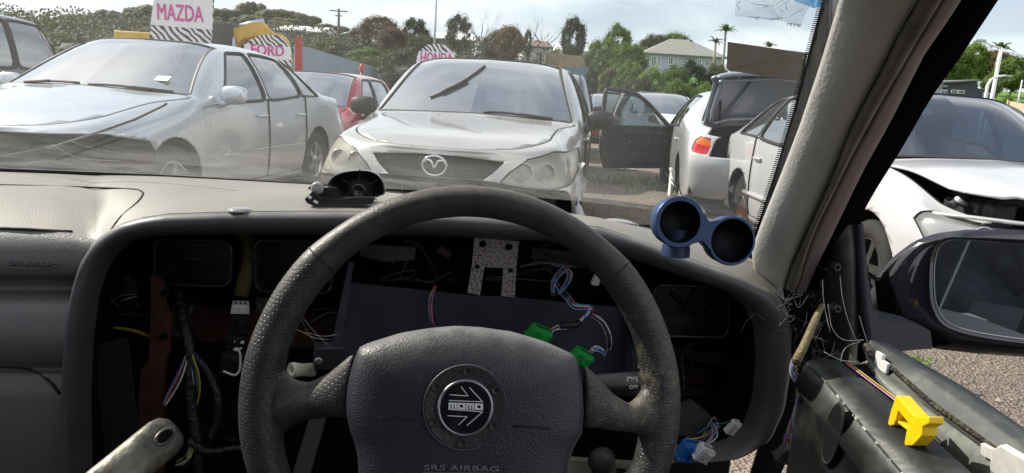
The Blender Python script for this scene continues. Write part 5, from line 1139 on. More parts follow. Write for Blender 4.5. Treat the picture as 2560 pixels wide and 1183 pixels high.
# left side harness
m = MB(); m.tube(YP([(612, 570, 1.0), (628, 640, .98), (612, 700, .96), (603, 742, .95)]), [.012, .012, .010, .009], 10, smooth=4); m.build('conduit', P('conduit_brown', (.07, .052, .012), .7, bump=.6, bscale=80), car)
conn('plug', 601, 768, .94, 40, 24, 4, WHT, ribs=3); conn('relay', 597, 806, .945, 42, 52, 3, BKP, ribs=2); conn('relay', 590, 850, .945, 44, 34, 3, BKP, ribs=0)
slab('relay_label', [(586, 851), (611, 853), (610, 860), (585, 858)], .9365, WHT, .001); conn('module', 585, 905, .94, 62, 58, 3, BKP, ribs=0)
m = MB(); m.tube(YP([(588, 870, .93), (598, 877, .93), (601, 895, .93), (599, 925, .93), (588, 938, .93), (570, 933, .93), (558, 928, .93)]), .0017, 6, smooth=4); m.tube(YP([(583, 872, .93), (592, 877, .93), (604, 870, .93)]), .0014, 6); m.build('white_lead', WHT, car)
DKW = P('loom_black', (.016, .016, .018), .38, bump=.5, bscale=110)
for pts, r in (([(440, 720, .98), (460, 800, .95), (475, 880, .93), (478, 1000, .92), (492, 1100, .91), (500, 1220, .91)], .0075), ([(478, 880, .93), (520, 930, .93), (546, 1000, .92), (540, 1060, .92), (510, 1120, .92), (440, 1180, .93)], .0055), ([(470, 1100, .9), (520, 1130, .9), (600, 1120, .9), (640, 1150, .9)], .005), ([(240, 700, .97), (300, 770, .96), (350, 760, .96)], .004)):
    m = MB(); m.tube(YP(pts), r, 8, smooth=5); m.build('cable', DKW, car)
loom([(470, 885, .925), (455, 930, .92), (432, 975, .92), (412, 1010, .915)], 'krvgw', .0011, .004); loom([(476, 885, .925), (488, 930, .92), (492, 980, .92), (480, 1040, .92)], 'ygwk', .0012, .0035)
loom([(280, 820, .96), (330, 828, .96), (372, 842, .96)], 'yk', .003, .003); loom([(440, 1160, .9), (470, 1140, .9), (492, 1060, .92)], 'yykg', .0015, .003); loom([(270, 770, .97), (300, 750, .96), (340, 740, .96)], 'wgk', .0008, .004)
# block with screw and cream tube left of the pad
m = MB(); c = WY(822, 890, .80); M = frame(c, (1, .3, -.05), (0, 0, 1)); m.box((0, 0, 0), (.034, .028, .022), M, bev=.002); cb = m.build('lock_block', P('block_black', (.02, .021, .024), .45), car)
m = MB(); M = frame(WY(797, 903, .785), (1, 0, 0), (0, 0, 1)); m.lathe([(.0002, .002), (.002, .003), (.0045, .0025), (.005, 0)], M, 14); m.build('screw', P('screw_steel', (.3, .3, .32), .35, .9), cb)
m = MB(); a, b_ = WY(728, 925, .79), WY(782, 925, .81); M = frame(a, (b_-a).cross(V((0, 0, 1))), (0, 0, 1)); zdir = (b_-a).length
M = frame(a, (0, 0, 1), (0, 1, 0)); M = Matrix.Translation(a) @ (b_-a).to_track_quat('Z', 'Y').to_matrix().to_4x4(); m.lathe([(.0045, .006), (.0065, -.001), (.0085, 0), (.009, .004), (.0075, zdir*.5), (.0082, zdir)], M, 20); m.build('bulb_sleeve', P('cream', (.62, .58, .45), .5), car)
# light switch stalk
m = MB(); a, b_ = WY(1470, 962, .73), WY(1592, 957, .735); M = Matrix.Translation(a) @ (b_-a).to_track_quat('Z', 'Y').to_matrix().to_4x4(); L_ = (b_-a).length
m.lathe([(.009, 0), (.0112, L_*.3), (.0122, L_*.7), (.0124, L_*.99), (.0118, L_), (.0124, L_*1.01), (.0122, L_*1.25), (.010, L_*1.32), (.0005, L_*1.34)], M, 28); stk = m.build('light_stalk', P('stalk_black', (.02, .02, .022), .38), car)
WPT = P('print_white', (.62, .62, .62), .5); bt2 = bvh(stk)
emb('OFF', (1572, 972), (1594, 972), 9, WPT, stk, .0003, bt2, .0002); m = MB()
for x in (1576, 1586): c = on(bt2, x, 948, .0004); m.tube([c+V((math.cos(t*.785)*.0018, 0, math.sin(t*.785)*.0022)) for t in range(8)], .0003, 4, closed=True)
for dx in (1569, 1593):
    for dy in (943, 948, 953): m.tube([on(bt2, dx-2, dy, .0004), on(bt2, dx+2, dy, .0004)], .00025, 4)
m.tube([on(bt2, 1602, 967, .0004), on(bt2, 1609, 967, .0004)], .0006, 4); m.build('symbol', WPT, stk)
slab('paper_label', [(1598, 868), (1622, 872), (1620, 922), (1594, 920)], .90, P('label_paper', (.55, .53, .5), .8, col2=(.15, .12, .12), th=(.5, .54), vscale=160), .001)
# lower right bits
slab('ecu_case', [(1640, 1075), (1700, 1035), (1742, 1018), (1778, 1042), (1788, 1062), (1770, 1085), (1700, 1110), (1640, 1120)], .88, P('case_grey', (.07, .07, .07), .5, var=.2), .03, bev=.002)
conn('blue_plug', 1718, 1126, .80, 40, 58, 12, BLP); conn('white_plug', 1758, 1132, .79, 42, 44, 28, WHT); conn('white_plug', 1832, 1068, .82, 24, 42, 20, WHT, d_=.008)
loom([(1722, 1098, .80), (1750, 1092, .82), (1775, 1075, .84), (1800, 1060, .84)], 'okbgv', .001, .004); loom([(1766, 1112, .79), (1786, 1090, .81), (1782, 1060, .84)], 'mvgok', .001, .003); loom([(1786, 1062, .85), (1815, 1056, .83), (1828, 1052, .82)], 'mkk', .001, .002); loom([(1760, 1090, .86), (1790, 1050, .87), (1800, 1100, .86)], 'kgk', .0012, .003)
slab('column_cover', [(1415, 1150), (1640, 1165), (1640, 1300), (1415, 1300)], .83, P('beige_metal', (.20, .18, .14), .7, var=.3), .01)
for x in (1500, 1560): slab('cover_slot', [(x-18, 1172), (x+6, 1174), (x+6, 1230), (x-18, 1230)], .826, BLK, .002)
m = MB(); M = frame(WY(1508, 1160, .79), (1, 0, 0), (0, 0, 1)); m.lathe([(.0005, .006), (.009, .006), (.016, .001), (.018, -.01)], M, 18); m.build('column_joint', P('joint', (.03, .028, .025), .5), car)
m = MB(); m.tube([WY(1163, 1030, .62), WY(1170, 1040, .95)], .045, 20); m.build('steering_column', PLK, car)
# more of the loom, stays and brackets in the depth of the cavity
r_ = random.Random(31); GB2 = P('cavity_grey', (.06, .058, .055), .6, var=.4, vscale=25)
for (x0, x1, y0, y1), k in (((250, 620, 640, 1100), 9), ((880, 1560, 600, 700), 8), ((1640, 1880, 720, 1080), 6), ((640, 860, 740, 1000), 4)):
    for i in range(k):
        a = [r_.uniform(x0, x1), r_.uniform(y0, y1), r_.uniform(.97, 1.04)]; pts = [tuple(a)]
        for j in range(4): a = [min(x1, max(x0, a[0]+r_.gauss(0, 60))), min(y1, max(y0, a[1]+r_.gauss(0, 50))), a[2]+r_.gauss(0, .01)]; pts.append(tuple(a))
        m = MB(); m.tube(YP(pts), r_.choice((.0012, .0022, .0035)), 6, smooth=5); m.build('cable', r_.choice((DKW, DKW, DKW, WN['k'], GB2)), car)
for pl in ([(255, 700), (330, 690), (345, 730), (300, 760), (258, 750)], [(640, 745), (740, 748), (742, 775), (700, 782), (640, 778)], [(1640, 860), (1880, 900), (1878, 925), (1640, 890)], [(900, 610), (1040, 618), (1036, 650), (960, 655), (900, 640)], [(1330, 620), (1560, 640), (1565, 668), (1400, 660), (1330, 645)], [(1650, 960), (1840, 990), (1835, 1010), (1650, 985)]): slab('stay', pl, 1.01, GB2, .006, bev=.001)
slab('stay', [(1640, 900), (1885, 935), (1880, 985), (1640, 955)], 1.03, RUST, .01)
# --- steering wheel
wc = ray(1163, 1015); wc = CAMP+wc*(.58/wc.dot(_F)); wn = V((.02, -math.cos(R(17)), math.sin(R(17)))).normalized()
PW_ = lambda px, py, h=0: WP(px, py, wc+wn*h, wn)
ez = wn; ex = V((0, 1, 0)).cross(wn); ex = V((1, 0, 0))-wn*wn.x; ex.normalize(); ey = ez.cross(ex).normalized(); RR = .1935-.0165; rcn = WP(1168, 999, wc-wn*.035, wn)
m = MB(); pts, rs_ = [], []
for k in range(120):
    a = 2*math.pi*k/120; pts.append(rcn+(ex*math.cos(a)+ey*math.sin(a))*RR); side_ = abs(math.cos(a)); q = .0148+.0020*sstep(.62, .78, side_)+.0010*sstep(.93, 1, side_); rs_.append(q)
pts = [p for p in pts]; m.tube(pts, rs_, 20, closed=True)
def spoke(m, secs):
    rings = []
    for px, py, hw_, th, hh in secs:
        c_ = PW_(px, py, hh); k = .585/FPX*hw_; rings.append([c_+ey*math.cos(t*2*math.pi/16)*k+wn*math.sin(t*2*math.pi/16)*th for t in range(16)])
    m.loft(rings, True, (True, True))
spoke(m, [(884, 962, 86, .009, -.002), (850, 975, 70, .010, -.005), (815, 990, 58, .012, -.013), (770, 1003, 48, .014, -.024), (735, 1008, 60, .015, -.031), (705, 1008, 86, .015, -.035), (680, 1008, 110, .012, -.037)])
spoke(m, [(1456, 990, 84, .009, -.002), (1490, 1003, 72, .010, -.005), (1530, 1030, 50, .012, -.013), (1575, 1046, 38, .014, -.024), (1605, 1032, 60, .015, -.031), (1632, 1030, 86, .015, -.035), (1655, 1026, 110, .012, -.037)])
wl = bpy.data.materials.new('worn_leather'); wl.use_nodes = True; t = wl.node_tree; n = t.nodes; l = t.links; b = n['Principled BSDF']; tc = n.new('ShaderNodeTexCoord')
def nzz(sc, det=6, ro=.65):
    z = n.new('ShaderNodeTexNoise'); z.inputs['Scale'].default_value = sc; z.inputs['Detail'].default_value = det; z.inputs['Roughness'].default_value = ro; l.new(tc.outputs['Object'], z.inputs[0]); return z.outputs[0]
def rmp(src, stops):
    r = n.new('ShaderNodeValToRGB'); l.new(src, r.inputs[0]); e = r.color_ramp.elements
    while len(e) < len(stops): e.new(.5)
    for q, (p_, c_) in zip(e, stops): q.position = p_; q.color = (*c_, 1)
    return r.outputs[0]
base = rmp(nzz(38), [(.35, (.015, .015, .017)), (.62, (.032, .030, .029))])
# mould and dust caked on the right-hand grip and the outer left edge (fixed to the leather)
gx = n.new('ShaderNodeVectorMath'); gx.operation = 'DISTANCE'; l.new(tc.outputs['Object'], gx.inputs[0]); cpt = PW_(1612, 975); gx.inputs[1].default_value = cpt
k1 = n.new('ShaderNodeMapRange'); k1.inputs['From Min'].default_value = .085; k1.inputs['From Max'].default_value = .0; k1.inputs['To Max'].default_value = .17; l.new(gx.outputs['Value'], k1.inputs['Value'])
ad = n.new('ShaderNodeMath'); ad.operation = 'ADD'; l.new(k1.outputs[0], ad.inputs[0]); l.new(nzz(95, 8, .75), ad.inputs[1])
mk = n.new('ShaderNodeMapRange'); mk.inputs['From Min'].default_value = .60; mk.inputs['From Max'].default_value = .80; l.new(ad.outputs[0], mk.inputs['Value'])
mxx = n.new('ShaderNodeMixRGB'); l.new(mk.outputs[0], mxx.inputs[0]); l.new(base, mxx.inputs[1]); mxx.inputs[2].default_value = (.15, .125, .078, 1); l.new(mxx.outputs[0], b.inputs['Base Color'])
rg = n.new('ShaderNodeMapRange'); rg.inputs['From Min'].default_value = .3; rg.inputs['From Max'].default_value = .7; rg.inputs['To Min'].default_value = .34; rg.inputs['To Max'].default_value = .6; l.new(nzz(60), rg.inputs['Value']); l.new(rg.outputs[0], b.inputs['Roughness'])
vd = n.new('ShaderNodeTexVoronoi'); vd.inputs['Scale'].default_value = 320; vd.inputs['Randomness'].default_value = .15; l.new(tc.outputs['Object'], vd.inputs['Vector'])
md_ = n.new('ShaderNodeMapRange'); md_.inputs['From Min'].default_value = .18; md_.inputs['From Max'].default_value = .38; l.new(vd.outputs['Distance'], md_.inputs['Value'])
sz = n.new('ShaderNodeVectorMath'); sz.operation = 'DOT_PRODUCT'; sz.inputs[1].default_value = ey; l.new(tc.outputs['Object'], sz.inputs[0])   # perforated below the seams only
lim = n.new('ShaderNodeMapRange'); lim.inputs['From Min'].default_value = (rcn.dot(ey)+.118); lim.inputs['From Max'].default_value = (rcn.dot(ey)+.113); l.new(sz.outputs['Value'], lim.inputs['Value'])
ml = n.new('ShaderNodeMath'); ml.operation = 'MULTIPLY'; inv_ = n.new('ShaderNodeMath'); inv_.operation = 'SUBTRACT'; inv_.inputs[0].default_value = 1; l.new(md_.outputs[0], inv_.inputs[1]); l.new(inv_.outputs[0], ml.inputs[0]); l.new(lim.outputs[0], ml.inputs[1])
hs = n.new('ShaderNodeMath'); hs.operation = 'SUBTRACT'; gr = nzz(420, 3); l.new(gr, hs.inputs[0]); l.new(ml.outputs[0], hs.inputs[1])
h2 = n.new('ShaderNodeMath'); h2.operation = 'MULTIPLY_ADD'; h2.inputs[1].default_value = .5; l.new(mk.outputs[0], h2.inputs[0]); l.new(hs.outputs[0], h2.inputs[2])
bp = n.new('ShaderNodeBump'); bp.inputs['Strength'].default_value = .5; bp.inputs['Distance'].default_value = .0009; l.new(h2.outputs[0], bp.inputs['Height']); l.new(bp.outputs[0], b.inputs['Normal'])
sunlit_tops(wl, (.20, .175, .14), .55, 120); sw = m.build('steering_wheel', wl, car, fix=True)  # sunlit look of the rim top is mixed into the leather colour
q = sw.modifiers.new('r', 'REMESH'); q.mode = 'VOXEL'; q.voxel_size = .0018; q.use_smooth_shade = True
q = sw.modifiers.new('c', 'CORRECTIVE_SMOOTH'); q.iterations = 14; q.smooth_type = 'SIMPLE'; q.factor = .8; q.use_only_smooth = True
for a in (math.atan2(.118, math.sqrt(RR*RR-.118**2)),):
    for aa in (a, math.pi-a):
        c_ = rcn+(ex*math.cos(aa)+ey*math.sin(aa))*RR; rd_ = (ex*math.cos(aa)+ey*math.sin(aa)); m = MB(); m.tube([c_+(rd_*math.cos(k*math.pi/12)+wn*math.sin(k*math.pi/12))*.0163 for k in range(24)], .0006, 5, closed=True); m.build('stitching', SEAM, sw)
# airbag pad
pad = [(901, 867), (920, 858), (1000, 833), (1080, 820), (1140, 815), (1200, 818), (1280, 829), (1360, 853), (1420, 880), (1438, 893), (1444, 915), (1452, 975), (1454, 1030), (1450, 1075), (1428, 1112), (1418, 1150), (1413, 1200), (1405, 1290), (1390, 1320), (915, 1320), (902, 1290), (899, 1200), (897, 1140), (890, 1105), (877, 1070), (869, 1030), (869, 985), (876, 940), (888, 895)]
po = line([PW_(x, y, .0) for x, y in pad+pad[:1]], 121)[:-1]; pc = PW_(1163, 1040, 0); m = MB(); rings = []
for sc, h in ((.99, -.02), (1.0, -.006), (1.0, .008), (.985, .015), (.955, .0205), (.90, .0245), (.80, .028), (.65, .0305), (.45, .032), (.2, .0325), (.02, .0325)):
    rr = []
    for p in po:
        d = (p-pc)*sc; up_ = max(0, d.dot(ey)-.03)/.08; rr.append(pc+d+wn*(h-.010*up_*up_*(1 if h > 0 else 0)))
    rings.append(rr)
m.loft(rings, True); PADM = P('pad_vinyl', (.024, .026, .035), .42, bump=.6, bscale=760, btype='vor', bdist=.0007, var=.1, vscale=20)
sunlit_tops(PADM, (.26, .25, .235), .7, 40); pd = m.build('airbag_pad', PADM, sw, fix=True); btp = bvh(pd)  # bright top of the pad is painted into its colour
seam2 = lambda pts, r=.0011: MB().tube([on(btp, x, y, -.0002) for x, y in pts], r, 6).build('pad_crease', SEAM, sw)
seam2([(948, 1043), (1000, 1046), (1043, 1051)]); seam2([(1283, 1066), (1330, 1067), (1372, 1073)])
emb('SRS AIRBAG', (1058, 1175), (1246, 1179), 14, P('emboss_pad', (.16, .165, .19), .35), sw, .0006, btp)
m = MB(); m.tube([on(btp, 1056, 1181, .0004), on(btp, 1246, 1184, .0004)], .0007, 5); m.build('underline', EMB, sw)
# hub ring, bolts and emblem
hh = .0335; hc = PW_(1163, 1018, hh); kx = (PW_(1263, 1018, hh)-hc).length/100; M = frame(hc, ex, ey)
HUBM = P('hub_black', (.028, .029, .032), .5, bump=.2, bscale=300); m = MB(); m.lathe([(104*kx, -.006), (103*kx, .0005), (100*kx, .0018), (96*kx, .0012), (70*kx, .001)], M, 64); m.build('hub_ring', HUBM, sw)
m = MB(); m.lathe([(105*kx, -.001), (103.5*kx, .0022), (101.5*kx, .001)], M, 64); m.build('hub_rim', P('hub_edge', (.10, .10, .105), .45), sw)
m = MB(); m.lathe([(70*kx, .001), (69*kx, .004), (65*kx, .0048), (63*kx, .0042)], M, 64); m.build('emblem_rim', P('emblem_chrome', (.35, .35, .37), .3, .8), sw)
m = MB(); m.lathe([(64*kx, .0042), (.0001, .0046)], M, 64); m.build('emblem', P('emblem_black', (.008, .008, .01), .12, coat=1), sw)
for x, y in ((1169, 929), (1240, 976), (1233, 1066), (1155, 1108), (1084, 1056), (1091, 967)):
    Mb = frame(PW_(x, y, hh+.0014), ex, ey); m = MB(); m.lathe([(.0042, -.001), (.0041, .0006), (.0036, .0014), (.0032, .0012), (.0016, .0012), (.0015, -.0004), (.0001, -.0004)], Mb, 16); m.build('bolt', HUBM, sw)
EW = P('emblem_white', (.75, .75, .75), .4); z2 = lambda x, y: PW_(850+x/1.972, 583+y/1.972, hh+.0051)
m = MB()
for ln in (((540, 797), (632, 803), (597, 757)), ((537, 825), (703, 832), (638, 761)), ((534, 869), (704, 881), (626, 948)), ((530, 900), (627, 905), (583, 946))):
    for a, b_ in zip(ln, ln[1:]):
        A, B = z2(*a), z2(*b_); d = (B-A).normalized(); s_ = wn.cross(d)*.00030; m.poly([A-s_, B-s_, B+s_, A+s_]); 
def glyph(x0, kind):
    def q(u0, v0, u1, v1):
        f = lambda u, v: z2(x0+u, 835+v+(x0+u-535)*.035); m.poly([f(u0, v1), f(u1, v1), f(u1, v0), f(u0, v0)])
    if kind == 'm': q(0, 0, 40, 9); q(0, 9, 10, 32); q(15, 9, 25, 32); q(30, 9, 40, 32)
    else: q(0, 0, 40, 9); q(0, 23, 40, 32); q(0, 9, 12, 23); q(28, 9, 40, 23)
for i, ch in enumerate('momo'): glyph(535+i*43.5, ch)
m.build('emblem_lettering', EW, sw)
# --- windscreen
edgeR = [(1935, 655, .873), (1893, 583, .868), (1958, 421, .80), (1999, 314, .74), (2055, 147, .655), (2098, 0, .58), (2180, -300, .44)]
m = MB(); rows = []; hdr = [V((-1.15+1.42*i/30, .45+.10*(1-abs((i/30-.45)/.55)**2), 1.13+.30-.01*abs(i/30-.5))) for i in range(31)]
base_ = [WY(-1000+(1930+1000)*i/30, *itp3(A_, -1000+2930*i/30)) for i in range(31)]
er = line(YP(edgeR[1:]), 17); hdr[-1] = er[-1]
for k in range(17):
    t = k/16; row = []
    for i in range(31):
        p = base_[i].lerp(hdr[i], t)+V((0, .035, .03))*math.sin(math.pi*t)*.5; f = sstep(16, 30, i); tgt = base_[30].lerp(hdr[30], t)+V((0, .035, .03))*math.sin(math.pi*t)*.5; row.append(p+(er[k]-tgt)*f)
    rows.append(row)
m.loft(rows, False); wsg = m.build('windscreen', glassmat('screen_glass', (.93, .96, .96), gl=.0, dust=.05, dcol=(.72, .72, .70), fres=True, dscale=5, speck=.9, base=(.95, 1.045, .34)), car)
btw = bvh(wsg)
m = MB(); 
def strip_on(bt_, a, b_, off, mat, name, parent, n=24):
    m = MB(); A, B = line([V((*q, 0)) for q in a], n), line([V((*q, 0)) for q in b_], n); m.loft([[on(bt_, p.x, p.y, off) for p in A], [on(bt_, p.x, p.y, off) for p in B]], False); return m.build(name, mat, parent)
FR = P('frit', (.002, .002, .002), .9, spec=.02)
fl = [(2110, -120), (2064, 0), (2024, 147), (1989, 275), (1943, 421), (1893, 570), (1868, 640)]; fr = [(2150, -120), (2110, 0), (2068, 147), (2014, 314), (1972, 421), (1915, 583), (1890, 655)]
strip_on(btw, fl, fr, .003, FR, 'frit_band', wsg)
m = MB(); FL = line([V((*q, 0)) for q in fl], 150)
for i, p in enumerate(FL[:-1]):
    a, b_ = on(btw, p.x+1, p.y, .003), on(btw, p.x-9, p.y-1, .003); c_ = on(btw, FL[i+1].x, FL[i+1].y, .003); d = (c_-on(btw, p.x, p.y, .003))*.26; m.poly([a-d, b_-d*.8, b_+d*.8, a+d])
m.build('frit_dots', FR, wsg)
LB = P('label_brown', (.26, .215, .18), .75, col2=(.34, .30, .27), th=(.35, .7), vscale=22)
m = MB(); cs = [(1820, 102), (2024, 132), (2009, 203), (1823, 174), (1817, 168)]; m.poly([on(btw, x, y, .002) for x, y in cs]); lb = m.build('label', LB, wsg)
m = MB(); c = on(btw, 2007, 140, .0032); u = (on(btw, 2017, 141.5, .0032)-c); v = (on(btw, 2007, 134.5, .0032)-c); m.poly([c+u*math.cos(k*math.pi/8)+v*math.sin(k*math.pi/8) for k in range(16)]); m.build('label_window', EW, wsg)
m = MB(); m.tube([on(btw, x, y, .002) for x, y in ((1820, 101), (1900, 113), (1960, 122), (2025, 132))], .0006, 4); m.build('label_edge', EW, wsg)
m = MB(); m.poly([on(btw, x, y, .002) for x, y in ((1838, 38), (1842, -60), (2075, -60), (2020, 30), (2008, 62), (1955, 50))]); m.build('sticker_residue', glassmat('residue', (.92, .95, .97), gl=.02, dust=.22, dcol=(.62, .68, .74), dscale=45), wsg)
m = MB(); r_ = random.Random(5)
for k in range(16): x = r_.uniform(1850, 1990); y = r_.uniform(-10, 34)+(x-1850)*.15; m.tube([on(btw, x, y, .003), on(btw, x+r_.uniform(-30, 40), y+r_.uniform(-22, 10), .003)], .0004, 4)
m.tube([on(btw, 1866, 36, .003), on(btw, 1940, 46, .003)], .0004, 4); m.tube([on(btw, 1975, 55, .003), on(btw, 2010, 61, .003)], .0004, 4); m.build('scratches', glassmat('scratch', (.5, .55, .6), gl=.02, dust=.5, dcol=(.7, .72, .75)), wsg)
a, b_ = on(btw, 2009, 67, .003), on(btw, 1975, 61, .003); up = on(btw, 2009, 59, .003)-a; to = text_obj('A151', Matrix(), 1, FR, 'lettering', wsg, 0, 0); w_ = max(v.co.x for v in to.data.vertices)
for v in to.data.vertices: v.co = a+(b_-a)*(v.co.x/w_)+up*(v.co.y/.7)
tintb = m = MB(); m.poly([on(btw, x, y, .0015) for x, y in ((1960, -200), (2150, -200), (2070, 8), (2040, 20), (1990, 2))]); m.build('shade_band', glassmat('tint_blue', (.25, .55, .85), gl=0, dust=.02), wsg)
m = MB(); m.tube([WY(x, y+1, Y-.004)+V((0, 0, .001)) for x, y, Y in A_], .0035, 6, smooth=3); m.build('gasket', SEAM, wsg)
# cracks and smears low on the glass
SM = glassmat('smear', (.9, .92, .93), gl=.02, dust=.16, dcol=(.72, .73, .74))
for pts, r in (([(450, 410), (462, 420), (472, 432)], .0022), ([(0, 390), (110, 368), (250, 330)], .0008), ([(640, 372), (760, 356)], .0012), ([(130, 360), (200, 395), (300, 400)], .0012), ([(180, 352), (240, 372), (330, 385)], .0010), ([(60, 408), (120, 402), (180, 410)], .001), ([(560, 385), (640, 388), (700, 398)], .0008)): m = MB(); m.tube([on(btw, x, y, .001) for x, y in pts], r, 5, smooth=2, flat=.4); m.build('smear', SM, wsg)
# wiper resting on the outside of the glass, scuttle
m = MB(); m.tube([on(btw, x, y, -.018) for x, y in ((408, 284), (398, 290), (330, 322), (250, 350), (110, 395))], [.0018, .0018, .0022, .0022, .0015], 6); m.build('wiper', PLK, car)
m = MB(); m.loft([[WY(x, y+14, Y+.05) for x, y, Y in A_], [WY(x, y+12, Y+.20)+V((0, 0, -.035)) for x, y, Y in A_]], False); m.build('scuttle', PLK, car)
m = MB()
for x, y, w_, h in ((1545, 556, .034, .011), (1610, 580, .03, .009)): c = WY(x, y, 1.10); M = frame(c, (1, 0, 0), (0, 0, 1)); m.lathe([(.001, .01), (w_*.6, .008), (w_, -.004), (w_*1.05, -.03)], Matrix.Translation(c) @ Matrix.Diagonal((1, 1, .35, 1)), 20)
m.build('scuttle_cap', P('cap_grey', (.22, .22, .23), .5), car)
m = MB()
zz = [(1528, 562), (1545, 575), (1560, 566), (1578, 582), (1596, 572), (1612, 590), (1630, 582)]
for a, b_ in zip(zz, zz[1:]): A, B = WY(*a, 1.0), WY(*b_, .99); u = V((0, 0, .0045)); m.poly([A-u, B-u, B+u, A+u])
m.build('chevron_tape', P('tape_yellow', (.62, .55, .30), .6), car)
# --- windscreen pillar: trim, weather seal, pale strip, black frame
def band(name, L_, R_, mat, bulge, parent=car, n=8, side=None, rows_=26):
    A, B = line(YP(L_), rows_), line(YP(R_), rows_); m = MB(); rings = []
    for a, b_ in zip(catmull(A, 1), catmull(B, 1)):
        rg_ = []; tc_ = (CAMP-(a+b_)/2).normalized()
        for k in range(n+1): t = k/n; rg_.append(a.lerp(b_, t)+tc_*bulge*math.sin(math.pi*t)**.8)
        rings.append([a-tc_*bulge*.7-tc_*.006]+rg_+[b_-tc_*bulge*.7-tc_*.006])
    m.loft(rings, False); return m.build(name, mat, parent)
yb = lambda py, o=0: .50+.35*max(py, -450)/700+o
la = [(2230, -420), (2098, 0), (2055, 147), (1999, 314), (1958, 421), (1893, 583), (1878, 640), (1886, 690), (1920, 722)]
lb_ = [(2440, -420), (2298, 0), (2248, 76), (2207, 167), (2156, 259), (2121, 330), (2090, 416), (2050, 507), (2008, 598), (1978, 660), (1960, 720)]
lc = [(2520, -420), (2354, 0), (2278, 127), (2187, 284), (2121, 406), (2082, 487), (2040, 570), (2015, 640), (1998, 705), (1985, 735)]
ld = [(2580, -420), (2405, 0), (2308, 142), (2227, 304), (2156, 431), (2078, 593), (2045, 660), (2015, 730)]
le = [(2720, -330), (2496, 0), (2405, 137), (2329, 243), (2253, 375), (2182, 487), (2151, 545), (2140, 600), (2132, 700)]
wy_ = lambda t, o: [(x, y, yb(y, o)) for x, y in t]
pt = band('pillar_trim', wy_(la, .03), wy_(lb_, -.015), GREY, .016, n=12)
band('door_seal', wy_(lb_, -.012), wy_(lc, -.03), P('seal_worn', (.085, .078, .065), .75, col2=(.15, .135, .105), th=(.35, .7), vscale=16, bump=.5, bscale=90, btype='vor', bdist=.002), .012, n=8)
band('pillar_flange', wy_(lc, -.018), wy_(ld, -.014), P('flange_pink', (.21, .165, .165), .6, var=.1), .002, n=3)
band('door_frame', wy_(ld, -.012), wy_(le, .035), P('frame_black', (.004, .0035, .005), 1, spec=0), .008, n=6)
# dark inner end of the body below the pillar
m = MB(); m.poly([WY(x, y, Y) for x, y, Y in ((1925, 700, .88), (1985, 690, .90), (2080, 590, .90), (2140, 560, .9), (2175, 800, .86), (2170, 900, .84), (2060, 950, .92), (1900, 1300, 1.0), (1840, 1300, 1.0), (1930, 1000, .95))]); m.build('kick_panel', BLK, car)
# --- door
door = MB()
XL = lambda pts, x: [WX(px, py, x) for px, py in pts]
L0 = XL([(2177, 850), (2359, 956), (2511, 1062), (2640, 1160), (2900, 1370)], .50); L0b = [p+V((.022, 0, -.004)) for p in L0]
L1 = XL([(2169, 866), (2334, 1012), (2450, 1095), (2560, 1176), (2800, 1370)], .484)
L2 = XL([(2172, 900), (2212, 958), (2308, 1072), (2432, 1183), (2640, 1370)], .474)
L3 = [p+V((-.012, 0, -.03)) for p in L2]
L4 = XL([(2098, 902), (2232, 1004), (2330, 1095), (2430, 1183), (2640, 1370)], .452)
L5 = XL([(2015, 905), (2070, 958), (2121, 1024), (2207, 1112), (2270, 1200), (2400, 1370)][0:1]+[(2070, 958), (2130, 1032), (2258, 1183), (2420, 1370)], .41)
n_ = 24; ls = [line(q, n_) for q in (L0b, L0, L1, L2, L3, L4, L5)]
L6 = [p+V((-.012, 0, -.03)) for p in ls[6]]; L7 = [V((p.x-.01, p.y, .45)) for p in ls[6]]
sk = MB(); sk.loft([ls[1], ls[2]], False); 
outer = [[p for p in ls[0]], [p+V((.03, 0, -.12)) for p in ls[0]], [V((p.x+.035, p.y, .6)) for p in ls[0]], [V((p.x+.0, p.y, .3)) for p in ls[0]]]
m = MB(); m.loft([ls[2], ls[3], ls[4]], False); m.loft([[p+V((0, 0, -.02)) for p in ls[4]], [p+V((0, 0, -.02)) for p in ls[5]]], False)
m.loft([ls[5], [a.lerp(b_, .5)+V((0, 0, .004)) for a, b_ in zip(ls[5], ls[6])], ls[6], L6, [p+V((.01, 0, -.004)) for p in L6], L7], False); m.loft([[p+V((0, 0, -.03)) for p in ls[5]], ls[5]], False); dr = m.build('door', DUSTB, car)
m = MB(); m.loft(outer, False); m.build('outer_skin', P('paint_black', (.012, .012, .014), .25, coat=.8), dr)
m = MB(); m.loft([[p+V((-.002, 0, -.004)) for p in ls[2]], [p+V((0, 0, .003)) for p in ls[2]], [a.lerp(b_, .4)+V((0, 0, .001)) for a, b_ in zip(ls[2], ls[1])], [a.lerp(b_, .5)+V((0, 0, .005)) for a, b_ in zip(ls[2], ls[1])], ls[1], ls[0], [p+V((0, 0, -.02)) for p in ls[0]]], False)
m.build('weather_strip', P('strip_rubber', (.045, .05, .052), .5, col2=(.12, .12, .10), th=(.5, .8), vscale=40), dr)
m = MB(); m.loft([[p+V((-.003, 0, -.004)) for p in ls[3]], [p+V((.003, 0, -.007)) for p in ls[5]]], False); m.build('window_slot', BLK, dr)
m = MB(); m.loft([[p+V((-.0025, 0, -.006)) for p in ls[2]], [a.lerp(b_, .5)+V((-.004, 0, 0)) for a, b_ in zip(ls[2], ls[3])], [p+V((-.003, 0, .001)) for p in ls[3]]], False); m.build('inner_skin', P('skin_olive', (.085, .092, .08), .45, col2=(.15, .16, .14), th=(.4, .75), vscale=9, bump=.15, bscale=40), dr)
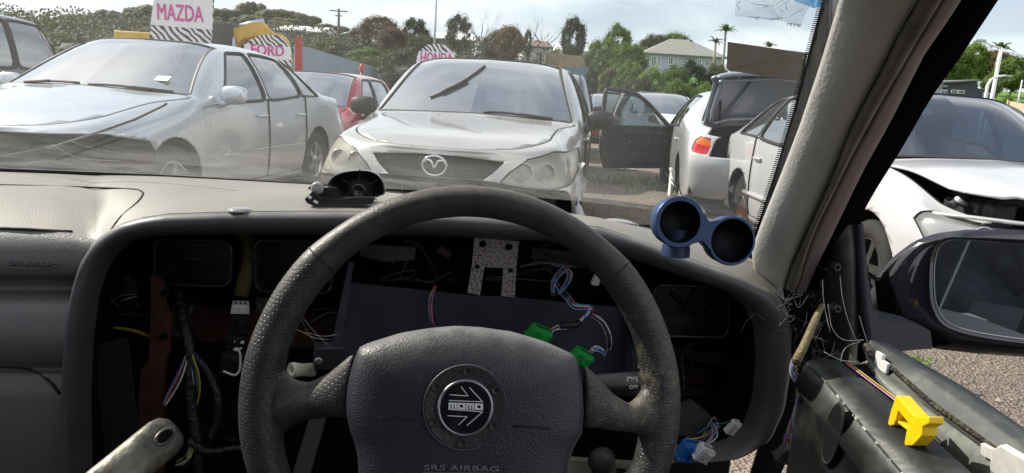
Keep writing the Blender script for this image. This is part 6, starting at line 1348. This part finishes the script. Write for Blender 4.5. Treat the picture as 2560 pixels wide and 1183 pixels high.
m = MB(); m.tube([p+V((-.003, 0, .002)) for p in ls[2]], .0026, 6); m.build('strip_lip', P('lip_brown', (.035, .030, .02), .85, col2=(.16, .14, .09), th=(.5, .7), vscale=160, bump=1, bscale=200), dr)
m = MB(); m.tube([p+V((-.0015, 0, .0004)) for p in ls[6]], .0011, 5); m.build('worn_edge', P('chipped_edge', (.02, .022, .02), .7, col2=(.5, .5, .46), th=(.55, .62), vscale=120), dr)
gl_ = [a.lerp(b_, .55)+V((0, 0, -.008)) for a, b_ in zip(ls[4], ls[5])]; m = MB(); m.tube(gl_[9:], .0022, 6); m.build('window_glass_edge', P('glass_edge', (.02, .03, .04), .1, coat=1), dr)
m = MB(); m.tube([a+V((.0, 0, .003)) for a in ls[5][1:13]], .0008, 5); m.build('door_wire', WN['p'], dr); m = MB(); m.tube([a+V((.0025, 0, .004)) for a in ls[5][1:13]], .0007, 5); m.build('door_wire', WN['y'], dr)
def xbox(name, px, py, X, size, mat, rz=0, parent=dr, bev=.001): c = WX(px, py, X); m = MB(); M = Matrix.Translation(c) @ Matrix.Rotation(rz, 4, 'X'); m.box((0, 0, 0), size, M, bev=bev); return m.build(name, mat, parent)
xbox('clip', 2199, 902, .478, (.004, .012, .018), WHT); xbox('clip', 2212, 917, .478, (.004, .012, .012), WHT)
m = MB(); M = frame(WX(2540, 1185, .476), (0, -1, 0), (-.2, 0, 1)); m.prism([(-.026, -.03), (-.024, .008), (-.014, .019), (.01, .02), (.06, .012), (.06, -.03)], M, -.003, .003, bev=.001); m.prism([(-.037, -.002), (-.037, .008), (-.025, .009), (-.025, -.001)], M, -.002, .002); m.build('white_guide', P('guide_white', (.62, .60, .56), .6, var=.15, vscale=60), dr)
# inner door sheet with an oval opening
bd = bvh(dr)
c = WX(2083, 1085, .402); m = MB(); M = frame(c, (0, -1, 0), (-.05, 0, 1)); Ms = M @ Matrix.Rotation(R(-14), 4, 'Z'); m.lathe([(.0, .0003), (.0272, .0006), (.0283, .0022), (.030, .0015), (.0315, .0)], Ms @ Matrix.Diagonal((.45, 1.3, 1, 1)), 28); oo = m.build('opening_rim', DUSTB, dr)
m = MB(); m.lathe([(.0001, .0012), (.0272, .0014)], Ms @ Matrix.Diagonal((.45, 1.3, 1, 1)), 28); m.build('opening', BLK, dr)
# hinge-side post with bolts
m = MB(); a = [(2076, 600), (2088, 640), (2082, 740), (2092, 850), (2096, 925)]; b_ = [(2118, 560), (2125, 640), (2128, 740), (2120, 850), (2112, 915)]; c_ = [(2140, 545), (2146, 640), (2148, 740), (2146, 850), (2140, 925)]
A, B, C_ = line(YP([(x, y, .80) for x, y in a]), 12), line(YP([(x, y, .785) for x, y in b_]), 12), line(YP([(x, y, .80) for x, y in c_]), 12)
m.loft([[p+V((0, .03, 0)) for p in A], A, B, C_, [p+V((0, .03, 0)) for p in C_]], False); hp = m.build('hinge_post', DUSTB, dr)
m = MB()
for x, y in ((2090, 668), (2090, 772)):
    m = MB(); M = frame(WY(x, y, .79), (1, 0, 0), (0, 0, 1)); m.lathe([(.0018, .0), (.002, .004), (.0045, .0045), (.006, .001), (.006, -.008)], M, 16); m.build('bolt', PLK, hp)
m = MB(); m.poly([WY(x, y, .79) for x, y in ((2114, 870), (2135, 895), (2148, 905), (2140, 920), (2130, 930), (2120, 900))]); m.build('torn_flap', P('flap', (.2, .2, .17), .7), hp, solid=.001)
# mirror sail and arm
SAIL = P('sail_black', (.045, .048, .062), .42)
sa = [(2142, 560, .79), (2150, 700, .79), (2160, 800, .79), (2172, 870, .79)]; sb = [(2158, 560, .785), (2170, 690, .785), (2184, 806, .785), (2200, 880, .785)]
m = MB(); A, B = line(YP(sa), 10), line(YP(sb), 10); m.loft([[p+V((0, .02, 0)) for p in A], A, B, [p+V((.01, .06, 0)) for p in B]], False); sl_ = m.build('mirror_sail', SAIL, dr)
slab('mirror_arm', [(2170, 690), (2186, 790), (2205, 803), (2310, 818), (2326, 828), (2332, 872), (2300, 874), (2240, 880), (2200, 872), (2170, 850)], .80, SAIL, .05, dr, bev=.004)
# mirror housing
mir_o = WY(2500, 720, .80); mn = V((-.58, -.81, .085)).normalized()
mo_ = [(2186, 700), (2205, 672), (2235, 640), (2285, 603), (2340, 583), (2420, 574), (2560, 575), (2690, 592), (2760, 640), (2790, 740), (2760, 840), (2680, 892), (2560, 893), (2440, 884), (2335, 872), (2318, 850), (2250, 812), (2195, 780)]
ro = line([WP(x, y, mir_o, mn) for x, y in mo_+mo_[:1]], 73)[:-1]; mc = sum(ro, V())/len(ro)
mg = [(x+(y-730)*.02, y+(x-2500)*.035) for x, y in [(2352, 618), (2380, 603), (2450, 600), (2560, 602), (2690, 608), (2740, 640), (2755, 730), (2730, 800), (2680, 830), (2560, 842), (2450, 842), (2390, 835), (2350, 800), (2336, 740), (2336, 660)]]
mg = [(2348, 622), (2362, 607), (2400, 600), (2560, 612), (2690, 622), (2740, 650), (2755, 730), (2730, 810), (2680, 856), (2560, 848), (2450, 832), (2380, 812), (2352, 785), (2338, 740), (2338, 660)]
rg0 = line(catmull([WP(x, y, mir_o, mn) for x, y in mg], 4, True)+[WP(*mg[0], mir_o, mn)], 73)[:-1]
i0 = min(range(72), key=lambda i: (rg0[i]-ro[0]).length); rg0 = rg0[i0:]+rg0[:i0]; gc = sum(rg0, V())/72
GB = P('gloss_black', (.008, .007, .010), .10, coat=1)
grw = lambda r_, k, o: [gc+(p-gc)*k+mn*o for p in r_]
m = MB(); rings = [[mc+(p-mc)*.25-mn*.12 for p in ro], [mc+(p-mc)*.62-mn*.105 for p in ro], [mc+(p-mc)*.86-mn*.07 for p in ro], [mc+(p-mc)*.98-mn*.03 for p in ro], ro, [p.lerp(q, .55)+mn*.006 for p, q in zip(ro, rg0)], grw(rg0, 1.07, .008), grw(rg0, 1.035, .006), grw(rg0, 1.02, -.004), grw(rg0, .9, -.008)]
m.loft(rings, True, (True, False)); mh = m.build('mirror_housing', GB, dr, fix=True)
m = MB(); m.poly([p-mn*.0015 for p in rg0]); m.build('mirror_glass', P('mirror_face', (.55, .56, .58), .02, 1), dr)
m = MB(); m.tube(grw(rg0, 1.01, -.0005), .0012, 6, closed=True); m.build('glass_edge', P('edge_pale', (.25, .26, .28), .3, .6), dr)
# rest of the shell: roof, back, floor, far door, seat
m = MB(); HL = P('headliner', (.30, .29, .27), .9)
rf = [hdr[i]+V((0, -.01, .012)) for i in range(31)]; m.loft([rf, [V((p.x*1.0, .1, 1.50)) for p in rf], [V((p.x, -1.2, 1.51)) for p in rf], [V((p.x, -2.0, 1.40)) for p in rf]], False); m.build('roof', HL, car, solid=.01)
m = MB(); m.poly([(-1.2, -2.0, .2), (.5, -2.0, .2), (.5, -2.0, 1.4), (-1.2, -2.0, 1.4)]); m.poly([(-1.2, 1.2, .2), (-1.2, -2, .2), (-1.2, -2, .84), (-1.2, 1.2, .84)]); m.poly([(.5, -2, .2), (.5, -.75, .2), (.5, -.75, 1.45), (.5, -2, 1.42)]); m.poly([(.46, -.75, .2), (.46, .22, .2), (.46, .22, .80), (.46, -.75, .80)]); m.build('cabin_lining', PLK, car)
CL = P('seat_fabric', (.085, .09, .105), .95, var=.5, vscale=9, bump=1, bscale=7, bdist=.04)
m = MB(); m.box((0, -.05, .42), (.5, .5, .2), bev=.06); m.box((0, 0, 0), (.50, .16, .62), Matrix.Translation((0, -.38, .78)) @ Matrix.Rotation(R(-16), 4, 'X'), bev=.06); m.box((0, -.55, 1.22), (.28, .1, .2), bev=.04); m.build('driver_seat', CL, car)
m = MB(); m.box((-.8, -.05, .42), (.5, .5, .2), bev=.06); m.box((0, 0, 0), (.50, .16, .62), Matrix.Translation((-.8, -.38, .78)) @ Matrix.Rotation(R(-16), 4, 'X'), bev=.06); m.build('passenger_seat', CL, car)
# --- loose loom hanging by the pillar
m = MB(); m.tube(YP([(2056, 762, .80), (2038, 800, .79), (2012, 860, .775), (1988, 908, .77)]), [.0035, .0045, .005, .006], 10, smooth=3); m.build('taped_loom', P('tape_brown', (.20, .165, .085), .6, col2=(.10, .065, .03), th=(.45, .7), vscale=50, bump=.5, bscale=120), car)
loom([(1988, 905, .77), (1984, 930, .77), (1997, 965, .77), (2000, 1000, .77), (1988, 1045, .77), (1974, 1085, .77), (1966, 1115, .77)], 'vmpbvyp', .0011, .0042, twist=2.2)
m = MB(); m.tube(YP([(1960, 1088, .768), (1970, 1085, .762), (1980, 1090, .768)]), .0012, 5); m.tube(YP([(1958, 1095, .768), (1970, 1092, .762), (1981, 1096, .768)]), .0012, 5); m.build('cable_tie', WN['v'], car)
conn('grey_plug', 1962, 1134, .765, 38, 44, 24, GRP, ribs=2, d_=.012); conn('clip', 2008, 985, .77, 30, 16, -14, P('clip_clear', (.42, .45, .46), .3), ribs=1, d_=.006)
# cobweb fluff in the corner
m = MB(); r_ = random.Random(9)
for k in range(90):
    px, py = r_.gauss(2040, 45), r_.gauss(850, 90)
    if k < 16: px, py = r_.gauss(1960, 22), r_.gauss(755, 30)
    Y = r_.uniform(.79, .86); c_ = WY(px, py, Y); pts = [c_]
    for j in range(4): pts.append(pts[-1]+V((r_.gauss(0, .007), r_.gauss(0, .004), r_.gauss(-.001, .009))))
    m.tube(pts, .00006, 3, smooth=3, caps=False)
for pts in ([(2070, 760), (2080, 820), (2110, 850), (2160, 850)], [(2148, 790), (2160, 830), (2170, 860)], [(2060, 880), (2100, 900), (2140, 905)], [(2102, 940), (2104, 890), (2120, 865), (2150, 855)], [(2056, 700), (2060, 760), (2075, 830)], [(2100, 690), (2106, 745), (2120, 800), (2140, 850)]): m.tube(YP([(x, y, .782) for x, y in pts]), .0004, 4, smooth=4)
tag(m.build('cobweb', P('web', (.6, .6, .58), .9), car), kind='stuff')
m = MB()
for a, b_ in (((730, 760), (840, 880)), ((760, 830), (850, 835)), ((745, 780), (790, 860)), ((735, 820), (830, 850))): A, B = WY(*a, .72), WY(*b_, .80); m.tube([A, A.lerp(B, .5)+V((0, 0, -.004)), B], .00012, 3, smooth=3)
tag(m.build('cobweb', P('web', (.6, .6, .58), .9), car), kind='stuff')
# ================= loose things
jk = empty('jacket', (.02, -.22, .52), 0, label='crumpled dark grey jacket on the seat, seen in the door mirror', cat='jacket'); r_ = random.Random(8); m = MB(); rows = []
for j in range(34):
    t = j/33; z = .52+.62*t; row = []
    for i in range(40):
        x = -.26+.56*i/39; f = .022*math.sin(x*38+4*math.sin(z*7))+.018*math.sin(x*17+z*23)+.03*noise.noise(V((x*9, z*9, 3))); row.append(V((x-.02+.02*math.sin(z*14), .10-.16*t+f-.05*(abs(x)/.26)**2, z-.52)))
    rows.append(row)
m.loft(rows, False); m.build('cloth', CL, jk, solid=.006)
m = MB(); m.loft([[V((.08+.12*i/5, .10-.05*(j/4)+.02+.006*math.sin(i), .22+.13*j/4)) for i in range(6)] for j in range(5)], False); m.build('pocket', P('jacket_flap', (.12, .125, .14), .95), jk, solid=.006)
m = MB(); m.tube([V((-.02, .14, .0)), V((.0, .12, .2)), V((.02, .08, .4)), V((.03, .02, .6))], .003, 6, smooth=4); m.build('zip', P('zip_pale', (.4, .4, .4), .4, .6), jk)
# twin gauge pod
o = empty('gauge_pod', WY(1745, 640, .76), 0, label='blue metallic twin gauge holder with two empty cups on the dash by the pillar', cat='gauge holder'); base_p = o.location.copy()
BM = P('pod_blue', (.032, .062, .145), .38, .35, bump=.1, bscale=500); Yp = .76
cA, cB = WY(1699, 555, Yp), WY(1829, 602, Yp); n1 = (CAMP-(cA+cB)/2).normalized(); n1 = (n1+V((.02, 0, .06))).normalized(); k = (cA-CAMP).dot(_F)/FPX
u = (cB-cA).normalized(); M = frame(cA, u, n1.cross(u))
D = (cB-cA).length; Ra, Rb = 66*k, 64*k; ra, rb = 53*k, 56*k
# outline of the two cups joined by a waist
def outline(off=0, nseg=22):
    out = []
    for i in range(nseg+1): a = R(38)+(2*math.pi-2*R(38))*i/nseg; out.append(((Ra+off)*math.cos(a), (Ra+off)*math.sin(a)))
    out.append((D*.5, -(Ra+off)*.40))
    for i in range(nseg+1): a = R(-142)+(2*R(142))*i/nseg; out.append((D+(Rb+off)*math.cos(a), (Rb+off)*math.sin(a)))
    out.append((D*.5, (Ra+off)*.40)); return out
z3 = M.col[2].to_3d(); sgn = 1 if z3.dot(CAMP-cA) > 0 else -1
def ring2(pts, h): return [(M @ V((x, y, h*sgn)))-base_p for x, y in pts]
def cup(cx, r, h, n=48): return [(M @ V((cx+r*math.cos(2*math.pi*i/n), r*math.sin(2*math.pi*i/n), h*sgn)))-base_p for i in range(n)]
ol = outline(); m = MB(); m.loft([ring2(outline(-.004), -.026), ring2(outline(-.002), -.022), ring2(ol, 0), ring2(outline(-.0012), .002)], True, (True, False))
# front face between outline and cup mouths, as two half fans
def facering(cx, Rr, r, a0, a1, n=40):
    A = [(cx+(Rr-.0012)*math.cos(a0+(a1-a0)*i/n), (Rr-.0012)*math.sin(a0+(a1-a0)*i/n)) for i in range(n+1)]; B = [(cx+r*math.cos(a0+(a1-a0)*i/n), r*math.sin(a0+(a1-a0)*i/n)) for i in range(n+1)]; m.loft([ring2(A, .002), ring2(B, .002)], False)
facering(0, Ra, ra, R(38), 2*math.pi-R(38)); facering(D, Rb, rb, R(-142), R(142))
mi = [(Ra*.985*math.cos(R(38)), Ra*.985*math.sin(R(38))), (D*.5, Ra*.38), (D+Rb*.985*math.cos(R(142)), Rb*.985*math.sin(R(142)))]; lo_ = [(x, -y) for x, y in mi]
nn = 8; ca_ = [(ra*math.cos(R(38-76*i/nn)), ra*math.sin(R(38-76*i/nn))) for i in range(nn+1)]; cb_ = [(D+rb*math.cos(R(142+76*i/nn)), rb*math.sin(R(142+76*i/nn))) for i in range(nn+1)]
m.loft([ring2(ca_, .0019), ring2([(mi[1][0]-.0005, mi[1][1]*(1-2*i/nn)) for i in range(nn+1)], .0019), ring2(cb_, .0019)], False)
m.poly(ring2([mi[0], mi[1], ca_[0]], .0018)); m.poly(ring2([mi[2], mi[1], cb_[0]], .0018)); m.poly(ring2([lo_[0], lo_[1], ca_[-1]], .0018)); m.poly(ring2([lo_[2], lo_[1], cb_[-1]], .0018))
m.build('pod_body', BM, o)
for cx, r in ((0, ra), (D, rb)):
    m = MB(); m.loft([cup(cx, r, .002), cup(cx, r*.99, -.003), cup(cx, r*.965, -.022), cup(cx, .0005, -.022)], True); m.build('gauge_cup', P('cup_dark', (.003, .004, .008), .5, spec=.2), o)
m = MB(); c_ = WY(1690, 622, Yp+.03)-base_p; m.lathe([(.017, -.008), (.0165, .002), (.015, .008), (.013, .025)], Matrix.Translation(c_), 24); m.build('foot', P('foot_blue', (.02, .04, .10), .45), o)
# mirror back lying on the dash
o = empty('interior_mirror', WY(870, 520, .89), 0, label='black rear view mirror shell with broken bracket lying on the dash top', cat='mirror'); bp_ = o.location.copy()
q5 = lambda x, y, Y: WY(700+x/5.914, 400+y/5.914, Y)-bp_
ou = [(718, 400), (722, 330), (780, 255), (900, 195), (1050, 165), (1200, 157), (1330, 170), (1430, 215), (1500, 290), (1540, 390), (1545, 500)]
SH = P('shell_black', (.03, .03, .032), .28, coat=.5); m = MB(); Ys = .925; c0 = q5(1150, 420, Ys)
ring0 = [q5(x, y, Ys) for x, y in ou]+[q5(1500, 525, Ys), q5(1400, 560, Ys), q5(1150, 600, Ys), q5(850, 560, Ys)]
ring0 = catmull(ring0, 3, True); m.loft([[c0+(p-c0)*1.0 for p in ring0], [c0+(p-c0)*1.02+V((0, .006, 0)) for p in ring0], [c0+(p-c0)*.97+V((0, .018, 0)) for p in ring0], [c0+(p-c0)*.8+V((0, .028, 0)) for p in ring0], [c0+(p-c0)*.05+V((0, .034, 0)) for p in ring0]], True)
m.loft([[c0+(p-c0)*1.0 for p in ring0], [c0+(p-c0)*.95+V((0, .0, 0)) for p in ring0], [c0+(p-c0)*.93+V((0, .014, 0)) for p in ring0], [c0+(p-c0)*.05+V((0, .02, 0)) for p in ring0]], True); m.build('shell', SH, o)
m = MB(); M = Matrix.Translation(q5(1180, 430, Ys+.014)) @ V((0, -1, -.1)).to_track_quat('Z', 'Y').to_matrix().to_4x4(); m.lathe([(.018, 0), (.010, .012), (.0085, .016), (.006, .012), (.0005, .010)], M, 20); m.build('socket_cone', SH, o)
m = MB()
for a in range(6): an = a*1.05; cq = q5(1180, 430, Ys+.006); m.box((0, .017, 0), (.0012, .020, .012), Matrix.Translation(cq) @ V((0, -1, 0)).to_track_quat('Z', 'Y').to_matrix().to_4x4() @ Matrix.Rotation(an, 4, 'Z'))
m.build('rib', SH, o)
Mx = Matrix(((1, 0, 0, 0), (0, 0, 1, 0), (0, 1, 0, 0), (0, 0, 0, 1)))
def arm(name, pts, Y, th): q = [q5(x, y, Y) for x, y in pts]; m = MB(); m.prism([(p.x, p.z) for p in q], Mx, Y-bp_.y, Y-bp_.y+th, bev=.001); return m.build(name, SH, o, fix=True)
arm('bracket', [(415, 420), (440, 390), (560, 365), (620, 400), (830, 420), (900, 560), (700, 575), (560, 520), (490, 480), (490, 440), (420, 436)], .905, .012); arm('bracket', [(365, 580), (400, 540), (480, 465), (560, 540), (900, 590), (1100, 560), (1400, 560), (1370, 650), (1070, 690), (780, 718), (500, 730), (520, 690), (400, 640)], .892, .016)
m = MB(); M = frame(q5(550, 420, .902), (1, 0, 0), (0, 0, 1)); m.lathe([(.0002, .004), (.006, .004), (.008, .002), (.0082, -.004)], M, 18); m.build('screw_cap', P('cap_pale', (.35, .34, .32), .4), o)
for x, y in ((432, 548), (530, 620)): m = MB(); m.box((0, 0, 0), (.006, .002, .003), Matrix.Translation(q5(x, y, .890)) @ Matrix.Rotation(.5, 4, 'Y')); m.build('painted_glint', EW, o)  # small white boxes stand in for glints on the bracket
# yellow clip standing on the door ledge
yc_ = WX(2272, 1058, .452); o = empty('yellow_clip', yc_+V((0, 0, -.022)), 0, label='bright yellow plastic clip standing on the bare door ledge', cat='clip'); b0 = o.location.copy()
YLW = P('yellow_plastic', (.85, .55, .005), .35, bump=.1, bscale=90)
yp = lambda px, py, X: WX(1880+px/2.45, 700+py/2.45, X-.016)-b0
def yslab(outl, X0, X1, name='clip_body', bev=.0012):
    a = [yp(x, y, X0) for x, y in outl]; m = MB(); va = [m.bm.verts.new(p) for p in a]; vb = [m.bm.verts.new(p+V((X1-X0, 0, 0))) for p in a]; f0 = m.face(va); f1 = m.face(vb[::-1]); k = len(a)
    for i in range(k): m.face([va[(i+1) % k], va[i], vb[i], vb[(i+1) % k]])
    bmesh.ops.recalc_face_normals(m.bm, faces=m.bm.faces); r = bmesh.ops.bevel(m.bm, geom=m.bm.edges[:], offset=bev, segments=2, profile=.7, affect='EDGES')
    for f in r['faces']: f.smooth = True
    return m.build(name, YLW, o)
yslab([(878, 712), (905, 700), (1000, 852), (1080, 850), (1088, 870), (1075, 905), (1040, 965), (1040, 985), (985, 1015), (935, 1015), (932, 990), (945, 930), (958, 905), (945, 880), (905, 800)][:0] or [(882, 708), (998, 836), (1006, 870), (975, 900), (895, 800), (880, 860), (868, 890), (840, 896), (830, 882), (850, 800)], .444, .450)
yslab([(998, 836), (1084, 836), (1086, 880), (1045, 900), (1042, 955), (985, 1015), (938, 1018), (932, 1000), (945, 925), (985, 880)], .442, .456, 'leg')
yslab([(884, 706), (998, 834), (1000, 852), (884, 722)], .444, .458, 'top_plate'); yslab([(872, 845), (955, 905), (958, 930), (870, 862)], .446, .456, 'crossbar'); yslab([(925, 780), (975, 835), (975, 880), (930, 850)], .455, .458, 'web'); yslab([(850, 800), (884, 715), (894, 740), (880, 860), (866, 888), (842, 892)], .446, .457, 'leg')
# bare lever reaching in from below left
a, b_ = WY(120, 1330, .50), WY(436, 1072, .60); o = empty('metal_lever', a, 0, label='worn grey metal lever with a hole in its flattened tip, lower left', cat='lever'); d = b_-a
LV = P('lever_metal', (.11, .10, .085), .45, .5, col2=(.27, .25, .20), th=(.42, .62), vscale=26, bump=.25, bscale=60, rvar=.12); upv = (CAMP-b_).normalized()
m = MB(); rings = []; dn = d.normalized(); sdv = dn.cross(upv).normalized(); upn = sdv.cross(dn).normalized()
if upn.dot(CAMP-b_) < 0: upn = -upn
for t, w_, h_, of in ((0, .017, .014, 0), (.3, .0175, .014, 0), (.6, .018, .0135, 0), (.78, .0185, .012, .001), (.88, .0185, .009, .003), (.95, .0165, .0065, .003), (1.0, .011, .0045, .001), (1.015, .004, .002, .0)):
    c_ = d*t; rings.append([c_+sdv*w_*(abs(math.cos(q))**.8*(1 if math.cos(q) > 0 else -1))+upn*(h_*(abs(math.sin(q))**.8*(1 if math.sin(q) > 0 else -1))+of) for q in [2*math.pi*i/20 for i in range(20)]])
m.loft(rings, True, (True, True)); lv = m.build('lever', LV, o, fix=True)
hp_ = WY(384, 1070, .585)-a; hp_ = d*.865+upn*.0128; M = frame(hp_, dn, sdv)
m = MB(); m.lathe([(.0001, .0), (.0052, .0002), (.0062, .0012), (.0078, .0010), (.0088, -.0015)], M @ Matrix.Diagonal((1.35, .75, 1 if M.col[2].to_3d().dot(upn) > 0 else -1, 1)), 24); m.build('hole_rim', LV, o)
m = MB(); m.lathe([(.0001, .0006), (.0056, .0010)], M @ Matrix.Diagonal((1.35, .75, 1 if M.col[2].to_3d().dot(upn) > 0 else -1, 1)), 24); m.build('hole', BLK, o)
